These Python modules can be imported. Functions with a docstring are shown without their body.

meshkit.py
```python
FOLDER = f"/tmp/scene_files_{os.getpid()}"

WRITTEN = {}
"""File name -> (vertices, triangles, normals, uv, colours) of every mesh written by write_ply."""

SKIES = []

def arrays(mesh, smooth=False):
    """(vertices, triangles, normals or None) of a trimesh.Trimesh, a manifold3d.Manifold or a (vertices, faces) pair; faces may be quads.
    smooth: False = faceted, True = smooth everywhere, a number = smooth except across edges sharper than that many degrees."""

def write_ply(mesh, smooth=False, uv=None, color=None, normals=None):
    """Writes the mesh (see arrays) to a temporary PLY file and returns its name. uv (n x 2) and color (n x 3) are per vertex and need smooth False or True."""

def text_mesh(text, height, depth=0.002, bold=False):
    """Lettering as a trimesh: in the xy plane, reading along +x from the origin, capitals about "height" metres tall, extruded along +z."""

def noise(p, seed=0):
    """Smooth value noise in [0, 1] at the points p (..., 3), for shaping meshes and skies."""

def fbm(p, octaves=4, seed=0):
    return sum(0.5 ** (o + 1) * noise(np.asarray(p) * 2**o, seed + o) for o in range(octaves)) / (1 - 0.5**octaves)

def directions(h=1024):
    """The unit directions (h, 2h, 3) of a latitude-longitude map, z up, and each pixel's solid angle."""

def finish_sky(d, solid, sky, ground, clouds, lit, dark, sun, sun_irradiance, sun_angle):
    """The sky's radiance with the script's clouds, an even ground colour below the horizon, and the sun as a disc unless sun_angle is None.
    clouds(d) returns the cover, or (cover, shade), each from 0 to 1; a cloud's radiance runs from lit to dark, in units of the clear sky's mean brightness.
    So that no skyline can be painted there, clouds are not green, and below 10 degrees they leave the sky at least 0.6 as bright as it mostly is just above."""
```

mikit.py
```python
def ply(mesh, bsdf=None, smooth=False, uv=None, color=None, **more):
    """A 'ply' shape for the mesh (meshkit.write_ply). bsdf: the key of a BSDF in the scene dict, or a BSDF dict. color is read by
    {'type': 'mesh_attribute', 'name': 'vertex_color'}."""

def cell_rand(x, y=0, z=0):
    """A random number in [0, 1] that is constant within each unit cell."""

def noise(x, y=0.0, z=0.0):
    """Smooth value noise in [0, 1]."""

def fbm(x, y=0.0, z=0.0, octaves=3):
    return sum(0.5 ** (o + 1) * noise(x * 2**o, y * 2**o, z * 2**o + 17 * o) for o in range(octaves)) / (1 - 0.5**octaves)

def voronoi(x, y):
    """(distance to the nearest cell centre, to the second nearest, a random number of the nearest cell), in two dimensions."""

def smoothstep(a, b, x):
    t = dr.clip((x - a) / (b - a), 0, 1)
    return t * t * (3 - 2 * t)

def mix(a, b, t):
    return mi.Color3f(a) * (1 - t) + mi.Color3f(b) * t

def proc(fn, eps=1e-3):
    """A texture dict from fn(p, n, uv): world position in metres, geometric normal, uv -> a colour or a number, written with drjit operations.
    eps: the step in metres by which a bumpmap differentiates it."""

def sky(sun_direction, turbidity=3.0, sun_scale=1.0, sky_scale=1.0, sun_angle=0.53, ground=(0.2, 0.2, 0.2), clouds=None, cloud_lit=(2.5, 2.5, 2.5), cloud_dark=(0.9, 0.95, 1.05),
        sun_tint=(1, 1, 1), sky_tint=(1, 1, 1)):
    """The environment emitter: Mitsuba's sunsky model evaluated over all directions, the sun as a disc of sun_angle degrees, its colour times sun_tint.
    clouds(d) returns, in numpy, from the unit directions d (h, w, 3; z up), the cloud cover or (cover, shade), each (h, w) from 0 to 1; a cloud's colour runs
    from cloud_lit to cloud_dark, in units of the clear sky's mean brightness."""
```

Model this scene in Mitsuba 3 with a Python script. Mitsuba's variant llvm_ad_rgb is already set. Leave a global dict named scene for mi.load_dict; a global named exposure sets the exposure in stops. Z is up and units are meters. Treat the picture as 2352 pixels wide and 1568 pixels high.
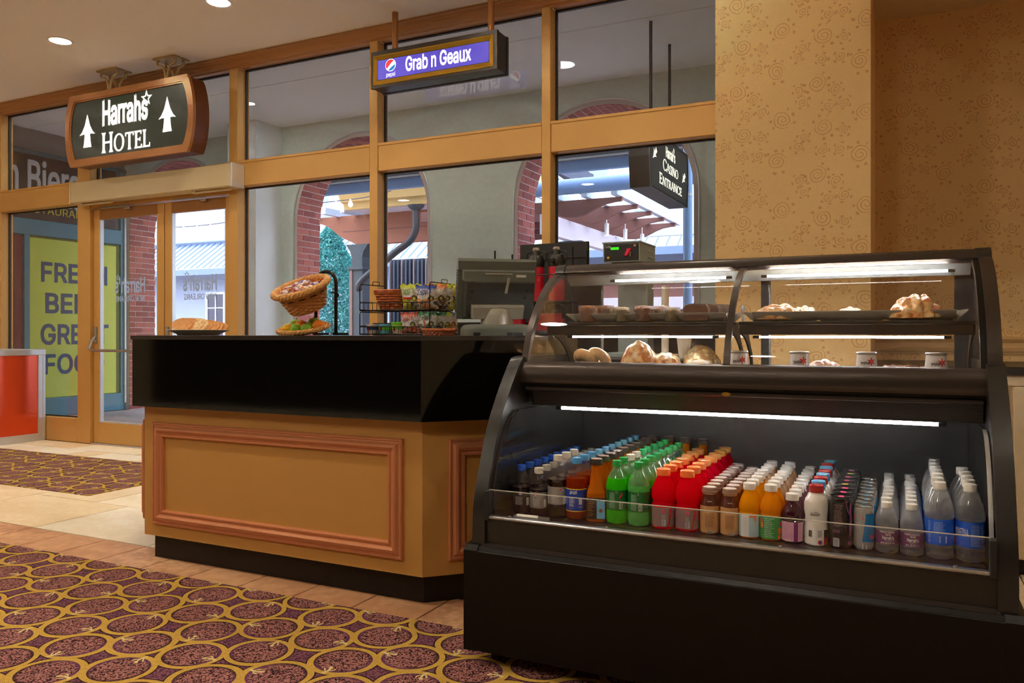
import math, random
import numpy as np, trimesh, drjit as dr, mitsuba as mi
import mikit, meshkit
from mikit import proc, noise, fbm, voronoi, cell_rand, smoothstep, mix
from shapely.geometry import Polygon, LineString, Point, box as sbox
from shapely.ops import unary_union
from shapely import affinity

T4 = mi.ScalarTransform4f
rng = np.random.default_rng(7)
random.seed(7)
scene, labels, _used = {}, {}, set()

# ------------------------------------------------------------------ camera, sky, lights, exposure
CAM_H = 1.07
YAW = math.atan(896 / 1835)
FX, FY = -math.sin(YAW), math.cos(YAW)
scene['camera'] = {'type': 'perspective', 'fov': 2 * math.degrees(math.atan(1176 / 1835)), 'fov_axis': 'x',
                   'principal_point_offset_y': 17 / 1568, 'near_clip': 0.05, 'far_clip': 500.0,
                   'to_world': T4().look_at(origin=[0, 0, CAM_H], target=[FX, FY, CAM_H], up=[0, 0, 1])}
exposure = 0.0
DOWNLIGHT = 230.0
TUBE = 150.0
WARM = (1.0, 0.88, 0.70)
COOL = (1.0, 0.97, 0.90)


def _clouds(d):
    n = meshkit.fbm(d * np.array([2.2, 2.2, 4.0]) + 3.1, 4, 5)
    return np.clip(0.72 + 0.9 * (n - 0.45), 0, 1), np.clip((n - 0.35) * 1.2, 0, 1)


scene['sky'] = mikit.sky([0.35, 0.25, 0.9], turbidity=4.0, sun_scale=0.05, sky_scale=21.0, ground=(0.25, 0.26, 0.28), clouds=_clouds,
                         cloud_lit=(1.9, 2.0, 2.2), cloud_dark=(1.2, 1.35, 1.6), sky_tint=(0.85, 1.0, 1.2))


# ------------------------------------------------------------------ helpers
def S(r, g, b):
    return tuple(float(c / 12.92 if c <= 0.04045 else ((c + 0.055) / 1.055) ** 2.4) for c in (r / 255, g / 255, b / 255))


def rgb(c):
    return {'type': 'rgb', 'value': list(c)}


def mat(name, base, rough=0.5, metal=0.0, spec=0.5, two=True, bump=None, bscale=1.0, **kw):
    tex = base if isinstance(base, dict) else rgb(base)
    b = {'type': 'principled', 'base_color': tex, 'roughness': rough, 'metallic': metal, 'specular': spec, **kw}
    if bump is not None:
        b = {'type': 'bumpmap', 'arbitrary': bump, 'scale': bscale, 'bsdf': b}
    scene[name] = {'type': 'twosided', 'bsdf': b} if two else b
    return name


def clearmat(name, base=(0.9, 0.9, 0.9), rough=0.06, trans=0.85, diff=0.6, eta=1.45):
    scene[name] = {'type': 'principledthin', 'base_color': rgb(base), 'roughness': rough, 'spec_trans': trans, 'diff_trans': diff, 'eta': eta}
    return name


def lampmat(name, col, k):
    """an emitter to merge into a shape dict"""
    return {'type': 'area', 'radiance': rgb([c * k for c in col])}


def uniq(k):
    if k not in _used:
        _used.add(k)
        return k
    i = 1
    while f'{k}_{i:03d}' in _used:
        i += 1
    k = f'{k}_{i:03d}'
    _used.add(k)
    return k


def thing(name, label, cat, group=None):
    k = uniq(name)
    labels[k] = {'label': label, 'category': cat}
    if group:
        labels[k]['group'] = group
    return k


def struct(name, mesh=None, m=None, label=None, smooth=False, **more):
    k = uniq(name)
    labels[k] = {'kind': 'structure'}
    if label:
        labels[k]['label'] = label
    if mesh is not None:
        scene[k] = mikit.ply(mesh, m, smooth, **more)
    return k


def put(key, mesh, m, smooth=False, **more):
    scene[key] = mikit.ply(mesh, m, smooth, **more)
    return key


def part(parent, name, mesh, m, smooth=False, label=None, kind=None, **more):
    k = uniq(parent + '__' + name)
    scene[k] = mikit.ply(mesh, m, smooth, **more)
    if label or kind:
        labels[k] = {}
        if label:
            labels[k]['label'] = label
        if kind:
            labels[k]['kind'] = kind
    return k


def place(name, proto, label, cat, loc, rz=0.0, group=None, scale=1.0):
    """a copy of a prototype: list of (part name, ply dict)"""
    t = thing(name, label, cat, group)
    tw = T4().translate(list(map(float, loc))).rotate([0, 0, 1], float(rz)).scale(float(scale))
    for n, d in proto:
        k = uniq(t + '__' + n)
        scene[k] = {**d, 'to_world': tw}
    return t


cat = trimesh.util.concatenate


def bx(x0, x1, y0, y1, z0, z1, bev=0.0):
    c = np.array([(x0 + x1) / 2, (y0 + y1) / 2, (z0 + z1) / 2])
    h = np.abs(np.array([x1 - x0, y1 - y0, z1 - z0])) / 2
    if bev <= 0:
        return trimesh.creation.box(extents=2 * h, transform=trimesh.transformations.translation_matrix(c))
    b = min(bev, h.min() * 0.95)
    pts = []
    for sx in (-1, 1):
        for sy in (-1, 1):
            for sz in (-1, 1):
                s = np.array([sx, sy, sz])
                for k in range(3):
                    q = h - b
                    q[k] = h[k]
                    pts.append(c + s * q)
    return trimesh.Trimesh(np.array(pts)).convex_hull


def hull(pts):
    return trimesh.Trimesh(np.array(pts, float)).convex_hull


def moved(m, loc=(0, 0, 0), rz=0.0, rx=0.0, ry=0.0, s=1.0):
    m = m.copy()
    R = trimesh.transformations.euler_matrix(math.radians(rx), math.radians(ry), math.radians(rz), 'sxyz')
    if s != 1.0:
        m.apply_scale(s)
    m.apply_transform(R)
    m.apply_translation(loc)
    return m


def lathe(prof, n=24):
    """prof: (r, z) from bottom to top"""
    p = np.array(prof, float)
    p[:, 0] = np.maximum(p[:, 0], 1e-5)
    k = len(p)
    a = np.arange(n) * 2 * np.pi / n
    v = np.stack([p[:, None, 0] * np.cos(a), p[:, None, 0] * np.sin(a), np.broadcast_to(p[:, None, 1], (k, n))], -1).reshape(-1, 3)
    i, j = np.meshgrid(np.arange(k - 1), np.arange(n), indexing='ij')
    a0, a1 = i * n + j, i * n + (j + 1) % n
    f = np.concatenate([np.stack([a0, a1, a1 + n], -1).reshape(-1, 3), np.stack([a0, a1 + n, a0 + n], -1).reshape(-1, 3)])
    return trimesh.Trimesh(v, f, process=False)


def tube(pts, r, sides=8, closed=False, caps=True):
    p = np.asarray(pts, float)
    n = len(p)
    t = np.roll(p, -1, 0) - np.roll(p, 1, 0) if closed else np.gradient(p, axis=0)
    t /= np.linalg.norm(t, axis=1, keepdims=True) + 1e-12
    ref = np.array([0, 0, 1.0]) if abs(t[0, 2]) < 0.9 else np.array([1.0, 0, 0])
    A = []
    a = np.cross(t[0], ref)
    for k in range(n):
        a = a - t[k] * (a @ t[k])
        a /= np.linalg.norm(a) + 1e-12
        A.append(a.copy())
    A = np.array(A)
    B = np.cross(t, A)
    ang = np.arange(sides) * 2 * np.pi / sides
    rr = np.broadcast_to(r, (n,))[:, None, None]
    v = (p[:, None] + rr * (np.cos(ang)[None, :, None] * A[:, None] + np.sin(ang)[None, :, None] * B[:, None])).reshape(-1, 3)
    m = n if closed else n - 1
    i, j = np.meshgrid(np.arange(m), np.arange(sides), indexing='ij')
    i2 = (i + 1) % n
    q = [i * sides + j, i * sides + (j + 1) % sides, i2 * sides + (j + 1) % sides, i2 * sides + j]
    f = np.concatenate([np.stack([q[0], q[1], q[2]], -1).reshape(-1, 3), np.stack([q[0], q[2], q[3]], -1).reshape(-1, 3)])
    if caps and not closed:
        c0, c1 = len(v), len(v) + 1
        v = np.vstack([v, p[0], p[-1]])
        j = np.arange(sides)
        f = np.vstack([f, np.stack([j * 0 + c0, (j + 1) % sides, j], -1), np.stack([j * 0 + c1, (n - 1) * sides + j, (n - 1) * sides + (j + 1) % sides], -1)])
    return trimesh.Trimesh(v, f, process=False)


def cyl(p0, p1, r, sides=16):
    return tube([p0, p1], r, sides)


def ext(poly, d):
    gs = getattr(poly, 'geoms', [poly])
    return cat([trimesh.creation.extrude_polygon(g, d, engine='earcut') for g in gs if g.area > 1e-10])


def frame_to(m, origin, xd, yd):
    xd, yd = np.array(xd, float), np.array(yd, float)
    M = np.eye(4)
    M[:3, 0], M[:3, 1], M[:3, 2], M[:3, 3] = xd, yd, np.cross(xd, yd), origin
    m = m.copy()
    m.apply_transform(M)
    return m


def ext_x(poly, x0, x1):
    """polygon in (y, z) extruded along x"""
    return frame_to(ext(poly, x1 - x0), (x0, 0, 0), (0, 1, 0), (0, 0, 1))


def ext_y(poly, y0, y1):
    """polygon in (x, z) extruded from y0 to y1"""
    return frame_to(ext(poly, y1 - y0), (0, y1, 0), (1, 0, 0), (0, 0, 1))


def sheet(prof, x0, x1):
    """curved sheet: (y, z) polyline swept along x"""
    p = np.array(prof, float)
    n = len(p)
    v = np.vstack([np.c_[np.full(n, x0), p], np.c_[np.full(n, x1), p]])
    i = np.arange(n - 1)
    return trimesh.Trimesh(v, np.vstack([np.c_[i, i + 1, i + 1 + n], np.c_[i, i + 1 + n, i + n]]), process=False)


def smooth_curve(pts, n=24):
    from scipy.interpolate import CubicSpline
    p = np.array(pts, float)
    s = np.r_[0, np.cumsum(np.linalg.norm(np.diff(p, axis=0), axis=1))]
    return CubicSpline(s, p)(np.linspace(0, s[-1], n))


def moulding(w, h, prof):
    """picture-frame moulding in the xy plane, outer size w x h centred at 0; prof: (inset, height) points"""
    loops = []
    for u, hh in prof:
        loops.append([(-w / 2 + u, -h / 2 + u, hh), (w / 2 - u, -h / 2 + u, hh), (w / 2 - u, h / 2 - u, hh), (-w / 2 + u, h / 2 - u, hh)])
    vs, fs = [], []
    for a, b in zip(loops[:-1], loops[1:]):
        for k in range(4):
            q = [a[k], a[(k + 1) % 4], b[(k + 1) % 4], b[k]]
            o = len(vs)
            vs += q
            fs += [[o, o + 1, o + 2], [o, o + 2, o + 3]]
    return trimesh.Trimesh(np.array(vs, float), np.array(fs), process=False)


_tp = {}


def tpoly(text, h, bold=True, w=None, weight=0.0, skew=0.0):
    """lettering as a shapely shape, baseline at y = 0, starting at x = 0, capitals h tall"""
    k = (text, bold)
    if k not in _tp:
        m = meshkit.text_mesh(text, 1.0, 0.05, bold)
        top = m.triangles[m.face_normals[:, 2] > 0.9][:, :, :2]
        _tp[k] = unary_union([Polygon(t).buffer(0.002, join_style=2) for t in top]).simplify(0.006)
    g = _tp[k]
    if weight:
        g = g.buffer(weight, join_style=2)
    x0, _, x1, _ = g.bounds
    g = affinity.translate(g, -x0, 0)
    sx = h if w is None else w / (x1 - x0)
    g = affinity.scale(g, sx, h, origin=(0, 0))
    if skew:
        g = affinity.affine_transform(g, [1, skew, 0, 1, 0, 0])
    return g


def _ring(cx, cy, rx, ry, t, tv=None):
    tv = tv or t * 0.6
    e = Point(0, 0).buffer(1, 24)
    return affinity.translate(affinity.scale(e, rx, ry), cx, cy).difference(affinity.translate(affinity.scale(e, rx - t, ry - tv), cx, cy))


def serif(text, h, first=1.25, w=None):
    """flared roman capitals; the first letter is taller"""
    out, x = [], 0.0
    t = 0.16

    def st(x0, y0, x1, y1, tt=t):
        L = LineString([(x0, y0), (x1, y1)]).buffer(tt / 2, cap_style=2)
        fl = []
        for px, py, qx, qy in ((x0, y0, x1, y1), (x1, y1, x0, y0)):
            d = np.array([qx - px, qy - py])
            d = d / np.linalg.norm(d)
            nn = np.array([-d[1], d[0]])
            fl.append(Polygon([np.array([px, py]) + nn * tt * 0.95, np.array([px, py]) - nn * tt * 0.95, np.array([px, py]) + d * tt * 0.9 - nn * tt / 2, np.array([px, py]) + d * tt * 0.9 + nn * tt / 2]))
        return unary_union([L] + fl)

    for i, c in enumerate(text):
        wd = 0.72
        if c == 'H':
            g = [st(.12, 0, .12, 1), st(.66, 0, .66, 1), sbox(.12, .46, .66, .56)]
            wd = .86
        elif c == 'O':
            g = [_ring(.44, .5, .44, .52, .15, .09)]
            wd = .96
        elif c == 'C':
            g = [_ring(.44, .5, .44, .52, .15, .09).difference(sbox(.62, .24, 1, .76)), sbox(.7, .7, .8, .92), sbox(.7, .1, .8, .26)]
            wd = .88
        elif c == 'T':
            g = [st(.36, 0, .36, 1), sbox(.0, .9, .72, 1), sbox(0, .78, .08, 1), sbox(.64, .78, .72, 1)]
            wd = .8
        elif c == 'E':
            g = [st(.12, 0, .12, 1), sbox(.1, .9, .55, 1), sbox(.1, 0, .58, .1), sbox(.1, .46, .46, .55), sbox(.48, .78, .56, 1), sbox(.52, 0, .6, .22), sbox(.41, .4, .47, .62)]
            wd = .68
        elif c == 'L':
            g = [st(.12, 0, .12, 1), sbox(.1, 0, .56, .1), sbox(.5, 0, .58, .24)]
            wd = .64
        elif c == 'A':
            g = [st(.02, 0, .36, 1, .1), st(.74, 0, .38, 1, .16), sbox(.18, .3, .56, .39)]
            wd = .8
        elif c == 'S':
            up = _ring(.28, .74, .27, .27, .12, .09).difference(sbox(.28, .45, .6, .72))
            lo = _ring(.28, .26, .29, .28, .13, .09).difference(sbox(-.1, .28, .28, .6))
            g = [up, lo]
            wd = .62
        elif c == 'I':
            g = [st(.12, 0, .12, 1)]
            wd = .32
        elif c == 'N':
            g = [st(.1, 0, .1, 1, .1), st(.72, 0, .72, 1, .1), Polygon([(.04, 1), (.24, 1), (.77, 0), (.6, 0)])]
            wd = .88
        elif c == 'R':
            g = [st(.12, 0, .12, 1), _ring(.3, .73, .29, .27, .13, .09).difference(sbox(-.2, 0, .12, 1.2)), Polygon([(.24, .5), (.42, .5), (.76, 0), (.56, 0)])]
            wd = .76
        else:
            g = []
            wd = .4
        if g:
            k = first if i == 0 else 1.0
            g = affinity.scale(unary_union(g), k, k, origin=(0, 0))
            out.append(affinity.translate(g, x, 0))
            x += wd * k
        else:
            x += wd
    g = unary_union(out)
    s = h
    sx = s if w is None else w / g.bounds[2]
    return affinity.scale(g, sx, s, origin=(0, 0))


def star(r, t=None, n=5):
    pts = [(r * (1 if k % 2 == 0 else 0.42) * math.sin(k * math.pi / n), r * (1 if k % 2 == 0 else 0.42) * math.cos(k * math.pi / n)) for k in range(2 * n)]
    g = Polygon(pts)
    return g if t is None else g.difference(g.buffer(-t))


def bend(m, r, a0=0.0, z0=0.0):
    """flat print (x along the girth, y up, z outwards) wrapped round a cylinder of radius r; angle a0 is where x = 0 lands"""
    m = m.copy()
    v = m.vertices
    ang = a0 + v[:, 0] / r
    rr = r + v[:, 2]
    m.vertices = np.stack([rr * np.cos(ang), rr * np.sin(ang), z0 + v[:, 1]], -1)
    return m


def lumpy(m, amp, scale, seed=0, octaves=3):
    m = m.copy()
    n = m.vertex_normals
    d = meshkit.fbm(m.vertices * scale + 11.3, octaves, seed) - 0.5
    m.vertices = m.vertices + n * (d * 2 * amp)[:, None]
    return m


def ico(r=1.0, sub=3, sc=(1, 1, 1)):
    m = trimesh.creation.icosphere(subdivisions=sub, radius=r)
    m.vertices = m.vertices * np.array(sc)
    return m


# ------------------------------------------------------------------ materials
def stone(c1, c2, sc=3.0):
    def fn(p, n, uv):
        a = fbm(p.x * sc, p.y * sc * 2.3, 3.0, 4)
        b = fbm(p.x * sc * 14, p.y * sc * 14, 1.0, 2)
        return mix(c1, c2, smoothstep(0.25, 0.8, a * 0.7 + b * 0.3))
    return proc(fn)


mat('m_tile_brown', stone(S(176, 128, 92), S(206, 162, 122), 2.2), 0.45)
mat('m_tile_brown_b', stone(S(166, 118, 86), S(214, 170, 130), 3.0), 0.45)
mat('m_tile_beige', stone(S(226, 210, 178), S(238, 226, 198)), 0.38)
mat('m_tile_beige_b', stone(S(232, 222, 196), S(244, 238, 220)), 0.38)
mat('m_tile_beige_c', stone(S(220, 198, 160), S(234, 216, 182)), 0.38)
mat('m_grout', S(74, 56, 44), 0.9)


def carpet_fn(p, n, uv):
    # lattice (0.6,0),(0.3,0.3); four pads round each lattice point
    gold1, gold2 = S(192, 156, 76), S(166, 126, 52)
    purple, pad, dark, cream = S(82, 40, 80), S(158, 108, 104), S(46, 26, 32), S(208, 188, 132)
    best, lx, ly, kind = mi.Float(9), mi.Float(0), mi.Float(0), mi.Float(0)
    for ox, oy in ((0.0, 0.0), (0.3, 0.3)):
        x = p.x + 2.54 - ox
        y = p.y - 2.22 - oy
        fx = x - 0.6 * dr.floor(x / 0.6 + 0.5)
        fy = y - 0.6 * dr.floor(y / 0.6 + 0.5)
        for k, (cx, cy) in enumerate(((0.117, 0), (-0.117, 0), (0, 0.183), (0, -0.183))):
            dx, dy = fx - cx, fy - cy
            d = dr.sqrt(dx * dx * 0.94 + dy * dy * 1.06)
            c = d < best
            # stems: side pads point outwards, upper and lower pads point to the middle
            sx = [1.0, -1.0, 0.0, 0.0][k]
            sy = [0.0, 0.0, -1.0, 1.0][k]
            best = dr.select(c, d, best)
            lx = dr.select(c, dx * sx + dy * sy, lx)
            ly = dr.select(c, -dx * sy + dy * sx, ly)
    d = best
    worm = noise(p.x * 230, p.y * 230, 0.0) * 0.65 + noise(p.x * 420, p.y * 420, 4.0) * 0.35
    padc = mix(dark, pad, smoothstep(0.40, 0.54, worm))
    edge = smoothstep(0.076, 0.093, d)
    padc = mix(padc, mix(dark, purple, smoothstep(-0.04, 0.05, lx + ly)), edge * 0.9)
    ringw = noise(p.x * 9, p.y * 9, 2.0) * 0.008
    stripes = 0.5 + 0.5 * dr.sin(d * 900.0 + noise(p.x * 30, p.y * 30) * 5.0)
    ring = mix(gold2, gold1, 0.55 + 0.45 * stripes)
    out = mix(mix(dark, purple, 0.85), mix(dark, pad, smoothstep(0.36, 0.6, worm)), 0.45)
    col = mix(padc, ring, smoothstep(0.0925, 0.0955, d))
    col = mix(col, mix(dark, dark, 0.0), smoothstep(0.1095 + ringw, 0.112 + ringw, d))
    col = mix(col, out, smoothstep(0.1145 + ringw, 0.117 + ringw, d))
    # the cream stem with two curled arms
    u = 0.108 - lx
    bend_ = 0.006 * dr.sin(u * 70.0)
    w_ = ly - bend_
    stem = (dr.abs(w_) < 0.0060 - u * 0.05) & (u > 0.0) & (u < 0.050)
    arm1 = (dr.abs(w_ - 0.030 * dr.sqrt(dr.maximum(u - 0.022, 0) * 18.0)) < 0.0030) & (u > 0.022) & (u < 0.045)
    arm2 = (dr.abs(w_ + 0.034 * dr.sqrt(dr.maximum(u - 0.016, 0) * 18.0)) < 0.0036) & (u > 0.016) & (u < 0.036)
    bulb = dr.square(u - 0.047) + dr.square(w_) < 0.00006
    col = dr.select(stem | arm1 | arm2 | bulb, mi.Color3f(*cream), col)
    return col * (0.86 + 0.28 * noise(p.x * 260, p.y * 260, 7.0))


mat('m_carpet', proc(carpet_fn), 0.95, spec=0.1, bump=proc(lambda p, n, uv: noise(p.x * 420, p.y * 420, 1.0), 8e-4), bscale=0.0025)


def paper_fn(p, n, uv):
    a = dr.select(dr.abs(n.y) > 0.5, p.x, p.y)
    z = p.z
    base, ink = mi.Color3f(*S(226, 190, 132)), mi.Color3f(*S(198, 146, 90))
    TX, TZ = 0.39, 0.455
    ink_a = mi.Float(0)
    big = ((0.02, 0.10, 1, 0.3), (0.53, 0.28, -1, 1.7), (0.10, 0.62, -1, 4.0), (0.60, 0.74, 1, 2.4))
    small = ((0.25, 0.02, 1), (0.30, 0.36, -1), (0.80, 0.05, -1), (0.34, 0.56, 1), (0.86, 0.52, 1), (0.34, 0.86, -1), (0.86, 0.92, 1), (0.78, 0.42, -1), (0.15, 0.84, 1), (0.08, 0.36, 1))
    wob = (noise(a * 26, z * 26, 5.0) - 0.5) * 0.010
    for cx, cz, sgn, ph in big:
        dx = a - cx * TX
        dx = dx - TX * dr.floor(dx / TX + 0.5) + wob
        dz = z - cz * TZ
        dz = dz - TZ * dr.floor(dz / TZ + 0.5) - wob
        r = dr.sqrt(dx * dx + dz * dz)
        th = dr.atan2(dz, dx) * sgn + ph
        s = r / 0.0165 - th / (2 * math.pi)
        s = dr.abs(s - dr.floor(s) - 0.5)
        line = smoothstep(0.17, 0.10, s) * smoothstep(0.046, 0.043, r) * smoothstep(0.004, 0.008, r)
        pet = dr.cos(th * 9.0) * 0.5 + 0.5
        leaf = smoothstep(0.62, 0.78, pet * smoothstep(0.046, 0.054, r) * smoothstep(0.074, 0.060, r)) * smoothstep(-0.3, 0.2, dr.sin(th * 2.0 + ph))
        ink_a = dr.maximum(ink_a, dr.maximum(line, leaf))
    for cx, cz, sgn in small:
        dx = a - cx * TX
        dx = dx - TX * dr.floor(dx / TX + 0.5) + wob
        dz = z - cz * TZ
        dz = dz - TZ * dr.floor(dz / TZ + 0.5) + wob
        r = dr.sqrt(dx * dx + dz * dz)
        th = dr.atan2(dz, dx) * sgn + cx * 17
        s = r / 0.0125 - th / (2 * math.pi)
        s = dr.abs(s - dr.floor(s) - 0.5)
        line = smoothstep(0.2, 0.12, s) * smoothstep(0.026, 0.022, r)
        bud = smoothstep(0.55, 0.8, (dr.cos(th * 5.0) * 0.5 + 0.5) * smoothstep(0.025, 0.030, r) * smoothstep(0.044, 0.034, r))
        ink_a = dr.maximum(ink_a, dr.maximum(line, bud * 0.9))
    grain = 0.94 + 0.12 * noise(a * 400, z * 400, 2.0)
    return dr.lerp(base, ink, ink_a * 0.75 * (0.75 + 0.5 * noise(a * 60, z * 60, 9.0))) * grain


mat('m_paper', proc(paper_fn), 0.62, spec=0.3)
mat('m_ceiling', S(240, 236, 226), 0.9, spec=0.2)
mat('m_soffit', S(214, 190, 150), 0.9, spec=0.2)
mat('m_roomwall', S(232, 214, 184), 0.8)
mat('m_roomdark', S(46, 36, 30), 0.8)
mat('m_bronze', S(196, 150, 84), 0.42, 0.25)
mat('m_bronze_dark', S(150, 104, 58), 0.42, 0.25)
mat('m_crown', S(168, 118, 70), 0.5)
mat('m_gasket', S(24, 26, 28), 0.6)
mat('m_cream_metal', S(206, 190, 150), 0.5)
mat('m_steel', S(170, 170, 168), 0.28, 0.9)
mat('m_chrome', S(220, 220, 220), 0.12, 1.0)
mat('m_alu', S(208, 212, 216), 0.3, 0.6)
scene['m_glass'] = {'type': 'thindielectric', 'int_ior': 1.5}
mat('m_yellow_paint', S(186, 136, 68), 0.55, bump=proc(lambda p, n, uv: fbm(p.x * 30, p.y * 30, p.z * 30, 3), 2e-3), bscale=0.0006)
mat('m_copper', S(196, 128, 88), 0.34, 0.3)
mat('m_black_gloss', S(4, 4, 4), 0.06, spec=0.3)
mat('m_black_top', S(34, 28, 26), 0.3, spec=0.5)
mat('m_black_kick', S(20, 14, 12), 0.45, spec=0.3)
mat('m_black_satin', S(26, 24, 23), 0.33, spec=0.5)
mat('m_black_paint', S(11, 8, 7), 0.38, spec=0.22)
mat('m_black_matte', S(18, 18, 18), 0.6)
mat('m_black_bar', S(66, 58, 54), 0.30, 0.6)
mat('m_mirror_black', S(18, 17, 16), 0.03, spec=0.8)
mat('m_cavity', S(17, 15, 14), 0.4, spec=0.3)
mat('m_white', S(238, 238, 234), 0.4)
mat('m_white_gloss', S(240, 238, 230), 0.15)
mat('m_paperwhite', S(236, 236, 232), 0.7)
mat('m_vcol', {'type': 'mesh_attribute', 'name': 'vertex_color'}, 0.55)
mat('m_vcol_gloss', {'type': 'mesh_attribute', 'name': 'vertex_color'}, 0.25)

# ================================================================== the room
CEIL = 3.46
WY = 5.2                      # inner face of the window wall
XL, XR, YB = -10.6, 3.2, -3.6
fl = struct('floor', bx(XL, XR, YB, WY + 0.06, -0.12, -0.006), 'm_grout', 'tiled floor of pale stone with a brown border row')
CARPET_Y = 2.524
struct('wall_left', bx(XL - 0.1, XL, YB, WY, 0, CEIL), 'm_roomwall')
struct('wall_right', bx(XR, XR + 0.1, YB, WY, 0, CEIL), 'm_roomwall')
struct('wall_back', bx(XL, XR, YB - 0.1, YB, 0, CEIL), 'm_roomdark')
struct('ceiling', bx(XL, XR, YB, WY + 0.06, CEIL, CEIL + 0.1), 'm_ceiling', 'pale cream plaster ceiling')

# tiles ------------------------------------------------------------
mats_b = ('m_tile_brown', 'm_tile_brown_b')


def tile(x0, x1, y0, y1, m, j=0.003, h=None):
    h = 0.0 if h is None else h
    part(fl, 'tile', bx(x0 + j, x1 - j, y0 + j, y1 - j, -0.011, h, 0.0018), m)


x = -3.128 - 0.2975 * 21
i = 0
while x < -1.1:
    if x > -9.0:
        tile(x, x + 0.2975, CARPET_Y + 0.004, 2.814, mats_b[int(rng.integers(2))], h=float(rng.uniform(-0.0008, 0.0)))
    x += 0.2975
# beige ashlar paving left of the counter, leaving out the second carpet
C2 = (-10.6, -4.84, 3.52, 4.62)
G = 0.2975
xs0, ys0 = -3.128 - 0.2975 * 19, 2.814
nx, ny = 23, 8
taken = np.zeros((nx, ny), bool)


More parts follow.
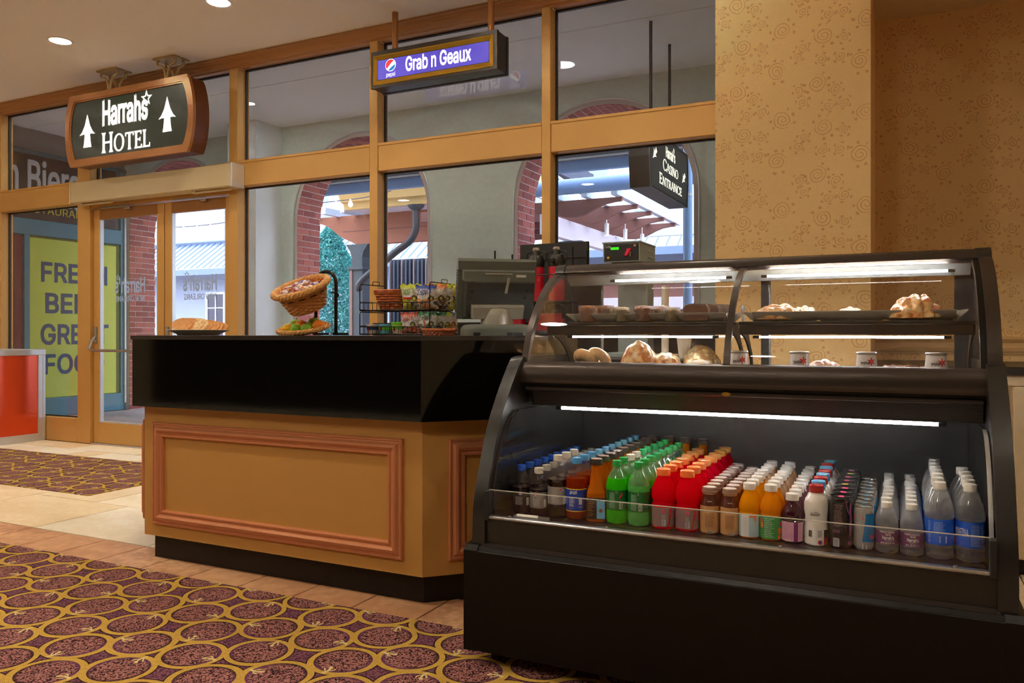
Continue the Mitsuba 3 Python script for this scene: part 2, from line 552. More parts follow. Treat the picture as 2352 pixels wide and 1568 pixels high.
hole = sbox(C2[0] - 1, C2[2] - .004, C2[1] + .004, C2[3] + .004)
for j in range(ny):
    for i in range(nx):
        if taken[i, j]:
            continue
        w, h = [(1, 1), (2, 1), (1, 2), (2, 2), (3, 2), (2, 1), (3, 1)][int(rng.integers(7))]
        w, h = min(w, nx - i), min(h, ny - j)
        while w > 1 and taken[i:i + w, j].any():
            w -= 1
        while h > 1 and taken[i:i + w, j:j + h].any():
            h -= 1
        taken[i:i + w, j:j + h] = True
        jj = .003
        g = sbox(xs0 + i * G + jj, ys0 + j * G + jj, min(xs0 + (i + w) * G, -3.0) - jj, min(ys0 + (j + h) * G, WY - .002) - jj).difference(hole)
        for q_ in getattr(g, 'geoms', [g]):
            if q_.area > .002 and q_.bounds[0] < -3.05:
                m = trimesh.creation.extrude_polygon(q_, .011, engine='earcut')
                m.apply_translation((0, 0, -.011 - float(rng.uniform(0, .0008))))
                part(fl, 'tile', m, ('m_tile_beige', 'm_tile_beige_b', 'm_tile_beige_c')[int(rng.integers(3))])
struct('floor_lobby', bx(XL, XR, YB, -0.21, -0.0055, -0.001), 'm_tile_beige_b', 'pale stone floor behind the camera')
# right of the display case
for i in range(2):
    for j in range(6):
        tile(0.02 + i * 0.45, 0.47 + i * 0.45, 1.95 + j * 0.45, 2.40 + j * 0.45, ('m_tile_beige', 'm_tile_beige_c')[(i + j) % 2], h=0.0)
# the hidden rest of the paving, behind the counter
struct('floor_behind', bx(-3.4, 0.02, 2.83, WY, -0.0055, -0.002), 'm_tile_beige_c', 'tiled floor behind the counter')

t = thing('carpet', 'large purple and gold carpet of round leaf rings in front of the counter', 'carpet')
put(t, bx(XL + 0.01, 1.7, -0.2, CARPET_Y, -0.004, 0.004), 'm_carpet')
t = thing('carpet', 'carpet inlay of the same leaf rings in the pale paving by the glass doors', 'carpet')
put(t, bx(XL + 0.01, C2[1], C2[2], C2[3], -0.004, 0.003), 'm_carpet')

# window wall --------------------------------------------------------
F0, F1 = WY, WY + 0.13        # mullion depth
GY = WY + 0.085               # glass plane
T0, T1 = 2.352, 2.575         # transom
WT = 3.385                    # top of the upper lights
ww = struct('wall_window')
labels[ww]['label'] = 'bronze-coloured glazed wall with a deep transom and crown moulding'


def wp(name, m, mt='m_bronze', **k):
    return part(ww, name, m, mt, **k)


mull = [(-10.6, -8.53), (-7.31, -7.125), (-5.285, -5.185), (-3.79, -3.712), (-2.30, -2.232), (-1.10, -0.85)]
wp('end_panel', bx(XL, -8.53, F0, F1, 0, CEIL - 0.001, .004))
for x0, x1 in mull[1:5]:
    wp('mullion', bx(x0, x1, F0 - 0.012 if x0 > -7 else F0, F1, 0, WT, .004))
prevs = [(-8.53, -7.31), (-7.125, -5.285), (-5.185, -3.79), (-3.712, -2.30), (-2.232, -0.86)]
for k, (x0, x1) in enumerate(prevs):
    if k == 1:
        wp('transom', bx(x0, x1, F0 + 0.01, F1, 2.30, T1, .004), label='transom over the double door')
    else:
        wp('transom', bx(x0, x1, F0 - 0.006, F1, T0, T1, .005))
        wp('transom_bead', bx(x0, x1, F0 - 0.012, F0 - 0.005, T1 - 0.024, T1 - 0.002, .002))
        wp('bottom_rail', bx(x0, x1, F0, F1, 0.0, 0.235, .004))
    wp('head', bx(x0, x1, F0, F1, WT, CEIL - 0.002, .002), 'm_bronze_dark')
crown = [(0, 0), (-0.115, 0), (-0.115, -0.014), (-0.098, -0.018), (-0.088, -0.030), (-0.078, -0.032), (-0.070, -0.044), (-0.050, -0.056), (-0.044, -0.066), (-0.020, -0.070), (-0.012, -0.082), (0, -0.082)]
wp('crown_moulding', ext_x(Polygon([(WY + 0.01 + a, CEIL - 0.001 + b) for a, b in crown]), XL, -0.9), 'm_crown')


def window(n, x0, x1, z0, z1, label):
    w = struct(f'window_{n}')
    labels[w]['label'] = label
    part(w, 'pane', trimesh.Trimesh([[x0, GY, z0], [x1, GY, z0], [x1, GY, z1], [x0, GY, z1]], [[0, 1, 2], [0, 2, 3]]), 'm_glass', label='clear glass pane')
    g = 0.011
    part(w, 'gasket', cat([bx(x0, x1, GY - .006, GY + .02, z1 - g, z1), bx(x0, x1, GY - .006, GY + .02, z0, z0 + g), bx(x0, x0 + g, GY - .006, GY + .02, z0 + g, z1 - g), bx(x1 - g, x1, GY - .006, GY + .02, z0 + g, z1 - g)]), 'm_gasket')


window(1, -8.53, -7.31, 0.235, T0, 'tall lower pane left of the double door')
window(2, -8.53, -7.31, T1, WT, 'upper pane left of the double door')
window(3, -7.125, -5.285, T1, WT, 'upper pane over the double door behind the lit sign')
window(4, -5.185, -3.79, 0.235, T0, 'lower pane right of the double door')
window(5, -5.185, -3.79, T1, WT, 'upper pane right of the double door')
window(6, -3.712, -2.30, 0.235, T0, 'lower pane behind the snack rack')
window(7, -3.712, -2.30, T1, WT, 'upper pane behind the hanging blue sign')
window(8, -2.232, -0.86, 0.235, T0, 'lower pane beside the papered pier')
window(9, -2.232, -0.86, T1, WT, 'upper pane beside the papered pier')

# double door ---------------------------------------------------------
scene['m_decal'] = {'type': 'principledthin', 'base_color': rgb(S(206, 222, 240)), 'roughness': 0.5, 'spec_trans': 0.0, 'diff_trans': 1.2, 'eta': 1.4}


def door(n, x0, x1, hinge_left, label):
    d = struct(f'door_{n}')
    labels[d]['label'] = label
    y0, y1, zt = WY + 0.035, WY + 0.08, 2.285
    s, b, tp = 0.085, 0.21, 0.10
    part(d, 'stile', bx(x0, x0 + s, y0, y1, 0.008, zt, .004), 'm_bronze')
    part(d, 'stile', bx(x1 - s, x1, y0, y1, 0.008, zt, .004), 'm_bronze')
    part(d, 'bottom_rail', bx(x0 + s, x1 - s, y0, y1, 0.008, b, .003), 'm_bronze')
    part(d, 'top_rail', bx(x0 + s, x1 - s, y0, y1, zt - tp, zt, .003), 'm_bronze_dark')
    gy = (y0 + y1) / 2
    gx0, gx1 = x0 + s, x1 - s
    part(d, 'pane', trimesh.Trimesh([[gx0, gy, b], [gx1, gy, b], [gx1, gy, zt - tp], [gx0, gy, zt - tp]], [[0, 1, 2], [0, 2, 3]]), 'm_glass')
    part(d, 'glazing_bead', cat([bx(gx0, gx0 + .012, y0 + .004, y1 - .004, b, zt - tp), bx(gx1 - .012, gx1, y0 + .004, y1 - .004, b, zt - tp), bx(gx0, gx1, y0 + .004, y1 - .004, b, b + .012)]), 'm_alu')
    hx = gx0 - 0.045 if not hinge_left else gx1 + 0.045
    bar0, bar1 = (gx0 - 0.045, gx1 + 0.045)
    p = [(bar0, y0 + .002, 1.06), (bar0, y0 - .05, 1.0), (bar0, y0 - .075, .935), (bar0 + .03, y0 - .08, .915), (bar0 + .08, y0 - .08, .912), (bar1 - .02, y0 - .08, .912)]
    part(d, 'push_bar', tube(p, 0.0135, 10), 'm_steel', True, label='brushed steel push bar')
    part(d, 'bar_post', bx(bar1 - .035, bar1 - .01, y0 - .085, y0 + .002, .90, .925, .004), 'm_steel')
    part(d, 'bar_plate', bx(bar0 - .02, bar0 + .02, y0 - .012, y0 + .001, 0.985, 1.14, .004), 'm_steel')
    # closer arm
    part(d, 'closer_arm', cat([bx(gx0 + .05, gx0 + .44, y0 - .03, y0 - .018, 2.293, 2.303), bx(gx0 + .40, gx0 + .47, y0 - .04, y0 + .002, 2.255, 2.275, .004)]), 'm_steel')
    # reversed lettering on the outside of the pane, seen from behind
    cx = (gx0 + gx1) / 2
    g1 = tpoly("Harrah's", 0.135, w=0.42, weight=.008)
    m1 = frame_to(ext(g1, 0.0012), (cx + .21, gy + .0012, 1.47), (-1, 0, 0), (0, 0, 1))
    g2 = tpoly('NEW ORLEANS', 0.05, w=0.40)
    m2 = frame_to(ext(g2, 0.0012), (cx + .20, gy + .0012, 1.385), (-1, 0, 0), (0, 0, 1))
    m3 = frame_to(ext(star(.035, .006), .0012), (cx - .165, gy + .0012, 1.615), (-1, 0, 0), (0, 0, 1))
    part(d, 'pane_lettering', cat([m1, m2, m3]), 'm_decal', label='pale lettering seen reversed through the pane')


xm = -6.14
door(1, -7.12, xm - 0.006, True, 'left leaf of the glazed double door')
door(2, xm + 0.006, -5.29, False, 'right leaf of the glazed double door')
part('door_1', 'threshold', bx(-7.12, -5.29, WY + .0, WY + .12, -0.004, 0.006, .002), 'm_alu')

t = thing('door_operator', 'long beige door operator box over the double door', 'door operator')
part(t, 'housing', bx(-7.20, -5.13, WY - .15, WY - .007, 2.33, 2.525, .006), 'm_cream_metal')
part(t, 'end_cap', bx(-5.13, -5.11, WY - .152, WY - .007, 2.325, 2.53, .003), 'm_alu')
part(t, 'end_cap', bx(-7.22, -7.20, WY - .152, WY - .007, 2.325, 2.53, .003), 'm_cream_metal')
for x0 in (-7.12, -5.62):
    part(t, 'operator_arm', cat([bx(x0, x0 + .42, WY - .10, WY - .07, 2.308, 2.322, .003), bx(x0 - .01, x0 + .03, WY - .11, WY - .06, 2.305, 2.332, .003)]), 'm_cream_metal')

# papered pier and the niche on the right -----------------------------
PX0, PX1, PY = -0.884, -0.137, 4.25
NY = 4.95
struct('wall_pier', bx(PX0, PX1, PY, WY + .06, 0, CEIL), 'm_paper', 'pier papered in a golden scroll pattern')
struct('wall_niche', bx(PX1, XR, NY, NY + 0.3, 0, CEIL), 'm_paper', 'recessed wall with the same scroll paper')
struct('ceiling_soffit', bx(PX1 + .001, XR, 1.4, NY, 2.83, 3.0), 'm_soffit', 'lowered ceiling over the niche')
rail = [(0, 0), (-.012, 0), (-.016, .012), (-.026, .016), (-.030, .030), (-.016, .036), (-.013, .062), (-.028, .070), (-.034, .082), (-.024, .094), (0, .094)]
struct('trim_1', ext_x(Polygon([(NY + .001 + a, .962 + b) for a, b in rail]), PX1, XR), 'm_paper_rail' if mat('m_paper_rail', S(196, 158, 104), 0.5) else '', 'chair rail moulding on the recessed wall')

# recessed lamps -------------------------------------------------------
mat('m_lamp_ring', S(236, 230, 220), 0.4)
mat('m_lamp_face', S(240, 235, 225), 0.5)


def downlight(x, y, z=CEIL, label=None, r=0.078, k=1.0):
    t = thing('ceiling_downlight', label, 'ceiling light', 'recessed round ceiling lamps out of a regular grid')
    ring = lathe([(r, -.002), (r + .004, -.006), (r + .014, -.007), (r + .02, -.002), (r + .02, 0.0)], 28)
    part(t, 'trim_ring', moved(ring, (x, y, z)), 'm_lamp_ring', 30)
    a = np.arange(28) * 2 * np.pi / 28
    v = np.vstack([np.c_[x + r * np.cos(a), y + r * np.sin(a), np.full(28, z - .0035)], [[x, y, z - .0035]]])
    f = np.array([[28, (i + 1) % 28, i] for i in range(28)])
    part(t, 'lens', trimesh.Trimesh(v, f, process=False), 'm_lamp_face', emitter=lampmat('', WARM, DOWNLIGHT * k))


downlight(-6.165, 4.235, label='lit round downlight in the ceiling left of the hotel sign, the smaller one')
downlight(-4.42, 4.24, label='lit round downlight at the top edge of the photo above the hotel sign')
OUT = 'round downlight of the ceiling grid outside the photo'
for x, y, k in [(-8.3, 3.6, 1.1), (-2.7, 4.0, .8), (-7.0, 1.6, 1.2), (-4.4, 1.7, 1.2), (-2.2, 1.7, 1.0), (-1.15, 3.75, .8), (1.2, 1.0, 1.0), (-1.0, -0.6, 1.6), (-4.5, -1.4, 2.2), (-8.0, -1.4, 2.2)]:
    downlight(x, y, label=OUT, k=k, r=0.10)
downlight(1.5, 3.2, 2.83, OUT, 0.07, 0.35)

# ================================================================== hanging signs
mat('m_sign_frame', S(150, 98, 52), 0.35, 0.35)
mat('m_sign_side', S(92, 52, 32), 0.35, 0.3)
mat('m_sign_gold', S(206, 160, 60), 0.25, 0.85)
mat('m_sign_dark', S(44, 34, 30), 0.4, 0.3)
mat('m_sign_navy', S(24, 26, 32), 0.35)
mat('m_sign_green', S(26, 36, 26), 0.4, spec=0.25)
mat('m_lit_white', S(240, 244, 230), 0.5)
mat('m_lit_blue', S(70, 58, 180), 0.4)
mat('m_bracket', S(170, 148, 104), 0.5, 0.2)

hs = thing('hotel_sign', 'dark green lit hanging sign with the white word Hotel between two arrows', 'sign')


def bulged(x0, x1, z0, z1, b, inset=0.0):
    """rectangle whose ends bulge out in an arc after a short straight step"""
    n = 16
    zz = np.linspace(z0 + inset, z1 - inset, n)
    u = (zz - zz[0]) / (zz[-1] - zz[0])
    off = b * (np.sin(np.pi * u) ** 0.7)
    left = [(x0 + inset - o, z) for o, z in zip(off, zz)]
    right = [(x1 - inset + o, z) for o, z in zip(off[::-1], zz[::-1])]
    return Polygon(left + right)


HX0, HX1, HZ0, HZ1, HY = -6.92, -5.42, 2.61, 3.265, 4.85
outer = bulged(HX0, HX1, HZ0, HZ1, 0.075)
inner = bulged(HX0, HX1, HZ0, HZ1, 0.072, 0.055)
part(hs, 'case', ext_y(outer.buffer(-.012), HY + .02, HY + .185), 'm_sign_side')
part(hs, 'frame', ext_y(outer.difference(inner), HY, HY + .03), 'm_sign_frame')
part(hs, 'frame_lip', ext_y(inner.difference(inner.buffer(-.012)), HY + .006, HY + .03), 'm_sign_frame')
part(hs, 'face', ext_y(inner.buffer(-.008), HY + .016, HY + .024), 'm_sign_green', label='dark green face')
cx, cz = (HX0 + HX1) / 2, (HZ0 + HZ1) / 2


def flat(g, x, z, y, d=0.003):
    return frame_to(ext(g, d), (x, y, z), (1, 0, 0), (0, 0, 1))


arrow = Polygon([(0, .30), (.035, .20), (.07, .145), (.105, .115), (.06, .122), (.035, .12), (.045, .04), (.055, 0), (-.055, 0), (-.045, .04), (-.035, .12), (-.06, .122), (-.105, .115), (-.07, .145), (-.035, .20)])
harr = tpoly("Harrahs", 0.205, w=0.585, weight=.018)
txt = [flat(harr, cx - .325, cz + .02, HY + .016), flat(serif('HOTEL', 0.155, 1.18, w=.62), cx - .33, cz - .235, HY + .016),
       flat(star(.072, .011), cx + .245, cz + .19, HY + .016),
       flat(arrow, cx - .53, cz - .16, HY + .016), flat(arrow, cx + .50, cz - .13, HY + .016)]
part(hs, 'lettering', cat(txt), 'm_lit_white', label='white lit lettering, star and two arrows', emitter=lampmat('', (1.0, 1.0, .88), 1.15))
for bxx in (-6.45, -5.72):
    br = uniq(hs + '__bracket')
    pl = bx(bxx - .13, bxx + .13, 4.86, 5.04, CEIL - .015, CEIL - .001, .004)
    arms = []
    for sgn in (-1, 1):
        for yy in (4.90, 4.99):
            p = [(bxx + sgn * .012, yy, HZ1), (bxx + sgn * .016, yy, HZ1 + .06), (bxx + sgn * .035, yy, HZ1 + .105), (bxx + sgn * .07, yy, HZ1 + .135), (bxx + sgn * .10, yy, HZ1 + .142), (bxx + sgn * .112, yy, CEIL - .03), (bxx + sgn * .09, yy, CEIL - .012)]
            arms.append(tube(smooth_curve(p, 20), 0.011, 6))
    base = bx(bxx - .03, bxx + .03, 4.88, 5.01, HZ1 - .012, HZ1 + .012, .004)
    scene[br] = mikit.ply(cat([pl, base] + arms), 'm_bracket')

gs = thing('hanging_sign', 'violet blue lit sign in a brass frame hanging on two posts', 'sign')
GX0, GX1, GZ0, GZ1, GY0, GY1 = -3.545, -2.492, 2.888, 3.158, 4.87, 5.05
part(gs, 'case', bx(GX0 + .004, GX1 - .004, GY0 + .004, GY1 - .004, GZ0 + .004, GZ1 - .004), 'm_sign_navy')


def rect(x0, x1, z0, z1):
    return sbox(x0, z0, x1, z1)


for yy, sgn in ((GY0, 1), (GY1, -1)):
    o = rect(GX0, GX1, GZ0, GZ1)
    fr = o.difference(rect(GX0 + .018, GX1 - .022, GZ0 + .018, GZ1 - .03))
    part(gs, 'outer_rim', ext_y(fr, min(yy, yy + sgn * .03), max(yy, yy + sgn * .03)), 'm_sign_dark')
mo = moulding(GX1 - GX0 - .05, GZ1 - GZ0 - .052, [(0, 0), (.0, .008), (.010, .012), (.034, .004), (.036, 0)])
part(gs, 'brass_frame', frame_to(mo, ((GX0 + GX1) / 2 - .002, GY0 + .006, (GZ0 + GZ1) / 2 - .006), (1, 0, 0), (0, 0, 1)), 'm_sign_gold', label='polished brass frame')
mo2 = mo.copy()
part(gs, 'brass_frame', frame_to(mo2, ((GX0 + GX1) / 2, GY1 - .006, (GZ0 + GZ1) / 2 - .006), (-1, 0, 0), (0, 0, 1)), 'm_sign_gold')


def pepsi(r):
    e = Point(0, 0).buffer(r, 32)
    inn = Point(0, 0).buffer(r * .88, 32)
    xs = np.linspace(-r, r, 30)
    up = [(a, r * (0.02 + 0.42 * math.sin(a / r * 1.5 + .35))) for a in xs]
    lo = [(a, r * (-.48 + 0.26 * math.sin(a / r * 1.5 + .2))) for a in xs]
    red = inn.intersection(Polygon(up + [(r, r), (-r, r)]))
    blue = inn.intersection(Polygon(lo + [(r, -r), (-r, -r)]))
    red = affinity.rotate(red, 14, origin=(0, 0))
    blue = affinity.rotate(blue, 14, origin=(0, 0))
    return e, red, blue


mat('m_pep_red', S(226, 40, 60), 0.4)
mat('m_pep_blue', S(0, 110, 190), 0.4)
fw, fh = GX1 - GX0 - .126, GZ1 - GZ0 - .128
fx, fz = (GX0 + GX1) / 2 - .002, (GZ0 + GZ1) / 2 - .006
for yy, xd in ((GY0 + .004, 1), (GY1 - .004, -1)):
    W = lambda m, dx, dz, off: frame_to(m, (fx + xd * dx, yy - xd * off, fz + dz), (xd, 0, 0), (0, 0, 1))
    part(gs, 'face', W(trimesh.Trimesh([[-fw / 2, -fh / 2, 0], [fw / 2, -fh / 2, 0], [fw / 2, fh / 2, 0], [-fw / 2, fh / 2, 0]], [[0, 1, 2], [0, 2, 3]]), 0, 0, .0015), 'm_lit_blue', label='violet blue lit face', emitter=lampmat('', (.075, .06, .44), 0.85))
    e, red, blue = pepsi(.046)
    gx = -fw / 2 + .115
    wl = [W(ext(tpoly('Grab n Geaux', .098, w=.545, weight=.012), .001), -fw / 2 + .245, -.038, .002), W(ext(e, .001), gx, .024, .002), W(ext(tpoly('pepsi', .03, bold=False, w=.078), .001), gx - .038, -.058, .002)]
    part(gs, 'lettering', cat(wl), 'm_lit_white', label='white lit lettering', emitter=lampmat('', (1, 1, 1), 0.95))
    part(gs, 'emblem_red', W(ext(red, .001), gx, .024, .004), 'm_pep_red', emitter=lampmat('', (.9, .05, .09), 0.6))
    part(gs, 'emblem_blue', W(ext(blue, .001), gx, .024, .004), 'm_pep_blue', emitter=lampmat('', (.0, .2, .6), 0.6))
for xx in (-3.39, -2.585):
    part(gs, 'post', cyl((xx, 4.96, GZ1 - .004), (xx, 4.96, CEIL - .0005), .0225, 20), 'm_sign_frame', 30, label='bronze post')

# ================================================================== outside: the arcade
mat('m_plaster_out', proc(lambda p, n, uv: mi.Color3f(*S(206, 214, 204)) * (0.94 + 0.12 * fbm(p.x * 25, p.y * 25, p.z * 25, 3))), 0.9)
mat('m_plaster_ceil', S(220, 222, 222), 0.9)
mat('m_pave_out', stone(S(120, 112, 112), S(150, 140, 138), 1.5), 0.8)
for n_, c_ in (('a', S(150, 82, 76)), ('b', S(164, 92, 84)), ('c', S(136, 72, 70))):
    mat('m_brick_' + n_, proc((lambda c: lambda p, n, uv: mi.Color3f(*c) * (0.85 + 0.3 * fbm(p.x * 60, p.y * 60, p.z * 60, 2)))(c_)), 0.85)
mat('m_mortar', S(196, 182, 178), 0.9)
struct('ground', bx(-45, 25, WY + .14, 60, -0.15, -0.004), 'm_pave_out', 'grey paving outside the glass')
struct('ceiling_arcade', cat([bx(-10.4, 2.0, WY + .06, 8.24, 3.68, 3.85), bx(-10.4, 2.0, 6.41, 6.416, 3.676, 3.68)]), 'm_plaster_ceil', 'grey plaster ceiling of the arcade outside')
AY0, AY1 = 7.8, 8.24
ZS, RA = 2.48, 0.95
ARC = [(-9.86 + .96, 0.0), (-5.84, 0), (-2.78, 0)]
AC = [-8.90, -5.845, -2.785]
BT = 0.06


def arch_poly(cx, r, zb=-0.2):
    a = np.linspace(0, np.pi, 40)
    return Polygon([(cx + r, zb)] + [(cx + r * math.cos(t), ZS + r * math.sin(t)) for t in a] + [(cx - r, zb)])


wallp = sbox(-9.95, 0, 2.0, 5.2)
for c in AC:
    wallp = wallp.difference(arch_poly(c, RA + BT))
aw = struct('wall_arcade', ext_y(wallp, AY0, AY1), 'm_plaster_out', 'greenish grey plaster wall with brick-lined arches outside')
struct('wall_arcade_end', bx(1.0, 1.2, WY + .14, AY1, 0, 3.68), 'm_plaster_out')
struct('wall_upper_front', bx(-10.6, 2.0, WY + .06, WY + .14, CEIL, 5.2), 'm_plaster_out')
BM = ('m_brick_a', 'm_brick_b', 'm_brick_c')
for k, c in enumerate(AC):
    ar = uniq(aw + '__brick_arch')
    lining = arch_poly(c, RA + BT - .002).difference(arch_poly(c, RA + .004))
    scene[ar] = mikit.ply(ext_y(lining, AY0 + .004, AY1 - .004), 'm_mortar')
    labels[ar] = {'label': 'brick lining of the %s arch' % ('left', 'middle', 'right')[k]}
    course = 0.0765
    dep = AY1 - AY0
    nz = int(ZS / course)
    course = ZS / nz

    def brick(j, cen, tang, nrm):
        """bricks of one course across the arch depth: cen on the intrados, tang along it, nrm into the opening"""
        cuts = [0.0, .215, .43, dep] if j % 2 == 0 else [0.0, .107, .322, dep]
        for a, b in zip(cuts[:-1], cuts[1:]):
            if b - a < .03:
                continue
            jj = .005
            h = course / 2 - .005
            pro = float(rng.uniform(0, .003))
            pts = []
            for st in (-h, h):
                for dn in (-.02, .0 + pro):
                    for y in (AY0 + a + jj, AY0 + b - jj):
                        q = np.array(cen) + np.array(tang) * st + np.array(nrm) * dn
                        pts.append((q[0], y, q[1]))
            kk = uniq(ar + '__brick')
            scene[kk] = mikit.ply(hull(pts), BM[int(rng.integers(3))])

    for j in range(nz):
        z = (j + .5) * course
        brick(j, (c - RA, z), (0, 1), (1, 0))
    na = int(math.pi * RA / course)
    for j in range(na):
        th = math.pi - (j + .5) / na * math.pi
        if th < 0.35:
            continue
        brick(j, (c + RA * math.cos(th), ZS + RA * math.sin(th)), (math.sin(th), -math.cos(th)), (-math.cos(th), -math.sin(th)))
    edge = [(c - RA - BT, AY0, 0)] + [(c - RA - BT, AY0, z) for z in np.linspace(.3, ZS, 8)] + [(c + (RA + BT) * math.cos(t), AY0, ZS + (RA + BT) * math.sin(t)) for t in np.linspace(np.pi, 0, 40)[1:]] + [(c + RA + BT, AY0, z) for z in (1.5, 0)]
    part(aw, 'arch_edge', tube(edge, .011, 6), 'm_alu', label='pale metal edge strip of the arch')
struct('wall_pilaster', bx(-7.52, -7.06, 7.36, AY0, 0, 3.68), 'm_plaster_ceil', 'plaster pilaster beside the middle arch')

for k, (x, y) in enumerate(((-6.64, 6.82), (-4.4, 6.82), (-2.2, 5.5), (-7.6, 5.6))):
    t = thing('arcade_downlight', ('small bright downlight in the arcade ceiling seen left of the pilaster top', 'arcade ceiling downlight hidden behind the blue sign', 'arcade ceiling downlight near the papered pier, out of view', 'arcade ceiling downlight hidden behind the hotel sign')[k], 'ceiling light')
    part(t, 'trim_ring', moved(lathe([(.06, -.002), (.066, -.006), (.078, -.004), (.08, 0)], 20), (x, y, 3.68)), 'm_lamp_ring', 30)
    a = np.arange(20) * 2 * np.pi / 20
    v = np.vstack([np.c_[x + .06 * np.cos(a), y + .06 * np.sin(a), np.full(20, 3.6765)], [[x, y, 3.6765]]])
    part(t, 'lens', trimesh.Trimesh(v, np.array([[20, (i + 1) % 20, i] for i in range(20)]), process=False), 'm_lamp_face', emitter=lampmat('', (.86, 1.0, .96), 330.0))

# storefront on the left ------------------------------------------------
SX = -9.95
sf = thing('storefront', "teal restaurant shopfront with a black name board and a yellow poster outside the doors", 'storefront')
mat('m_teal', S(70, 130, 150), 0.5)
mat('m_teal_dark', S(48, 90, 104), 0.5)
mat('m_board', S(44, 38, 42), 0.5)
mat('m_maroon', S(110, 34, 52), 0.5)
mat('m_poster', S(196, 208, 78), 0.45)
mat('m_poster_dark', S(84, 98, 22), 0.5)
mat('m_ink_navy', S(54, 76, 112), 0.5)
mat('m_sf_white', S(196, 200, 206), 0.5)
mat('m_sf_gold', S(190, 180, 70), 0.5)
mat('m_greywall', S(128, 130, 132), 0.9)


def sfb(name, y0, y1, z0, z1, d, m, x0=-.1, **k):
    return part(sf, name, bx(SX + x0, SX + d, y0, y1, z0, z1, .004), m, **k)


struct('wall_storefront', bx(SX - .3, SX - .02, WY + .14, AY1, 0, 4.2), 'm_greywall', 'grey wall over the restaurant shopfront')
sfb('cornice', 5.3, AY0, 3.345, 3.40, .05, 'm_teal_dark')
sfb('name_board', 5.3, 7.66, 2.53, 3.345, .01, 'm_board', label='black name board')
sfb('rail', 5.3, AY0, 2.33, 2.53, .03, 'm_teal')
sfb('window_panel', 5.3, 6.34, .24, 2.31, .0, 'm_maroon', label='dark red panel')
sfb('post', 6.34, 6.41, .24, 2.33, .03, 'm_teal')
sfb('poster_edge', 6.41, 7.72, .24, 2.33, .006, 'm_poster_dark')
sfb('poster', 6.42, 7.66, .245, 2.30, .012, 'm_poster', label='yellow green poster reading Fresh Beer Great Food')
sfb('post', 7.72, AY0, .0, 3.345, .03, 'm_teal')
sfb('base', 5.3, 7.72, .0, .24, .035, 'm_teal')
sfb('corner_strip', 7.76, 7.795, .1, 3.3, .06, 'm_alu', x0=.03)


def onsf(g, y, z, d=.002, off=.012):
    return frame_to(ext(g, d), (SX + off, y, z), (0, 1, 0), (0, 0, 1))


ps = cat([onsf(tpoly('FRESH', .24, w=.95, weight=.01), 6.567, 1.753), onsf(tpoly('BEER', .245, w=.80, weight=.01), 6.62, 1.35), onsf(tpoly('GREAT', .248, w=.98, weight=.01), 6.561, .943), onsf(tpoly('FOOD', .242, w=.86, weight=.01), 6.61, .558)])
part(sf, 'poster_lettering', ps, 'm_ink_navy', label='blue lettering Fresh Beer Great Food')
part(sf, 'name_lettering', cat([onsf(tpoly('n Biersch', .40, w=1.32, weight=-.004), 6.12, 2.87, .02, .01), onsf(tpoly('Gordo', .40, w=.70), 5.42, 2.87, .02, .01)]), 'm_sf_white', label='large pale lettering of the name board')
part(sf, 'sub_lettering', onsf(tpoly('RESTAURANT', .095, bold=False, w=.93), 6.30, 2.62, .01, .01), 'm_sf_gold', label='small gold lettering Restaurant')
for yy, a0, rr in ((6.95, 0, .09), (7.12, 0, .12)):
    part(sf, 'name_flourish', onsf(affinity.translate(Point(0, 0).buffer(rr).difference(Point(0, 0).buffer(rr * .7)), 0, 0), yy, 2.72 + .1, .012, .01), 'm_sf_white')

# the white lit sign in the arcade ---------------------------------------
cs = thing('casino_sign', 'dark hanging sign in the arcade with white words Casino Entrance and two arrows', 'sign')
mat('m_cs_face', S(96, 122, 156), 0.4)
mat('m_cs_side', S(40, 36, 36), 0.5)
mat('m_cs_bot', S(76, 92, 120), 0.5)
CX, CY0, CY1, CZ0, CZ1 = -1.80, 6.2, 7.40, 2.245, 2.735


def hexy(y0, y1, z0, z1, b):
    return Polygon([(y0, z0), (y1, z0), (y1 + b, (z0 + z1) / 2 - .02), (y1 + b * .7, z1 - .06), (y1, z1), (y0, z1), (y0 - b * .7, z1 - .06), (y0 - b, (z0 + z1) / 2)])


hp = hexy(CY0, CY1, CZ0, CZ1, .035)
part(cs, 'case', ext_x(hp, CX - .17, CX - .004), 'm_cs_side')
part(cs, 'face', ext_x(hp.buffer(-.01), CX - .006, CX), 'm_cs_face')
part(cs, 'rim', ext_x(hp.difference(hp.buffer(-.018)), CX - .004, CX + .006), 'm_cs_bot')


def oncs(g, y, z):
    return frame_to(ext(g, .002), (CX, y, z), (0, 1, 0), (0, 0, 1))


ar2 = affinity.scale(affinity.rotate(arrow, 135, origin=(0, .15)), .5, .42, origin=(0, .15))
part(cs, 'lettering', cat([oncs(tpoly("Harrah's", .085, w=.31), 6.66, 2.575), oncs(serif('CASINO', .078, 1.25, w=.50), 6.57, 2.448), oncs(serif('ENTRANCE', .074, 1.25, w=.74), 6.46, 2.318), oncs(star(.024, .006), 6.92, 2.675), oncs(ar2, 6.32, 2.38), oncs(ar2, 7.27, 2.34)]), 'm_lit_white', label='white lit lettering Casino Entrance', emitter=lampmat('', (1, 1, .82), 1.0))
for yy in (6.5, 7.1):
    part(cs, 'hanger', cyl((CX - .085, yy, CZ1 - .01), (CX - .085, yy, 3.68), .014, 8), 'm_cs_side')

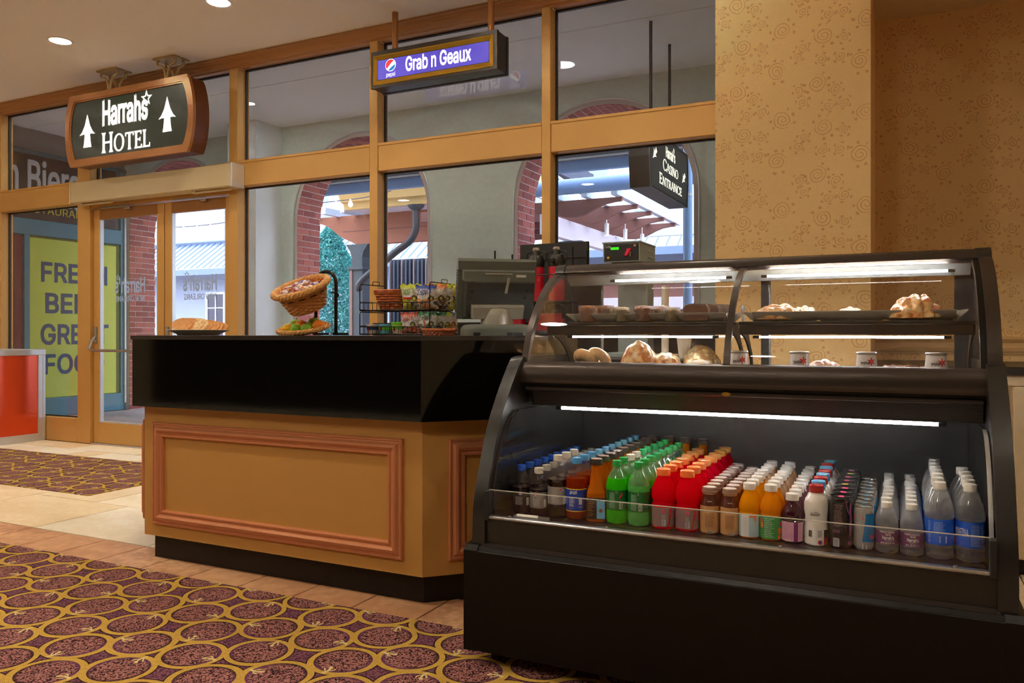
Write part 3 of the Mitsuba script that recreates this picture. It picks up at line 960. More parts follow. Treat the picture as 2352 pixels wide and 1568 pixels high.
# ================================================================== outside: the courtyard
mat('m_facade', S(198, 214, 234), 0.85)
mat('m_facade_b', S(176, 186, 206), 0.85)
mat('m_facade_brick', proc(lambda p, n, uv: mix(S(196, 200, 214), S(168, 172, 190), smoothstep(0.42, 0.5, dr.abs(p.z * 12 - dr.floor(p.z * 12) - 0.5)))), 0.85)
mat('m_awning', S(206, 218, 232), 0.4, 0.3)
mat('m_awning_edge', S(120, 140, 168), 0.5)
mat('m_dark_pane', S(62, 60, 84), 0.15)
mat('m_blue_pane', S(150, 180, 220), 0.15)
mat('m_rust', S(168, 104, 78), 0.7)
mat('m_rust_b', S(128, 84, 74), 0.7)
mat('m_cornice', S(232, 190, 120), 0.6)
mat('m_darkroof', S(72, 76, 92), 0.6)
mat('m_postgrey', S(70, 76, 80), 0.5)
mat('m_pipegrey', S(70, 66, 66), 0.5)
mat('m_postbrown', S(150, 112, 100), 0.6)
mat('m_lavender', S(216, 206, 214), 0.7)
mat('m_steelblue', S(120, 150, 190), 0.5)
mat('m_canopy', S(96, 98, 106), 0.8)
mat('m_louvre', S(60, 64, 76), 0.5)
mat('m_louvre_b', S(130, 114, 116), 0.5)
mat('m_bulb', S(255, 220, 150), 0.5)
mat('m_pipe', S(170, 176, 180), 0.5)

bd = thing('courtyard_building', 'long white building with sash windows across the courtyard', 'building')
BYY = 21.5
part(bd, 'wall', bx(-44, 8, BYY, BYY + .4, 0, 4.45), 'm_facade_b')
part(bd, 'upper_wall', bx(-44, 8, BYY + .05, BYY + .4, 4.45, 13), 'm_facade')
part(bd, 'ledge', bx(-44, 8, BYY - .35, BYY + .1, 4.45, 4.85), 'm_facade')
part(bd, 'pier', bx(-14.6, -13.4, BYY - .2, BYY + .1, 4.85, 13), 'm_facade_brick', label='grey brick pier')
part(bd, 'pier', bx(-22.9, -20.2, BYY - .12, BYY + .06, 4.9, 13), 'm_facade_brick', label='grey brick bay with a tall window')


def sash(x0, x1, z0, z1, y, m='m_blue_pane', nx=2, nz=3):
    w = part(bd, 'window', cat([bx(x0, x1, y - .06, y + .02, z0, z0 + .08), bx(x0, x1, y - .06, y + .02, z1 - .08, z1), bx(x0, x0 + .08, y - .06, y + .02, z0, z1), bx(x1 - .08, x1, y - .06, y + .02, z0, z1)]
                                 + [bx(x0 + (x1 - x0) * k / nx - .02, x0 + (x1 - x0) * k / nx + .02, y - .05, y + .02, z0, z1) for k in range(1, nx)]
                                 + [bx(x0, x1, y - .05, y + .02, z0 + (z1 - z0) * k / nz - .02, z0 + (z1 - z0) * k / nz + .02) for k in range(1, nz)]), 'm_white')
    kk = uniq(w + '__pane')
    scene[kk] = mikit.ply(bx(x0 + .04, x1 - .04, y - .02, y + .01, z0 + .04, z1 - .04), m)


sash(-22.1, -20.6, 5.3, 7.6, BYY - .1)
sash(-18.6, -17.3, 5.3, 7.6, BYY + .05)
sash(-12.6, -11.4, 5.3, 7.6, BYY + .05)
sash(-8.6, -7.4, 5.3, 7.6, BYY + .05)
sash(-5.0, -3.8, 5.3, 7.6, BYY + .05)
for x0 in (-23.0, -21.75, -20.5):
    sash(x0, x0 + .95, .3, 2.6, BYY, 'm_dark_pane', 2, 4)
sash(-20.5, -19.6, 2.72, 3.2, BYY, 'm_dark_pane', 2, 1)
sash(-13.2, -11.6, 1.0, 2.6, BYY, 'm_dark_pane', 2, 3)
for x0 in (-10.6, -8.0, -5.5, -3.2):
    sash(x0, x0 + 1.5, .9, 2.7, BYY, 'm_dark_pane', 2, 3)
aw_ = thing('awning', 'ribbed white metal awning along the building across the courtyard', 'awning')
A0, A1 = (20.0, 3.28), (21.45, 4.32)
part(aw_, 'sheet', ext_x(Polygon([A0, A1, (A1[0], A1[1] + .04), (A0[0], A0[1] + .04)]), -44, 8), 'm_awning')
for k, xx in enumerate(np.arange(-30, 8, 0.30)):
    part(aw_, 'rib', hull([(xx - .02, A0[0], A0[1] + .03), (xx + .02, A0[0], A0[1] + .03), (xx - .02, A1[0], A1[1] + .03), (xx + .02, A1[0], A1[1] + .03), (xx, A0[0], A0[1] + .09), (xx, A1[0], A1[1] + .09)]), 'm_awning_edge')
part(aw_, 'fascia', bx(-44, 8, 19.95, 20.02, 3.10, 3.30), 'm_awning_edge')
gl = thing('wall_lamp', 'warm lit wall lamp by the white doors across the courtyard', 'lamp')
lx_, lz_ = -21.0, 1.95
part(gl, 'shade', moved(lathe([(.02, 0), (.10, .05), (.13, .22), (.09, .36), (.03, .40)], 14), (lx_, 20.9, lz_)), 'm_bulb', True, emitter=lampmat('', (1, .75, .38), 1.6))
part(gl, 'arm', cyl((lx_, 20.95, lz_ + .02), (lx_, 21.48, lz_ - .1), .02, 6), 'm_darkroof')

# string lights
sl = thing('string_lights', 'string of warm round bulbs over the courtyard', 'string lights')
YW = 11.0
pw = [(-14.2, YW, 3.20), (-12.6, YW, 3.13), (-11.6, YW, 3.13), (-10.4, YW, 3.22), (-9.2, YW, 3.34), (-8.3, YW, 3.36), (-7.6, YW, 3.44)]
part(sl, 'wire', tube(smooth_curve(pw, 50), .008, 5), 'm_darkroof')
for px in (422, 453, 484, 738, 772, 805):
    s_ = (px - 1176) / 1835
    kx = YW / (FY + math.sin(YAW) * s_)
    xx = kx * (FX + math.cos(YAW) * s_)
    wz = float(np.interp(xx, [q[0] for q in pw], [q[2] for q in pw]))
    part(sl, 'bulb', moved(lathe([(.0, -.05), (.035, -.03), (.045, 0), (.03, .04), (.015, .06), (.015, .09)], 12), (xx, YW, wz - .085)), 'm_bulb', True, emitter=lampmat('', (1, .8, .5), 3.0))

# pavilion with the cream cornice and curved beam seen through the middle arch
pv = thing('pavilion', 'terracotta coloured pavilion with a cream cornice and flared columns in the courtyard', 'pavilion')
PVY = 12.0
beam = [(-10.6, 3.25), (-10.6, 3.20), (-9.95, 3.16), (-9.8, 3.13), (-9.68, 3.09), (-9.56, 3.02), (-9.46, 2.94), (-9.36, 2.87), (-9.25, 2.82), (-9.1, 2.76), (-9.0, 2.71), (-5.6, 2.71), (-5.6, 3.25)]
part(pv, 'fascia_beam', ext_y(Polygon(beam), PVY - .08, PVY + .08), 'm_rust')
part(pv, 'beam_joint', bx(-9.3, -5.6, PVY - .084, PVY - .078, 2.955, 2.968), 'm_rust_b')
part(pv, 'soffit', bx(-8.8, -5.2, PVY - .55, PVY + 1.6, 3.252, 3.27), 'm_lavender')
corn = [(0, 0), (-.10, .0), (-.14, .10), (-.22, .12), (-.30, .28), (-.42, .34), (-.46, .36), (-.46, .42), (0, .42)]
part(pv, 'cornice', ext_x(Polygon([(PVY - .5 + a, 3.26 + b) for a, b in corn]), -8.86, -5.1), 'm_cornice')
part(pv, 'roof', cat([bx(-8.95, -5.0, PVY - .97, PVY + 1.8, 3.68, 3.75), bx(-8.35, -5.0, PVY - .86, PVY + 1.8, 3.75, 3.86), bx(-7.6, -5.0, PVY - .74, PVY + 1.6, 3.86, 3.95)]), 'm_darkroof')
for cxx in (-8.95,):
    col = part(pv, 'column', bx(cxx - .11, cxx + .11, PVY - .11, PVY + .11, 0, 2.25), 'm_postgrey')
    part(pv, 'column_cover', bx(cxx - .17, cxx - .11, PVY - .13, PVY + .1, 0, 2.25), 'm_postbrown')
    part(pv, 'collar', bx(cxx - .20, cxx + .16, PVY - .16, PVY + .16, 2.24, 2.30, .01), 'm_postgrey')
    prof = [(-.12, 2.30), (-.12, 2.48), (-.15, 2.58), (-.20, 2.65), (-.25, 2.71), (.25, 2.71), (.20, 2.65), (.15, 2.58), (.12, 2.48), (.12, 2.30)]
    part(pv, 'capital', ext_y(Polygon([(cxx + a, b) for a, b in prof]), PVY - .13, PVY + .13), 'm_postgrey')
for k in range(4):
    xx = -10.3 + k * .42
    part(pv, 'slat', bx(xx, xx + .09, PVY - .5, PVY + 3.0, 3.24, 3.36), 'm_awning')
dpx = smooth_curve([(-7.37, 11.4, 3.22), (-7.37, 11.4, 3.0), (-7.38, 11.4, 2.82), (-7.46, 11.4, 2.68), (-7.7, 11.4, 2.52), (-8.1, 11.4, 2.26), (-8.44, 11.4, 2.04), (-8.7, 11.6, 1.88)], 40)
part(pv, 'downpipe', tube(dpx, .06, 10), 'm_pipegrey', True)
part(pv, 'downpipe_flange', lathe([(.0, 0), (.15, 0), (.12, -.04), (.07, -.08)], 16).apply_translation((-7.37, 11.4, 3.24)), 'm_postgrey')
part(pv, 'roof_beam', hull([(-8.05, 13.0, 2.52), (-8.05, 13.0, 2.72), (-6.0, 13.0, 2.5), (-6.0, 13.0, 2.8), (-8.05, 13.2, 2.52), (-8.05, 13.2, 2.72), (-6.0, 13.2, 2.5), (-6.0, 13.2, 2.8)]), 'm_lavender')
lv = thing('shutter', 'tall dark slatted shutter under the pavilion roof', 'shutter')
part(lv, 'panel', bx(-10.75, -8.1, 15.55, 15.6, 0, 2.80), 'm_louvre')
for k in range(24):
    xx = -10.75 + k * .11
    part(lv, 'slat', bx(xx, xx + (.045 if k % 3 else .03), 15.48, 15.55, 0, 2.80), ('m_louvre_b', 'm_darkroof', 'm_louvre')[k % 3])

# overhead canopy with conduits just outside the arches
cn = thing('canopy', 'dark steel canopy with blue beams and conduits outside the arches', 'canopy')
part(cn, 'slab', bx(-9.4, 4, 9.5, 10.2, 3.44, 3.55), 'm_canopy')
part(cn, 'edge_beam', bx(-9.4, 4, 10.2, 10.3, 3.30, 3.55), 'm_steelblue')
for yy, zz in ((9.65, 3.42), (9.95, 3.42)):
    part(cn, 'conduit', cyl((-9.3, yy, zz), (4, yy, zz), .018, 8), 'm_pipe')
part(cn, 'pipe_beam', cyl((-5.0, 10.75, 3.2), (4, 10.75, 3.2), .11, 14), 'm_steelblue', True)
part(cn, 'light_band', bx(-5.0, 4, 10.9, 11.0, 3.31, 3.345), 'm_white')
part(cn, 'wall_band', bx(-4.6, 4, 15.4, 15.5, 3.0, 4.6), 'm_facade')
part(cn, 'strut', cyl((-4.62, 11.0, 3.42), (-4.12, 11.3, 3.02), .022, 8), 'm_pipe')

# pergola through the right arch
pg = thing('pergola', 'pergola of curved brown rafters under pale slats beyond the right arch', 'pergola')
raf = [(-7.0, 2.88), (-4.75, 2.88), (-4.62, 2.84), (-4.5, 2.80), (-4.34, 2.79), (-4.17, 2.82), (-4.06, 2.87), (-3.95, 2.92), (-3.85, 2.955), (-3.72, 2.975), (-3.62, 2.98), (-3.6, 3.04), (-7.0, 3.04)]
for k in range(5):
    yy = 11.0 + .75 * k
    part(pg, 'rafter', ext_y(Polygon(raf), yy - .03, yy + .03), 'm_rust_b')
for k in range(6):
    xx = -5.9 + k * .45
    part(pg, 'slat', bx(xx - .045, xx + .045, 10.75, 14.35, 3.04, 3.13), 'm_awning')
part(pg, 'beam', bx(-4.86, -4.72, 10.9, 15.2, 2.56, 2.86), 'm_lavender')
cp = [(-.12, 1.9), (-.12, 2.22), (-.17, 2.38), (-.27, 2.52), (.27, 2.52), (.17, 2.38), (.12, 2.22), (.12, 1.9)]
part(pg, 'capital', ext_y(Polygon([(-4.86 + a, b + .04) for a, b in cp]), 11.9, 12.16), 'm_postgrey')
part(pg, 'column', bx(-4.98, -4.74, 11.91, 12.15, 0, 1.94), 'm_postgrey')
for k in range(3):
    sp = thing('pergola_spotlight', ('white cylinder spotlight nearest the glass under the pergola', 'middle white cylinder spotlight under the pergola', 'farthest white cylinder spotlight under the pergola')[k], 'spotlight', 'cylinder spotlights under the pergola')
    xx, yy = -4.16 + .06 * k, 11.9 + .75 * k
    part(sp, 'body', cyl((xx, yy, 2.62), (xx, yy, 2.80), .035, 14), 'm_white', 30)
    part(sp, 'lens', cyl((xx, yy, 2.608), (xx, yy, 2.62), .03, 14), 'm_bulb', emitter=lampmat('', (1, .8, .5), 1.5))
    part(sp, 'stem', cyl((xx, yy, 2.80), (xx, yy, 3.035), .008, 6), 'm_white')
pole = thing('downspout', 'blue painted pole at the edge of the right arch', 'pole')
part(pole, 'pipe', cyl((-2.12, 8.75, 0), (-2.12, 8.75, 3.44), .05, 14), 'm_steelblue', 30)
for zz in (.9, 1.35, 1.8, 2.6):
    part(pole, 'strap', lathe([(.05, -.015), (.056, -.015), (.056, .015), (.05, .015)], 14).apply_translation((-2.12, 8.75, zz)), 'm_pipe')
hall = thing('brown_building', 'low brown building behind the pergola', 'building')
part(hall, 'wall', bx(-8.0, 1.5, 17.6, 17.8, 0, 2.35), 'm_rust_b')
part(hall, 'band', bx(-8.0, 1.5, 17.5, 17.62, 1.62, 1.9), 'm_lavender')
part(hall, 'band', bx(-8.0, 1.5, 17.5, 17.62, 2.3, 2.42), 'm_darkroof')

# the tree
tr = thing('tree', 'bushy blue-green tree in front of the awning', 'tree')
scene['m_leaf'] = {'type': 'principledthin', 'base_color': rgb(S(110, 186, 176)), 'roughness': 0.5, 'spec_trans': 0.0, 'diff_trans': 0.8, 'eta': 1.4}
scene['m_leaf_b'] = {'type': 'principledthin', 'base_color': rgb(S(70, 150, 150)), 'roughness': 0.5, 'spec_trans': 0.0, 'diff_trans': 0.8, 'eta': 1.4}
mat('m_bark', S(96, 84, 76), 0.9)
tc = np.array([-11.25, 14.0, 0])
part(tr, 'trunk', tube(smooth_curve([tc, tc + (0, 0, .6), tc + (.05, 0, 1.4), tc + (0, .03, 2.4)], 12), np.linspace(.07, .02, 12), 7), 'm_bark', True)
for leafm, seed, nn in (('m_leaf', 1, 8000), ('m_leaf_b', 2, 8000)):
    r_ = np.random.default_rng(seed)
    z = r_.uniform(.15, 3.45, nn)
    rad = np.interp(z, [0, .5, 1.6, 2.4, 3.0, 3.5], [.62, .85, .80, .58, .34, .05])
    a = r_.uniform(0, 2 * np.pi, nn)
    rr = rad * np.sqrt(r_.uniform(.25, 1, nn)) * (0.75 + .5 * meshkit.noise(np.c_[np.cos(a) * 2, np.sin(a) * 2, z * 3], 3))
    c = np.c_[tc[0] + rr * np.cos(a), tc[1] + rr * np.sin(a), z]
    d1 = r_.normal(size=(nn, 3))
    d1 /= np.linalg.norm(d1, axis=1, keepdims=True)
    d2 = np.cross(d1, r_.normal(size=(nn, 3)))
    d2 /= np.linalg.norm(d2, axis=1, keepdims=True)
    L, Wd = .042, .02
    v = np.stack([c - d1 * L, c + d2 * Wd, c + d1 * L, c - d2 * Wd], 1).reshape(-1, 3)
    o = np.arange(nn) * 4
    part(tr, 'foliage', trimesh.Trimesh(v, np.vstack([np.c_[o, o + 1, o + 2], np.c_[o, o + 2, o + 3]]), process=False), leafm, kind='stuff')

# ================================================================== the counter
CT = 1.063
ct = thing('counter', 'yellow panelled counter with copper mouldings, a black apron and a black kick base', 'counter')


def bay(xl, xr, y, cl, cr, yb):
    """plan outline with 45 degree wings of length cl and cr (along x)"""
    return [(xl - cl, y + cl), (xl, y), (xr, y), (xr + cr, y + cr), (xr + cr, yb), (xl - cl, yb)]


YBK = 3.42
CL, CR = .56, .345


def prism(pts, z0, z1):
    m = ext(Polygon(pts), z1 - z0)
    m.apply_translation((0, 0, z0))
    return m


part(ct, 'kick_base', prism(bay(-3.236, -1.712, 2.706, CL, CR, YBK - .04), 0.0005, .116), 'm_black_kick', label='black kick base')
part(ct, 'body', prism(bay(-3.252, -1.690, 2.66, CL, CR, YBK), .116, .735), 'm_yellow_paint', label='yellow painted panelling')
part(ct, 'apron', prism(bay(-3.262, -1.658, 2.60, CL + .02, CR + .02, YBK + .02), .732, 1.044), 'm_black_gloss', label='glossy black apron')
part(ct, 'top', prism(bay(-3.266, -1.654, 2.592, CL + .025, CR + .025, YBK + .03), 1.0445, CT), 'm_black_top', label='black stone top')
MP = [(0, 0), (0, .012), (.004, .016), (.010, .016), (.013, .012), (.017, .013), (.026, .022), (.036, .024), (.046, .018), (.050, .012), (.053, .012), (.058, .017), (.064, .017), (.068, .010), (.070, 0)]


def panel_mould(p0, p1, z0, z1):
    p0, p1 = np.array(p0), np.array(p1)
    d = (p1 - p0)
    w = np.linalg.norm(d)
    d = d / w
    m = moulding(w, z1 - z0, MP)
    c = (p0 + p1) / 2
    part(ct, 'panel_moulding', frame_to(m, (c[0], c[1], (z0 + z1) / 2), (d[0], d[1], 0), (0, 0, 1)), 'm_copper', 40, label='copper coloured panel moulding')


panel_mould((-3.185, 2.6595), (-1.777, 2.6595), .175, .655)
q = math.sqrt(.5)
panel_mould((-1.690 + .105 * q, 2.6595 + .105 * q), (-1.690 + .445 * q, 2.6595 + .445 * q), .175, .655)
panel_mould((-3.252 - .70 * q, 2.6595 + .70 * q), (-3.252 - .075 * q, 2.6595 + .075 * q), .175, .655)

# ------------------------------------------------------------------ baskets
mat('m_wicker', proc(lambda p, n, uv: mi.Color3f(*S(206, 140, 74)) * (0.7 + 0.5 * noise(p.x * 160, p.y * 160, p.z * 160))), 0.5)
mat('m_wicker_red', proc(lambda p, n, uv: mi.Color3f(*S(186, 98, 50)) * (0.7 + 0.5 * noise(p.x * 160, p.y * 160, p.z * 160))), 0.45)
mat('m_wicker_pale', proc(lambda p, n, uv: mi.Color3f(*S(222, 166, 96)) * (0.75 + 0.4 * noise(p.x * 160, p.y * 160, p.z * 160))), 0.5)
mat('m_wicker_dark', proc(lambda p, n, uv: mi.Color3f(*S(140, 72, 44)) * (0.6 + 0.7 * noise(p.x * 160, p.y * 160, p.z * 160))), 0.35)
mat('m_wire', S(20, 20, 22), 0.35, 0.4)
mat('m_stand', S(34, 24, 20), 0.25, 0.5)


def basket(r0, r1, h, rings, stakes, rim=.014, n=96, fr=.006, sx=1.0, sy=1.0, pw=1.0):
    """woven bowl; returns weave, stakes, rim, base meshes around the origin, base at z = 0"""
    a = np.arange(n) * 2 * np.pi / n
    W = []
    for k in range(rings):
        u = (k + .5) / rings
        R = r0 + (r1 - r0) * u ** pw
        rr = R + .0035 * np.cos(stakes / 2 * a + np.pi * (k % 2))
        W.append(tube(np.c_[rr * np.cos(a), rr * np.sin(a), np.full(n, u * h)], np.full(n, fr), 5, True))
    st = []
    for j in range(stakes):
        t = j * 2 * np.pi / stakes
        uu = np.linspace(0, 1, 6)
        R = r0 + (r1 - r0) * uu ** pw
        st.append(tube(np.c_[R * np.cos(t), R * np.sin(t), uu * h], .003, 4))
    R_ = []
    for ph in range(3):
        tt = np.linspace(0, 2 * np.pi, 160, endpoint=False)
        tw = 14 * tt + ph * 2 * np.pi / 3
        rr = r1 + rim * .6 + rim * .55 * np.cos(tw)
        R_.append(tube(np.c_[rr * np.cos(tt), rr * np.sin(tt), h + rim * .55 * np.sin(tw)], rim * .62, 6, True))
    base = lathe([(0.0, .002), (r0, .002), (r0 + .004, .008), (r0, .014), (0, .010)], 32)
    out = [cat(W), cat(st), cat(R_), base]
    for m in out:
        m.vertices = m.vertices * np.array([sx, sy, 1])
    return out


CANDY = []


def candy(L, r, c1, c2, seed):
    """twist-wrapped bar"""
    n, k = 18, 10
    u = np.linspace(-1, 1, n)
    prof = np.where(np.abs(u) < .72, 1.0, np.where(np.abs(u) < .8, .45, 1.15))
    r_ = np.random.default_rng(seed)
    a = np.arange(k) * 2 * np.pi / k
    rr = r * prof[:, None] * (1 + .12 * r_.normal(size=(n, k)))
    v = np.stack([np.broadcast_to((u * L / 2)[:, None], (n, k)), rr * np.cos(a), .62 * rr * np.sin(a)], -1).reshape(-1, 3)
    i, j = np.meshgrid(np.arange(n - 1), np.arange(k), indexing='ij')
    a0, a1 = i * k + j, i * k + (j + 1) % k
    f = np.concatenate([np.stack([a0, a0 + k, a1 + k], -1).reshape(-1, 3), np.stack([a0, a1 + k, a1], -1).reshape(-1, 3)])
    m = trimesh.Trimesh(v, f, process=False)
    col = np.where((np.sin(v[:, 0] * 160 + seed) > .3)[:, None], np.array(c2), np.array(c1))
    return m, col


# stand with the tilted candy basket
SBX, SBY = -2.60, 2.98
st = thing('basket_stand', 'black arched tube stand carrying two wicker baskets on the counter', 'stand')
ux = np.array([1.0, 0.0])
arch_p = []
c0 = np.array([-2.466, 3.03])
hw = .060
for z in np.linspace(CT + .012, CT + .245, 8):
    arch_p.append((c0[0] - hw, c0[1], z))
for tt in np.linspace(np.pi, 0, 16)[1:-1]:
    arch_p.append((c0[0] + hw * math.cos(tt), c0[1], CT + .245 + hw * math.sin(tt)))
for z in np.linspace(CT + .245, CT + .012, 8):
    arch_p.append((c0[0] + hw, c0[1], z))
part(st, 'arch', tube(arch_p, .0085, 10), 'm_stand', True)
for sg in (-1, 1):
    part(st, 'foot', cyl((c0[0] + sg * hw, c0[1] - .02, CT + .008), (c0[0] + sg * hw, c0[1] + .09, CT + .008), .0055, 8), 'm_stand')


def tilt_matrix(loc, rx, ry, rz):
    M = trimesh.transformations.euler_matrix(math.radians(rx), math.radians(ry), math.radians(rz), 'sxyz')
    M[:3, 3] = loc
    return M


def setm(m, M):
    m = m.copy()
    m.apply_transform(M)
    return m


M1 = tilt_matrix((-2.447, 2.885, CT + .122), 25, -4, 0)
bw, bs, br_, bb = basket(.076, .116, .108, 13, 26)
tb = thing('wicker_basket', 'tan round wicker basket of wrapped candy tilted high on the arched stand', 'basket')
part(tb, 'weave', setm(bw, M1), 'm_wicker')
part(tb, 'stake', setm(bs, M1), 'm_wicker', kind='stuff')
part(tb, 'rim', setm(br_, M1), 'm_wicker_pale')
part(tb, 'base', setm(bb, M1), 'm_wicker_red')
aa = np.arange(60) * 2 * np.pi / 60
part(st, 'hoop', setm(tube(np.c_[.108 * np.cos(aa), .108 * np.sin(aa), np.full(60, .076)], .0028, 6, True), M1), 'm_wire')
part(st, 'hoop_arm', tube(smooth_curve([(-2.40, 2.985, CT + .20), (-2.385, 3.01, CT + .20), (-2.39, 3.028, CT + .19), (-2.405, 3.03, CT + .18)], 12), .0028, 6), 'm_wire')
cr_ = np.random.default_rng(4)
cols = [((.85, .83, .84), (.55, .12, .18)), ((.8, .78, .85), (.2, .16, .45)), ((.86, .8, .74), (.75, .3, .12)), ((.9, .86, .88), (.7, .5, .6)), ((.82, .6, .55), (.9, .86, .84))]
part_inner = lathe([(0.0, .085), (.108, .092)], 24)
part(tb, 'filling', setm(part_inner, M1), 'm_wicker_red')
for k in range(20):
    a, rr = cr_.uniform(0, 2 * np.pi), .085 * math.sqrt(cr_.uniform(0, 1))
    m, c = candy(.062, .0085, *cols[k % 5], seed=k)
    m = moved(m, (rr * math.cos(a), rr * math.sin(a), .100 + .008 * (k % 3)), rz=cr_.uniform(-40, 40), rx=cr_.uniform(-25, 25), ry=cr_.uniform(-12, 12))
    t = thing('candy_bar', 'small wrapped candy in the tilted wicker basket', 'candy', 'wrapped candies in the tilted basket')
    put(t, setm(m, M1), 'm_vcol_gloss', color=c)

# lower fruit basket
M2 = tilt_matrix((-2.470, 2.88, CT + .0105), 12, 0, 0)
bw, bs, br_, bb = basket(.030, .106, .024, 6, 26, rim=.010)
fb = thing('fruit_basket', 'shallow tan wicker basket of fruit at the foot of the arched stand', 'basket')
part(fb, 'weave', setm(bw, M2), 'm_wicker')
part(fb, 'rim', setm(br_, M2), 'm_wicker_pale')
part(fb, 'base', setm(bb, M2), 'm_wicker_red')
mat('m_orange', S(246, 140, 20), 0.4, bump=proc(lambda p, n, uv: noise(p.x * 600, p.y * 600, p.z * 600), 4e-4), bscale=0.0006)
mat('m_lemon', S(244, 196, 30), 0.4)
mat('m_apple', proc(lambda p, n, uv: mix(S(120, 160, 20), S(160, 190, 50), noise(p.x * 200, p.y * 200, p.z * 40))), 0.2)
mat('m_lime', S(130, 190, 50), 0.3)
mat('m_stem', S(70, 50, 24), 0.7)


def apple(r):
    a = np.linspace(0, np.pi, 18)
    prof = [(r * math.sin(t) * (1 + .10 * math.cos(t)), -r * .92 * math.cos(t) - (.16 * r * math.exp(-((np.pi - t) / .42) ** 2)) + .08 * r * math.exp(-(t / .4) ** 2)) for t in a]
    return lathe(prof, 22)


fr_list = [('apple', -.072, .020, .050, .031, 'm_apple', 'mottled green apple at the left end of the fruit basket'), ('orange', -.022, -.002, .044, .029, 'm_orange', 'orange left of the big green apple in the fruit basket'), ('apple', .032, .022, .054, .033, 'm_apple', 'biggest green apple, at the middle of the fruit basket'), ('orange', .078, .000, .044, .029, 'm_orange', 'orange at the right end of the fruit basket'),
           ('lemon', -.066, -.042, .032, .025, 'm_lemon', 'yellow lemon at the front left of the fruit basket'), ('lime', -.006, -.060, .030, .024, 'm_lime', 'light green lime at the front of the fruit basket under the orange'), ('lime', .046, -.052, .031, .024, 'm_lime', 'light green lime at the front right of the fruit basket')]
for nm, x, y, z, r, mm, lb in fr_list:
    t = thing(nm, lb, nm if nm != 'lime' else 'lime')
    base = np.array([-2.470 + x, 2.89 + y, CT + .0 + z])
    if nm == 'apple':
        part(t, 'flesh', moved(apple(r), base, rx=20, ry=15), mm, True)
        part(t, 'stem', tube([base + (0, 0, r * .7), base + (.004, -.004, r * 1.1)], .0016, 5), 'm_stem')
    elif nm == 'lemon':
        put(t, moved(ico(r, 3, (1.18, .9, .9)), base, rz=20), mm, True)
    else:
        put(t, moved(ico(r, 3, (1, 1, .96)), base), mm, True)

# plate of bread ------------------------------------------------------
mat('m_crust', proc(lambda p, n, uv: mix(S(196, 124, 62), S(232, 176, 110), fbm(p.x * 70, p.y * 70, p.z * 70, 3))), 0.6)
mat('m_crumb', proc(lambda p, n, uv: mix(S(214, 160, 100), S(244, 214, 164), smoothstep(.3, .6, fbm(p.x * 110, p.y * 110, p.z * 110, 3)))), 0.6)
mat('m_plate', S(224, 220, 212), 0.2)
BXp, BYp = -3.225, 2.96
pl = thing('bread_plate', 'white plate of bread slices at the left end of the counter', 'plate')
put(pl, moved(lathe([(0, .004), (.09, .004), (.095, 0), (.10, 0), (.105, .008), (.14, .022), (.152, .026), (.152, .029), (.138, .027), (.10, .0125), (0, .0105)], 48), (BXp, BYp, CT + .0004)), 'm_plate', 40)
NTH = ('first', 'second', 'third', 'fourth', 'fifth', 'sixth', 'seventh', 'eighth', 'ninth', 'tenth')
for k in range(9):
    u = k / 8
    x = -.092 + .205 * u ** .85
    rr = .052 - .022 * max(0, u - .25)
    d = np.linspace(0, 2 * np.pi, 28, endpoint=False)
    outl = Polygon([(rr * 1.05 * math.cos(a) * (1 + .06 * math.sin(3 * a)), rr * .80 * math.sin(a)) for a in d])
    m = ext(outl, .014)
    m = m.subdivide()
    m = lumpy(m, .0016, 90, k)
    m = moved(m, (0, 0, 0), rx=58 + 5 * math.sin(k * 3), rz=20 + 8 * math.sin(k * 1.7))
    m.apply_translation((BXp + .82 * x, BYp + .45 * x + .012, 0))
    m.apply_translation((0, 0, CT + .0125 - m.bounds[0, 2]))
    t = thing('bread_slice', NTH[k] + ' bread slice from the left on the white plate', 'bread', 'bread slices on the white plate')
    put(t, m, 'm_crumb' if k in (2, 3) else 'm_crust')

# wire rack ------------------------------------------------------------
RX0, RX1, RY0, RY1 = -2.245, -1.868, 3.0, 3.20
RZ1 = CT + .115
rk = thing('wire_rack', 'black two-tier wire rack of crisp bags on the counter beside the till', 'rack')
wr = .0020


def rod(*p, r=wr):
    return tube(list(p), r, 6)


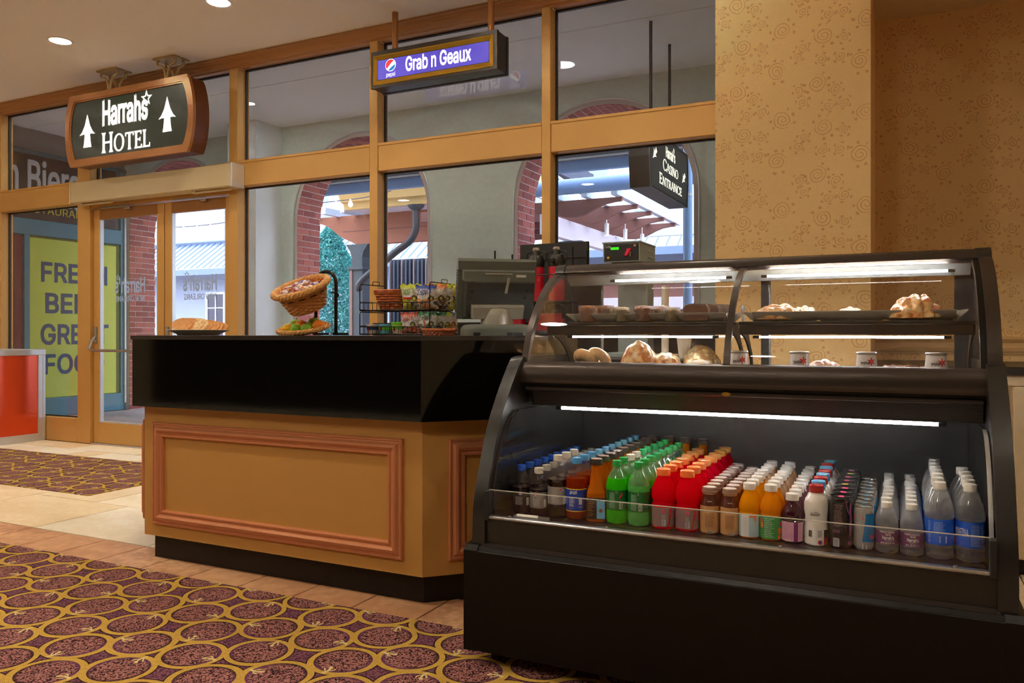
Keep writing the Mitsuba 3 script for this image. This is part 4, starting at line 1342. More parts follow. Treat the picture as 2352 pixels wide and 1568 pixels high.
for n_, zz in (('shelf', CT + .006), ('shelf', RZ1)):
    g = [rod((RX0, yy, zz), (RX1, yy, zz), r=.0028 if yy in (RY0, RY1) else wr) for yy in np.linspace(RY0, RY1, 6)]
    g += [rod((xx, RY0, zz), (xx, RY1, zz)) for xx in np.linspace(RX0, RX1, 9)]
    part(rk, n_, cat(g), 'm_wire')
    rz = zz + .034
    g = [rod((RX0, RY0, rz), (RX1, RY0, rz)), rod((RX0, RY1, rz), (RX1, RY1, rz))]
    g += [rod((xx, RY0, zz), (xx, RY0, rz), r=.0013) for xx in np.linspace(RX0, RX1, 17)]
    part(rk, 'front_rail', cat(g), 'm_wire')
for xx in (RX0, RX1):
    for (z0, z1) in ((CT + .004, RZ1 - .006), (RZ1, RZ1 + .122)):
        loop = [(xx, RY0, z0), (xx, RY0, z1 - .012), (xx, RY0 + .004, z1 - .003), (xx, RY0 + .014, z1), (xx, RY1 - .014, z1), (xx, RY1 - .004, z1 - .003), (xx, RY1, z1 - .012), (xx, RY1, z0)]
        extra = [rod((xx, RY0, z0 + .04), (xx, RY1, z0 + .04)), rod((xx, RY0, z0 + .004), (xx, RY1, z0 + .004))]
        part(rk, 'end_frame', cat([tube(loop, .0024, 6)] + extra), 'm_wire')
    zt = RZ1 + .122
    part(rk, 'finger_loop', tube([(xx, RY0 + .10, zt), (xx, RY0 + .10, zt + .014), (xx, RY0 + .105, zt + .017), (xx, RY0 + .15, zt + .017), (xx, RY0 + .155, zt + .014), (xx, RY0 + .15, zt + .006), (xx, RY0 + .15, zt)], .0016, 5), 'm_wire')

# square red wicker basket on the upper shelf
wb = thing('square_basket', 'reddish brown wicker basket on the upper shelf of the wire rack', 'basket')
wbm = []


def sq_ring(hx, hy, z, k, n=72, r=.006):
    a = np.arange(n) * 2 * np.pi / n
    c, s_ = np.cos(a), np.sin(a)
    p = 5.0
    rad = (np.abs(c) ** p + np.abs(s_) ** p) ** (-1 / p)
    w = 1 + .02 * np.cos(10 * a + np.pi * (k % 2))
    return tube(np.c_[hx * rad * c * w, hy * rad * s_ * w, np.full(n, z)], r, 5, True)


wbx, wby = -2.105, 3.09
for k in range(7):
    u = k / 6
    wbm.append(sq_ring(.056 + .020 * u, .060 + .020 * u, .007 + u * .068, k, r=.0068))
part(wb, 'weave', moved(cat(wbm), (wbx, wby, RZ1 + .003)), 'm_wicker_red', True)
part(wb, 'rim', moved(cat([sq_ring(.079, .083, .080, 0, r=.006), sq_ring(.081, .085, .087, 1, r=.005)]), (wbx, wby, RZ1 + .003)), 'm_wicker_red', True)
part(wb, 'base', bx(wbx - .053, wbx + .053, wby - .056, wby + .056, RZ1 + .004, RZ1 + .010, .002), 'm_wicker_dark')

# crisp bags ------------------------------------------------------------
BAGS = {'lime': ((.62, .72, .05), (.88, .86, .82), (.70, .62, .05)), 'blue': ((.05, .10, .42), (.90, .88, .86), (.85, .38, .14)), 'red': ((.62, .12, .06), (.92, .88, .85), (.80, .22, .12)), 'green': ((.04, .22, .10), (.85, .86, .84), (.16, .18, .12)), 'yellow': ((.70, .68, .06), (.80, .72, .16), (.42, .30, .05)), 'orange': ((.85, .30, .08), (.90, .85, .80), (.20, .12, .08))}


def bag(kind, seed, w=.105, h=.115):
    n = 26
    u, v = np.meshgrid(np.linspace(-1, 1, n), np.linspace(0, 1, n + 6))
    r_ = np.random.default_rng(seed)
    dep = .024 * (1 - np.abs(u) ** 2.6) * np.clip(np.sin(np.pi * np.clip((v - .05) / .9, 0, 1)), 0, 1) ** .55
    pts = np.stack([u * 3 + seed, v * 4, u * 0 + seed], -1)
    dep = dep * (.75 + .5 * meshkit.fbm(pts, 3, seed)) + .003 * (meshkit.noise(pts * 4, seed) - .5) * (np.abs(u) > .5)
    wv = w / 2 * (1 - .10 * np.sin(np.pi * v)) + .002 * np.sin(v * 60)
    zz = v * h + .004 * np.sin(u * 9 + seed) * (v > .9)
    front = np.stack([u * wv, -dep, zz], -1)
    back = np.stack([u * wv, dep + .0006, zz], -1)
    top, body, low = (np.array(c) for c in BAGS[kind])
    col = np.broadcast_to(body, u.shape + (3,)).copy()
    col[v > .90] = top
    zig = (v > .83 + .04 * np.sin(u * 22)) & (v <= .90)
    col[zig] = top * .8 + body * .2
    low_n = meshkit.noise(np.stack([u * 5, v * 7, u * 0 + seed], -1), 2)
    band = (v < .46) & (low_n > .42)
    col[band] = low
    dk = (v < .40) & (low_n < .26)
    col[dk] = (.05, .06, .05)
    badge = (u > .25) & (u < .8) & (v > .36) & (v < .62) & (((u - .52) / .26) ** 2 + ((v - .47) / .13) ** 2 < 1)
    col[badge] = (.06, .05, .03)
    b2 = ((u - .52) / .14) ** 2 + ((v - .46) / .07) ** 2 < 1
    col[b2] = (.62, .56, .10)
    red = (np.abs(u + .2) < .55) & (v > .44) & (v < .53)
    if kind in ('lime',):
        col[red] = (.72, .05, .07)
    col[v < .04] = low * .8
    nu = n
    idx = np.arange(u.size).reshape(u.shape)
    a, b, c, d = idx[:-1, :-1].ravel(), idx[:-1, 1:].ravel(), idx[1:, 1:].ravel(), idx[1:, :-1].ravel()
    f = np.vstack([np.c_[a, b, c], np.c_[a, c, d]])
    V = np.vstack([front.reshape(-1, 3), back.reshape(-1, 3)])
    F = np.vstack([f, f[:, ::-1] + u.size])
    m = trimesh.Trimesh(V, F, process=False)
    C = np.vstack([col.reshape(-1, 3), col.reshape(-1, 3)])
    return m, C


mat('m_bagfoil', {'type': 'mesh_attribute', 'name': 'vertex_color'}, 0.22, spec=0.6)
mat('m_scr_green', S(120, 160, 40), 0.5)
mat('m_scr_blue', S(40, 80, 170), 0.5)
mat('m_scr_red', S(190, 80, 50), 0.5)
mat('m_scr_dark', S(50, 90, 60), 0.5)


def put_bag(kind, x, y, z, rz, rx, label, ink=None, seed=0, group=None, s=1.0):
    m, C = bag(kind, seed)
    M = trimesh.transformations.euler_matrix(math.radians(rx), 0, math.radians(rz), 'sxyz')
    M[:3, :3] *= s
    M[:3, 3] = (x, y, z)
    t = thing('crisp_bag', label, 'crisp bag', group)
    part(t, 'pouch', setm(m, M), 'm_bagfoil', True, color=C)
    if ink:
        g = tpoly("Zapp's", .024, bold=False, w=.072, skew=.25)
        lt = frame_to(ext(g, .001), (-.040, -.0235, .072), (.985, 0, .17), (-.17, 0, .985))
        part(t, 'lettering', setm(lt, M), ink)


U = RZ1 + .004
put_bag('lime', -1.985, 3.045, U, 2, 14, 'white crisp bag with a lime top and a red band on the upper rack shelf', 'm_scr_green', 1)
put_bag('yellow', -1.955, 3.135, U, 10, 10, 'yellow crisp bag behind the lime-topped bag on the upper rack shelf', None, 2)
put_bag('blue', -1.895, 3.03, U, 14, 16, 'white crisp bag with blue and orange print, front right of the upper shelf', 'm_scr_blue', 3, s=.94)
for k, (kd, x, y, lb) in enumerate((('orange', -1.885, 3.085, 'orange-topped crisp bag just behind the blue-printed bag'), ('lime', -1.872, 3.115, 'lime-topped crisp bag amid the right row of the upper shelf'), ('yellow', -1.865, 3.145, 'yellow crisp bag in the right row of the upper shelf'), ('red', -1.860, 3.175, 'red-topped crisp bag at the back of the upper shelf'))):
    put_bag(kd, x, y, U, 24 + 3 * k, 14, lb, None, 5 + k)
Lz = CT + .010
put_bag('red', -1.985, 3.03, Lz - .003, 4, 12, 'white crisp bag with a red top on the lower rack shelf', 'm_scr_red', 11, s=.86)
put_bag('red', -1.955, 3.085, Lz, 14, 12, 'red-topped crisp bag half hidden behind the front red one', None, 12, s=.86)
put_bag('green', -1.905, 3.045, Lz, 16, 12, 'crisp bag with a dark green top on the lower rack shelf', 'm_scr_dark', 13, s=.86)
for k, (kd, x, y, lb) in enumerate((('green', -1.890, 3.10, 'second dark green topped crisp bag on the lower rack shelf'), ('lime', -1.875, 3.13, 'lime-topped crisp bag behind the green ones on the lower rack shelf'), ('blue', -1.868, 3.165, 'blue-topped crisp bag at the back of the lower rack shelf'))):
    put_bag(kd, x, y, Lz, 22 + 4 * k, 12, lb, None, 15 + k, s=.84)

# tubs on the lower shelf
mat('m_tub_cream', S(226, 204, 180), 0.4)
mat('m_tub_blue', S(30, 60, 130), 0.4)
mat('m_tub_aqua', S(110, 190, 220), 0.4)
mat('m_tub_green', S(110, 200, 40), 0.4)
mat('m_tub_lid', S(214, 206, 196), 0.3)
mat('m_red_print', S(180, 36, 40), 0.5)
for k, (x, lb, body, band, lid) in enumerate(((-2.198, 'cream snack tub with a navy band on the lower rack shelf', 'm_tub_cream', 'm_tub_blue', 'm_tub_lid'), (-2.130, 'pale blue snack tub in the middle of the three on the lower rack shelf', 'm_tub_aqua', 'm_tub_green', 'm_tub_aqua'), (-2.058, 'snack tub with a bright green lid on the lower rack shelf', 'm_tub_cream', 'm_tub_green', 'm_tub_green'))):
    t = thing('snack_tub', lb, 'tub')
    o = (x, 3.035, CT + .010)
    hh = .034 + .006 * (k == 2)
    part(t, 'cup', moved(lathe([(0, 0), (.023, 0), (.029, hh), (0, hh)], 24), o), body, 40)
    part(t, 'lid', moved(lathe([(0, hh), (.030, hh), (.031, hh + .002), (.031, hh + .006 + .004 * (k == 2)), (.029, hh + .008 + .004 * (k == 2)), (0, hh + .007 + .004 * (k == 2))], 24), o), lid, 40)
    part(t, 'print_band', moved(lathe([(.0262, hh * .48), (.0268, hh * .48), (.0290, hh * .92), (.0282, hh * .92)], 24), o), band)
    part(t, 'emblem', moved(bend(ext(sbox(-.006, 0, .006, .015), .001), .0285, math.radians(-96), .014), o), 'm_red_print')

# wicker tray in front of the till
wt = thing('wicker_tray', 'low dark wicker tray with a hooped handle in front of the till', 'tray')
tw_, st_, tr_, tb_ = basket(.072, .078, .024, 4, 40, rim=.005, fr=.0034, sx=1.0, sy=.62)
o = (-1.745, 2.87, CT + .001)
for n_, m, mm in (('weave', tw_, 'm_wicker_dark'), ('stake', st_, 'm_wicker_dark'), ('rim', tr_, 'm_wicker_red'), ('base', tb_, 'm_wicker_dark')):
    part(wt, n_, moved(m, o, rz=-14), mm, kind='stuff' if n_ == 'stake' else None)
part(wt, 'handle', moved(tube(smooth_curve([(-.075, 0, .028), (-.085, .0, .055), (-.10, .01, .072)], 12), .0035, 6), o, rz=-14), 'm_wicker_dark', True)
part(wt, 'handle', moved(tube(smooth_curve([(.072, .0, .028), (.085, -.005, .05), (.105, -.01, .06)], 12), .0035, 6), o, rz=-14), 'm_wicker_dark', True)

# till -------------------------------------------------------------------
mat('m_till', S(96, 102, 94), 0.38, spec=0.4)
mat('m_till_dark', S(52, 54, 50), 0.45)
mat('m_till_black', S(14, 15, 15), 0.5)
mat('m_till_silver', S(168, 164, 150), 0.35, 0.3)
mat('m_tape', S(200, 196, 186), 0.2)
ti = thing('till', 'grey touch-screen till seen from behind on a rounded base on the counter', 'till')
TL, TRZ = np.array([-1.615, 3.135, CT]), 38


def tp(name, m, mt, tilt=True, smooth=False, **k):
    if tilt:
        m = moved(m, (0, 0, 0), rx=15)
        m.apply_translation((0, .015, .077))
    part(ti, name, moved(m, TL, rz=TRZ), mt, smooth, **k)


W2, H2 = .172, .262


def rr(x0, x1, z0, z1, r):
    return sbox(x0 + r, z0 + r, x1 - r, z1 - r).buffer(r, 6)


side = Polygon([(-.018, 0), (.030, -.004), (.038, .03), (.034, .12), (.024, .19), (.020, .262), (-.012, .268), (-.022, .258), (-.022, .22), (-.018, .21)])
tp('screen_housing', ext_x(side, -W2, W2), 'm_till')
tp('back_shell', hull([(-.150, -.022, .012), (.165, -.022, .012), (-.150, -.022, .205), (.165, -.022, .205), (-.138, -.062, .02), (.158, -.062, .02), (-.138, -.062, .172), (.158, -.062, .172)]), 'm_till_dark')
tp('top_strip', hull([(-.155, -.024, .178), (.166, -.024, .178), (-.155, -.024, .222), (.166, -.024, .222), (-.150, -.056, .176), (.162, -.056, .176), (-.150, -.046, .218), (.162, -.046, .218)]), 'm_till')
tp('vent', cat([bx(-W2 - .002, -W2 + .002, -.006, .014, z, z + .006) for z in np.linspace(.03, .21, 16)]), 'm_till_black', kind='stuff')
tp('screw', cat([moved(lathe([(.0, .003), (.004, .002), (.005, 0)], 10), (x, -.062, z), rx=90) for x, z in ((-.115, .135), (-.118, .105), (.125, .14), (.12, .108), (-.12, .03), (.11, .03))]), 'm_till_black')
lab = bx(.078, .122, -.0575, -.0555, .183, .206)
tp('asset_label', moved(lab, (0, .006, 0)), 'm_paperwhite', label='white barcode sticker')
tp('barcode', cat([bx(.084 + k * .0027, .0855 + k * .0027, -.0525, -.0515, .1845, .191) for k in range(12)]), 'm_till_black', kind='stuff')
tp('tape', cat([bx(-.06, .06, -.0582, -.0575, .208, .213), moved(bx(.01, .022, -.0632, -.0625, .13, .20), (0, 0, 0), ry=8)]), 'm_tape', label='strip of clear tape')
tp('hinge_plate', hull([(-.118, -.05, .078), (.118, -.05, .078), (-.112, -.092, .07), (.112, -.092, .07), (-.108, -.094, .02), (.108, -.094, .02), (-.118, -.05, .015), (.118, -.05, .015)]), 'm_till_silver')
neck = [(.072, .0), (.072, .02), (.069, .05), (.066, .085), (.06, .105), (0, .105)]
m = lathe([(0, .03), (.075, .03), (.073, .05), (.069, .085), (.064, .112), (.05, .122), (0, .125)], 32)
m.vertices = m.vertices * np.array([1, .75, 1])
tp('neck', m.apply_translation((0, -.05, 0)), 'm_till_silver', tilt=False, smooth=40)
base = []
for z, k in ((0, 1.0), (.026, 1.0), (.036, .97), (.046, .90), (.05, .78)):
    g = rr(-.15, .15, -.10, .10, .05)
    g = affinity.scale(g, k, k)
    base += [(a, b - .02, z) for a, b in g.exterior.coords]
tp('base', hull(base), 'm_till', tilt=False, smooth=30)
tp('base_foot', bx(-.115, -.085, -.1205, -.1195, .0, .014), 'm_till_black', tilt=False)
tp('base_foot', bx(.03, .10, -.1205, -.1195, 0, .014), 'm_till_black', tilt=False)

# things behind the till
mat('m_red_box', S(190, 60, 66), 0.5)
rb = thing('candy_box', 'pinkish red display box half hidden behind the till', 'box')
part(rb, 'carton', bx(-1.50, -1.36, 3.22, 3.32, CT + .0003, CT + .055, .003), 'm_red_box')
part(rb, 'header', moved(bx(-.06, .06, -.002, .002, 0, .045), (-1.43, 3.318, CT + .055), rx=12), 'm_red_box')
gc = thing('card_reader', 'small black card reader beside the till', 'card reader')
part(gc, 'body', moved(bx(-.035, .035, -.06, .06, 0, .022, .008), (-1.375, 3.13, CT), rz=30), 'm_till_black')
part(gc, 'cable', tube(smooth_curve([(-1.40, 3.17, CT + .01), (-1.42, 3.19, CT + .008), (-1.45, 3.18, CT + .006), (-1.47, 3.15, CT + .006)], 14), .003, 6), 'm_till_black')

# ================================================================== back counter with the coffee machines
mat('m_airpot_red', S(176, 24, 44), 0.35)
mat('m_brew_steel', S(150, 160, 160), 0.35, 0.35)
mat('m_brew_black', S(26, 26, 26), 0.4)
mat('m_lcd', S(40, 220, 20), 0.4)
mat('m_switch_red', S(224, 30, 70), 0.4)
mat('m_dot_yellow', S(200, 170, 30), 0.4)
mat('m_beigeplastic', S(214, 206, 190), 0.4)

bc = thing('back_counter', 'low back counter with a black top and ledge along the glazed wall', 'counter')
part(bc, 'cabinet', bx(-3.65, -.90, 4.52, 5.12, 0.0005, .885, .004), 'm_yellow_paint')
part(bc, 'top', bx(-3.68, -.895, 4.48, 5.14, .8855, .925, .005), 'm_black_top')
part(bc, 'ledge', bx(-3.66, -.895, 5.05, 5.14, .9255, 1.155, .004), 'm_black_kick', label='raised black ledge at the glass')

pn = thing('menu_board', 'plain black board standing behind the airpots against the glass', 'board')
part(pn, 'panel', bx(-2.39, -1.885, 5.02, 5.045, 1.156, 1.69, .003), 'm_black_matte')
part(pn, 'seam_strip', bx(-2.39, -1.885, 5.013, 5.021, 1.585, 1.592), 'm_black_bar')

rk2 = thing('airpot_rack', 'black wire two-tier airpot rack in front of the black board', 'rack')
for zz in (.935, 1.27):
    part(rk2, 'shelf', bx(-2.42, -1.86, 4.68, 4.96, zz, zz + .012, .003), 'm_wire')
for xx in (-2.415, -1.865):
    for yy in (4.69, 4.95):
        part(rk2, 'upright', cyl((xx, yy, .926), (xx, yy, 1.62), .006, 8), 'm_wire')
part(rk2, 'drip_guard', tube([(-2.415, 4.69, 1.45), (-1.865, 4.69, 1.45)], .004, 6), 'm_wire')


def airpot(x, y, z, label, r=.052):
    t = thing('airpot', label, 'airpot', 'red and black coffee airpots in the rack')
    o = (x, y, z)
    part(t, 'body', moved(lathe([(0, 0), (r * .98, 0), (r, .008), (r, .215), (r * .96, .225), (0, .225)], 28), o), 'm_airpot_red', 40, label='red body wrap')
    part(t, 'lid', moved(lathe([(0, .2255), (r * 1.02, .2255), (r * 1.05, .24), (r * 1.02, .275), (r * .8, .30), (r * .45, .306), (r * .4, .33), (0, .332)], 28), o), 'm_black_satin', 40, label='glossy black lid')
    part(t, 'pump_button', moved(lathe([(0, .3325), (.022, .3325), (.024, .336), (.024, .346), (.018, .354), (0, .355)], 20), o), 'm_chrome', 40, label='chrome pump button')
    part(t, 'handle', tube(smooth_curve([(x - r * 1.05, y, z + .25), (x - r * 1.28, y, z + .27), (x - r * 1.2, y, z + .318), (x, y, z + .322), (x + r * 1.2, y, z + .318), (x + r * 1.28, y, z + .27), (x + r * 1.05, y, z + .25)], 40), .0045, 6), 'm_black_satin', True)
    part(t, 'spout', moved(bx(-.014, .014, -r - .035, -r + .005, .245, .275, .006), o), 'm_black_satin')
    part(t, 'label_print', moved(bend(ext(sbox(-.022, 0, .022, .016), .0008), r, math.radians(-75), .13), o), 'm_tape')
    return t


airpot(-2.165, 4.80, 1.284, 'airpot in the upper tier, left one of the two behind the till')
airpot(-2.02, 4.80, 1.284, 'airpot in the upper tier, right one next to the display case')
airpot(-2.30, 4.80, .949, 'airpot in the lower tier at the left, mostly behind the till')
airpot(-2.165, 4.80, .949, 'airpot in the lower tier under the left upper one')
airpot(-2.02, 4.80, .949, 'airpot in the lower tier under the right upper one')

br = thing('coffee_brewer', 'steel coffee brewer with a green display and a red switch', 'coffee machine')
BX0, BX1, BY0, BY1 = -1.667, -1.432, 4.70, 5.04
part(br, 'head', bx(BX0, BX1, BY0, BY1, 1.512, 1.628, .003), 'm_brew_steel')
part(br, 'top_lid', bx(BX0 - .004, BX1 + .004, BY0 - .006, BY1, 1.628, 1.638, .002), 'm_brew_steel')
part(br, 'front_panel', bx(BX0 + .008, BX1 - .006, BY0 - .004, BY0 + .002, 1.52, 1.622, .002), 'm_brew_black')
lcd = uniq(br + '__display')
scene[lcd] = mikit.ply(bx(BX0 + .052, BX0 + .104, BY0 - .0065, BY0 - .004, 1.588, 1.604), 'm_lcd', emitter=lampmat('', (.04, .55, .01), 1.0))
labels[lcd] = {'label': 'green lit display'}
part(br, 'switch', moved(hull([(-.008, 0, -.022), (.018, 0, -.022), (.010, 0, .024), (.040, 0, .024), (-.004, -.008, -.02), (.014, -.008, -.02), (.014, -.008, .02), (.036, -.008, .02)]), (BX0 + .145, BY0 - .004, 1.570)), 'm_switch_red', label='red switch plate')
part(br, 'toggle', tube([(BX0 + .178, BY0 - .006, 1.545), (BX0 + .182, BY0 - .016, 1.572)], .005, 8), 'm_steel')
part(br, 'indicator', cyl((BX0 + .036, BY0 - .006, 1.541), (BX0 + .036, BY0 - .003, 1.541), .0085, 16), 'm_dot_yellow')
part(br, 'panel_ring', cyl((BX0 + .205, BY0 - .006, 1.61), (BX0 + .205, BY0 - .003, 1.61), .008, 14), 'm_copper')
part(br, 'panel_lettering', frame_to(ext(tpoly('Curtis', .013, bold=False, w=.036, skew=.3), .0008), (BX0 + .013, BY0 - .004, 1.602), (1, 0, 0), (0, 0, 1)), 'm_paperwhite')
part(br, 'vent_slot', cat([hull([(BX1, BY0 + .16 + .075 * i, 1.545 + .035 * j), (BX1, BY0 + .215 + .075 * i, 1.545 + .035 * j), (BX1 + .007, BY0 + .16 + .075 * i, 1.553 + .035 * j), (BX1 + .007, BY0 + .215 + .075 * i, 1.553 + .035 * j), (BX1, BY0 + .16 + .075 * i, 1.562 + .035 * j), (BX1, BY0 + .215 + .075 * i, 1.562 + .035 * j)]) for i in range(2) for j in range(2)]), 'm_brew_steel')
part(br, 'tower', bx(BX0 + .03, BX1 - .01, BY0 + .20, BY1, .926, 1.511, .003), 'm_brew_steel')
part(br, 'base', bx(BX0 + .01, BX1 - .0, BY0 + .0, BY1, .9255, .955, .004), 'm_brew_steel')
for k in range(2):
    part(br, 'brew_basket', moved(lathe([(0, 0), (.028, 0), (.045, .075), (.05, .08), (0, .08)], 20), (BX0 + .07 + .09 * k, BY0 + .09, 1.43)), 'm_brew_black', 40)
cup = thing('paper_cups', 'sleeve of pale cups behind the bakery case', 'cups')
part(cup, 'cup', moved(lathe([(0, 0), (.03, 0), (.042, .11), (.04, .11), (0, .1)], 20), (-1.16, 4.7, .926)), 'm_beigeplastic', 40)
part(cup, 'cup', moved(lathe([(.036, .08), (.0415, .10), (.0435, .135), (.04, .135), (0, .13)], 20), (-1.16, 4.7, .926)), 'm_beigeplastic', 40)
lv2 = thing('coffee_urn', 'slim steel and glass coffee urn behind the bakery case', 'urn')
part(lv2, 'column', cyl((-1.28, 4.72, .94), (-1.28, 4.72, 1.36), .022, 16), 'm_beigeplastic', 30)
part(lv2, 'base', bx(-1.36, -1.20, 4.62, 4.82, .9255, .95, .006), 'm_beigeplastic')

# cabinet on the far right --------------------------------------------------
mat('m_cab', S(222, 202, 168), 0.45)
mat('m_cab_red', S(170, 36, 40), 0.5)
cb = thing('wall_cabinet', 'cream base cabinet with a black top behind the display case at the right edge', 'cabinet')
CBX0, CBX1, CBY = -.125, 2.2, 4.13
part(cb, 'carcass', bx(CBX0, CBX1, CBY + .022, NY - .002, .075, .886), 'm_cab')
part(cb, 'toe_kick', bx(CBX0, CBX1, CBY + .06, NY - .002, 0.0005, .0745), 'm_black_kick')
part(cb, 'worktop', bx(CBX0, CBX1, CBY - .02, NY - .002, .887, .926, .005), 'm_black_top')
part(cb, 'face_rail', bx(CBX0, CBX1, CBY + .002, CBY + .0215, .842, .886), 'm_cab')
for k, x0 in enumerate((-.10, .438, .88, 1.32)):
    x1 = (.428, .87, 1.31, 1.75)[k]
    d = part(cb, 'door', bx(x0 + .004, x1 - .004, CBY, CBY + .0215, .08, .838, .003), 'm_cab')
    hx = x0 + .052 if k == 1 else x1 - .05
    kk = uniq(d + '__knob')
    scene[kk] = mikit.ply(moved(lathe([(0, 0), (.007, 0), (.006, .012), (.015, .02), (.014, .028), (0, .031)], 16), (hx, CBY, .535), rx=90), 'm_chrome', 40)
    labels[kk] = {'label': 'chrome knob'}

# orange stand on the far left ---------------------------------------------
mat('m_orange_panel', S(226, 74, 28), 0.14, 0.45, spec=1.0, clearcoat=1.0, clearcoat_gloss=0.95)
os_ = thing('orange_stand', 'glossy orange panel stand with brushed aluminium edges at the left edge by the glass', 'stand')
OX = -7.80
part(os_, 'core', bx(-8.45, OX - .012, 4.70, 5.165, .02, .90), 'm_cream_metal')
part(os_, 'panel', bx(OX - .012, OX, 4.70, 5.165, .075, .858), 'm_orange_panel', label='glossy orange panel')
part(os_, 'edge', bx(OX - .03, OX + .012, 5.165, 5.195, .0005, .915, .004), 'm_alu')
part(os_, 'edge', bx(-8.5, OX + .012, 4.672, 4.70, .0005, .915, .004), 'm_alu')
part(os_, 'edge', bx(OX - .012, OX + .012, 5.12, 5.165, .0, .915, .002), 'm_alu')
part(os_, 'top_rail', bx(-8.5, OX + .016, 4.668, 5.196, .858, .918, .006), 'm_alu')
part(os_, 'bottom_rail', bx(OX - .012, OX + .012, 4.70, 5.165, .0005, .075, .003), 'm_alu')

# ================================================================== refrigerated display case
KX0, KX1, KI0, KI1 = -1.255, .255, -1.21, .21
BK = 3.15
dc = thing('display_case', 'black curved-glass refrigerated display case with a bakery top and an open drinks shelf', 'display case')


def dp(name, m, mt='m_black_paint', smooth=False, **k):
    return part(dc, name, m, mt, smooth, **k)


# base
base_sec = Polygon([(2.252, .055), (2.252, .372), (2.262, .388), (2.300, .400), (BK, .400), (BK, .055)])
dp('base', ext_x(base_sec, KX0 + .004, KX1 - .004))
dp('front_panel', bx(KX0 + .03, KX1 - .03, 2.246, 2.2535, .058, .376, .002))
for sx0, sx1 in ((KX0 - .016, KX0 + .032), (KX1 - .032, KX1 + .014)):
    dp('base_end', ext_x(Polygon([(2.247, .055), (2.247, .376), (2.262, .392), (2.31, .394), (BK, .394), (BK, .055)]), sx0, sx1))
dp('base_ledge', hull([(KX0 + .04, 2.262, .389), (KX1 - .04, 2.262, .389), (KX0 + .04, 2.285, .396), (KX1 - .04, 2.285, .396), (KX0 + .04, 2.27, .382), (KX1 - .04, 2.27, .382)]), 'm_black_bar', label='worn grey edge of the base')
for x, y in ((-1.19, 2.33), (.19, 2.33), (-1.19, 3.08), (.19, 3.08)):
    dp('caster', cat([bx(x - .03, x + .03, y - .03, y + .03, .04, .0555), tube([(x - .012, y, .0262), (x + .012, y, .0262)], .022, 14)]), 'm_black_matte')
# side panels
prof = [(2.275, .392), (2.278, .46), (2.286, .527), (2.318, .62), (2.378, .758), (2.468, .884), (2.53, .955), (2.562, .985)]
pc = smooth_curve(prof, 26)
for x0, x1, nm in ((KX0, KI0, 'left'), (KI1, KX1, 'right')):
    pg_ = Polygon([tuple(q) for q in pc] + [(2.60, .991), (BK, .991), (BK, .392)])
    dp('side_panel', ext_x(pg_, x0, x1), 'm_black_satin', 40)
    # inner liner with rounded top front corner
    xx = x0 + .002 if nm == 'right' else x1 - .002
    li = [(2.31, .488), (2.335, .60), (2.395, .72), (2.47, .79), (2.52, .805), (BK - .02, .805), (BK - .02, .47)]
    ln = ext_x(Polygon(li), KI1 - .008 if nm == 'right' else KI0, KI1 if nm == 'right' else KI0 + .008)
    dp('side_mirror', ln, 'm_mirror_black', label='dark glossy end wall')
    ed = smooth_curve([(2.306, .49), (2.331, .60), (2.391, .725), (2.468, .797), (2.52, .81)], 24)
    xe = KI1 - .010 if nm == 'right' else KI0 + .004
    dp('liner_edge', cat([hull([(xe - .004, a[0], a[1]), (xe + .006, a[0], a[1]), (xe - .004, a[0] + .006, a[1]), (xe + .006, a[0] + .006, a[1]), (xe - .004, b[0], b[1]), (xe + .006, b[0], b[1]), (xe - .004, b[0] + .006, b[1]), (xe + .006, b[0] + .006, b[1])]) for a, b in zip(ed[:-1], ed[1:])]), 'm_alu' if nm == 'right' else 'm_black_bar')
# drinks cavity
DK = .465
dp('deck', bx(KI0, KI1, 2.296, BK - .012, DK - .03, DK), 'm_black_satin')
dp('back_wall', bx(KI0, KI1, BK - .012, BK, DK - .03, .93), 'm_cavity')
dp('fascia', bx(KI0, KI1, 2.288, 2.296, .395, .478), 'm_black_satin')
dp('lip', bx(KI0 + .004, KI1 - .004, 2.274, 2.300, .474, .486, .004), 'm_steel', label='worn steel lip')
scene['m_acrylic'] = {'type': 'thindielectric', 'int_ior': 1.45}
dp('guard', trimesh.Trimesh([[KI0 + .01, 2.291, .486], [KI1 - .014, 2.291, .486], [KI1 - .014, 2.291, .566], [KI0 + .01, 2.291, .566]], [[0, 1, 2], [0, 2, 3]]), 'm_acrylic', label='clear acrylic guard')
dp('guard_edge', bx(KI0 + .01, KI1 - .014, 2.290, 2.2925, .566, .5685), 'm_tape', label='bright top edge of the guard')
for xx in (KI0 + .001, KI1 - .017):
    dp('guard_bracket', bx(xx, xx + .016, 2.27, 2.302, .470, .566, .002), 'm_black_matte')
for xx in (-1.125, -.80, -.30, .12):
    dp('lip_screw', moved(lathe([(.0055, 0), (.005, .004), (0, .005)], 12), (xx, 2.287, .486)), 'm_steel')
tg = thing('price_tag', 'white price strip in a clear holder at the front left of the drinks shelf', 'price tag')
part(tg, 'holder', hull([(-1.14, 2.315, DK + .001), (-1.00, 2.315, DK + .001), (-1.13, 2.34, DK + .02), (-1.01, 2.34, DK + .02), (-1.14, 2.318, DK + .001), (-1.00, 2.318, DK + .001)]), clearmat('m_clear', (.8, .8, .8), .05, .85, .4))
part(tg, 'strip', hull([(-1.112, 2.309, DK + .0215), (-1.038, 2.309, DK + .0215), (-1.112, 2.317, DK + .028), (-1.038, 2.317, DK + .028), (-1.112, 2.310, DK + .0205), (-1.038, 2.310, DK + .0205)]), 'm_paperwhite')

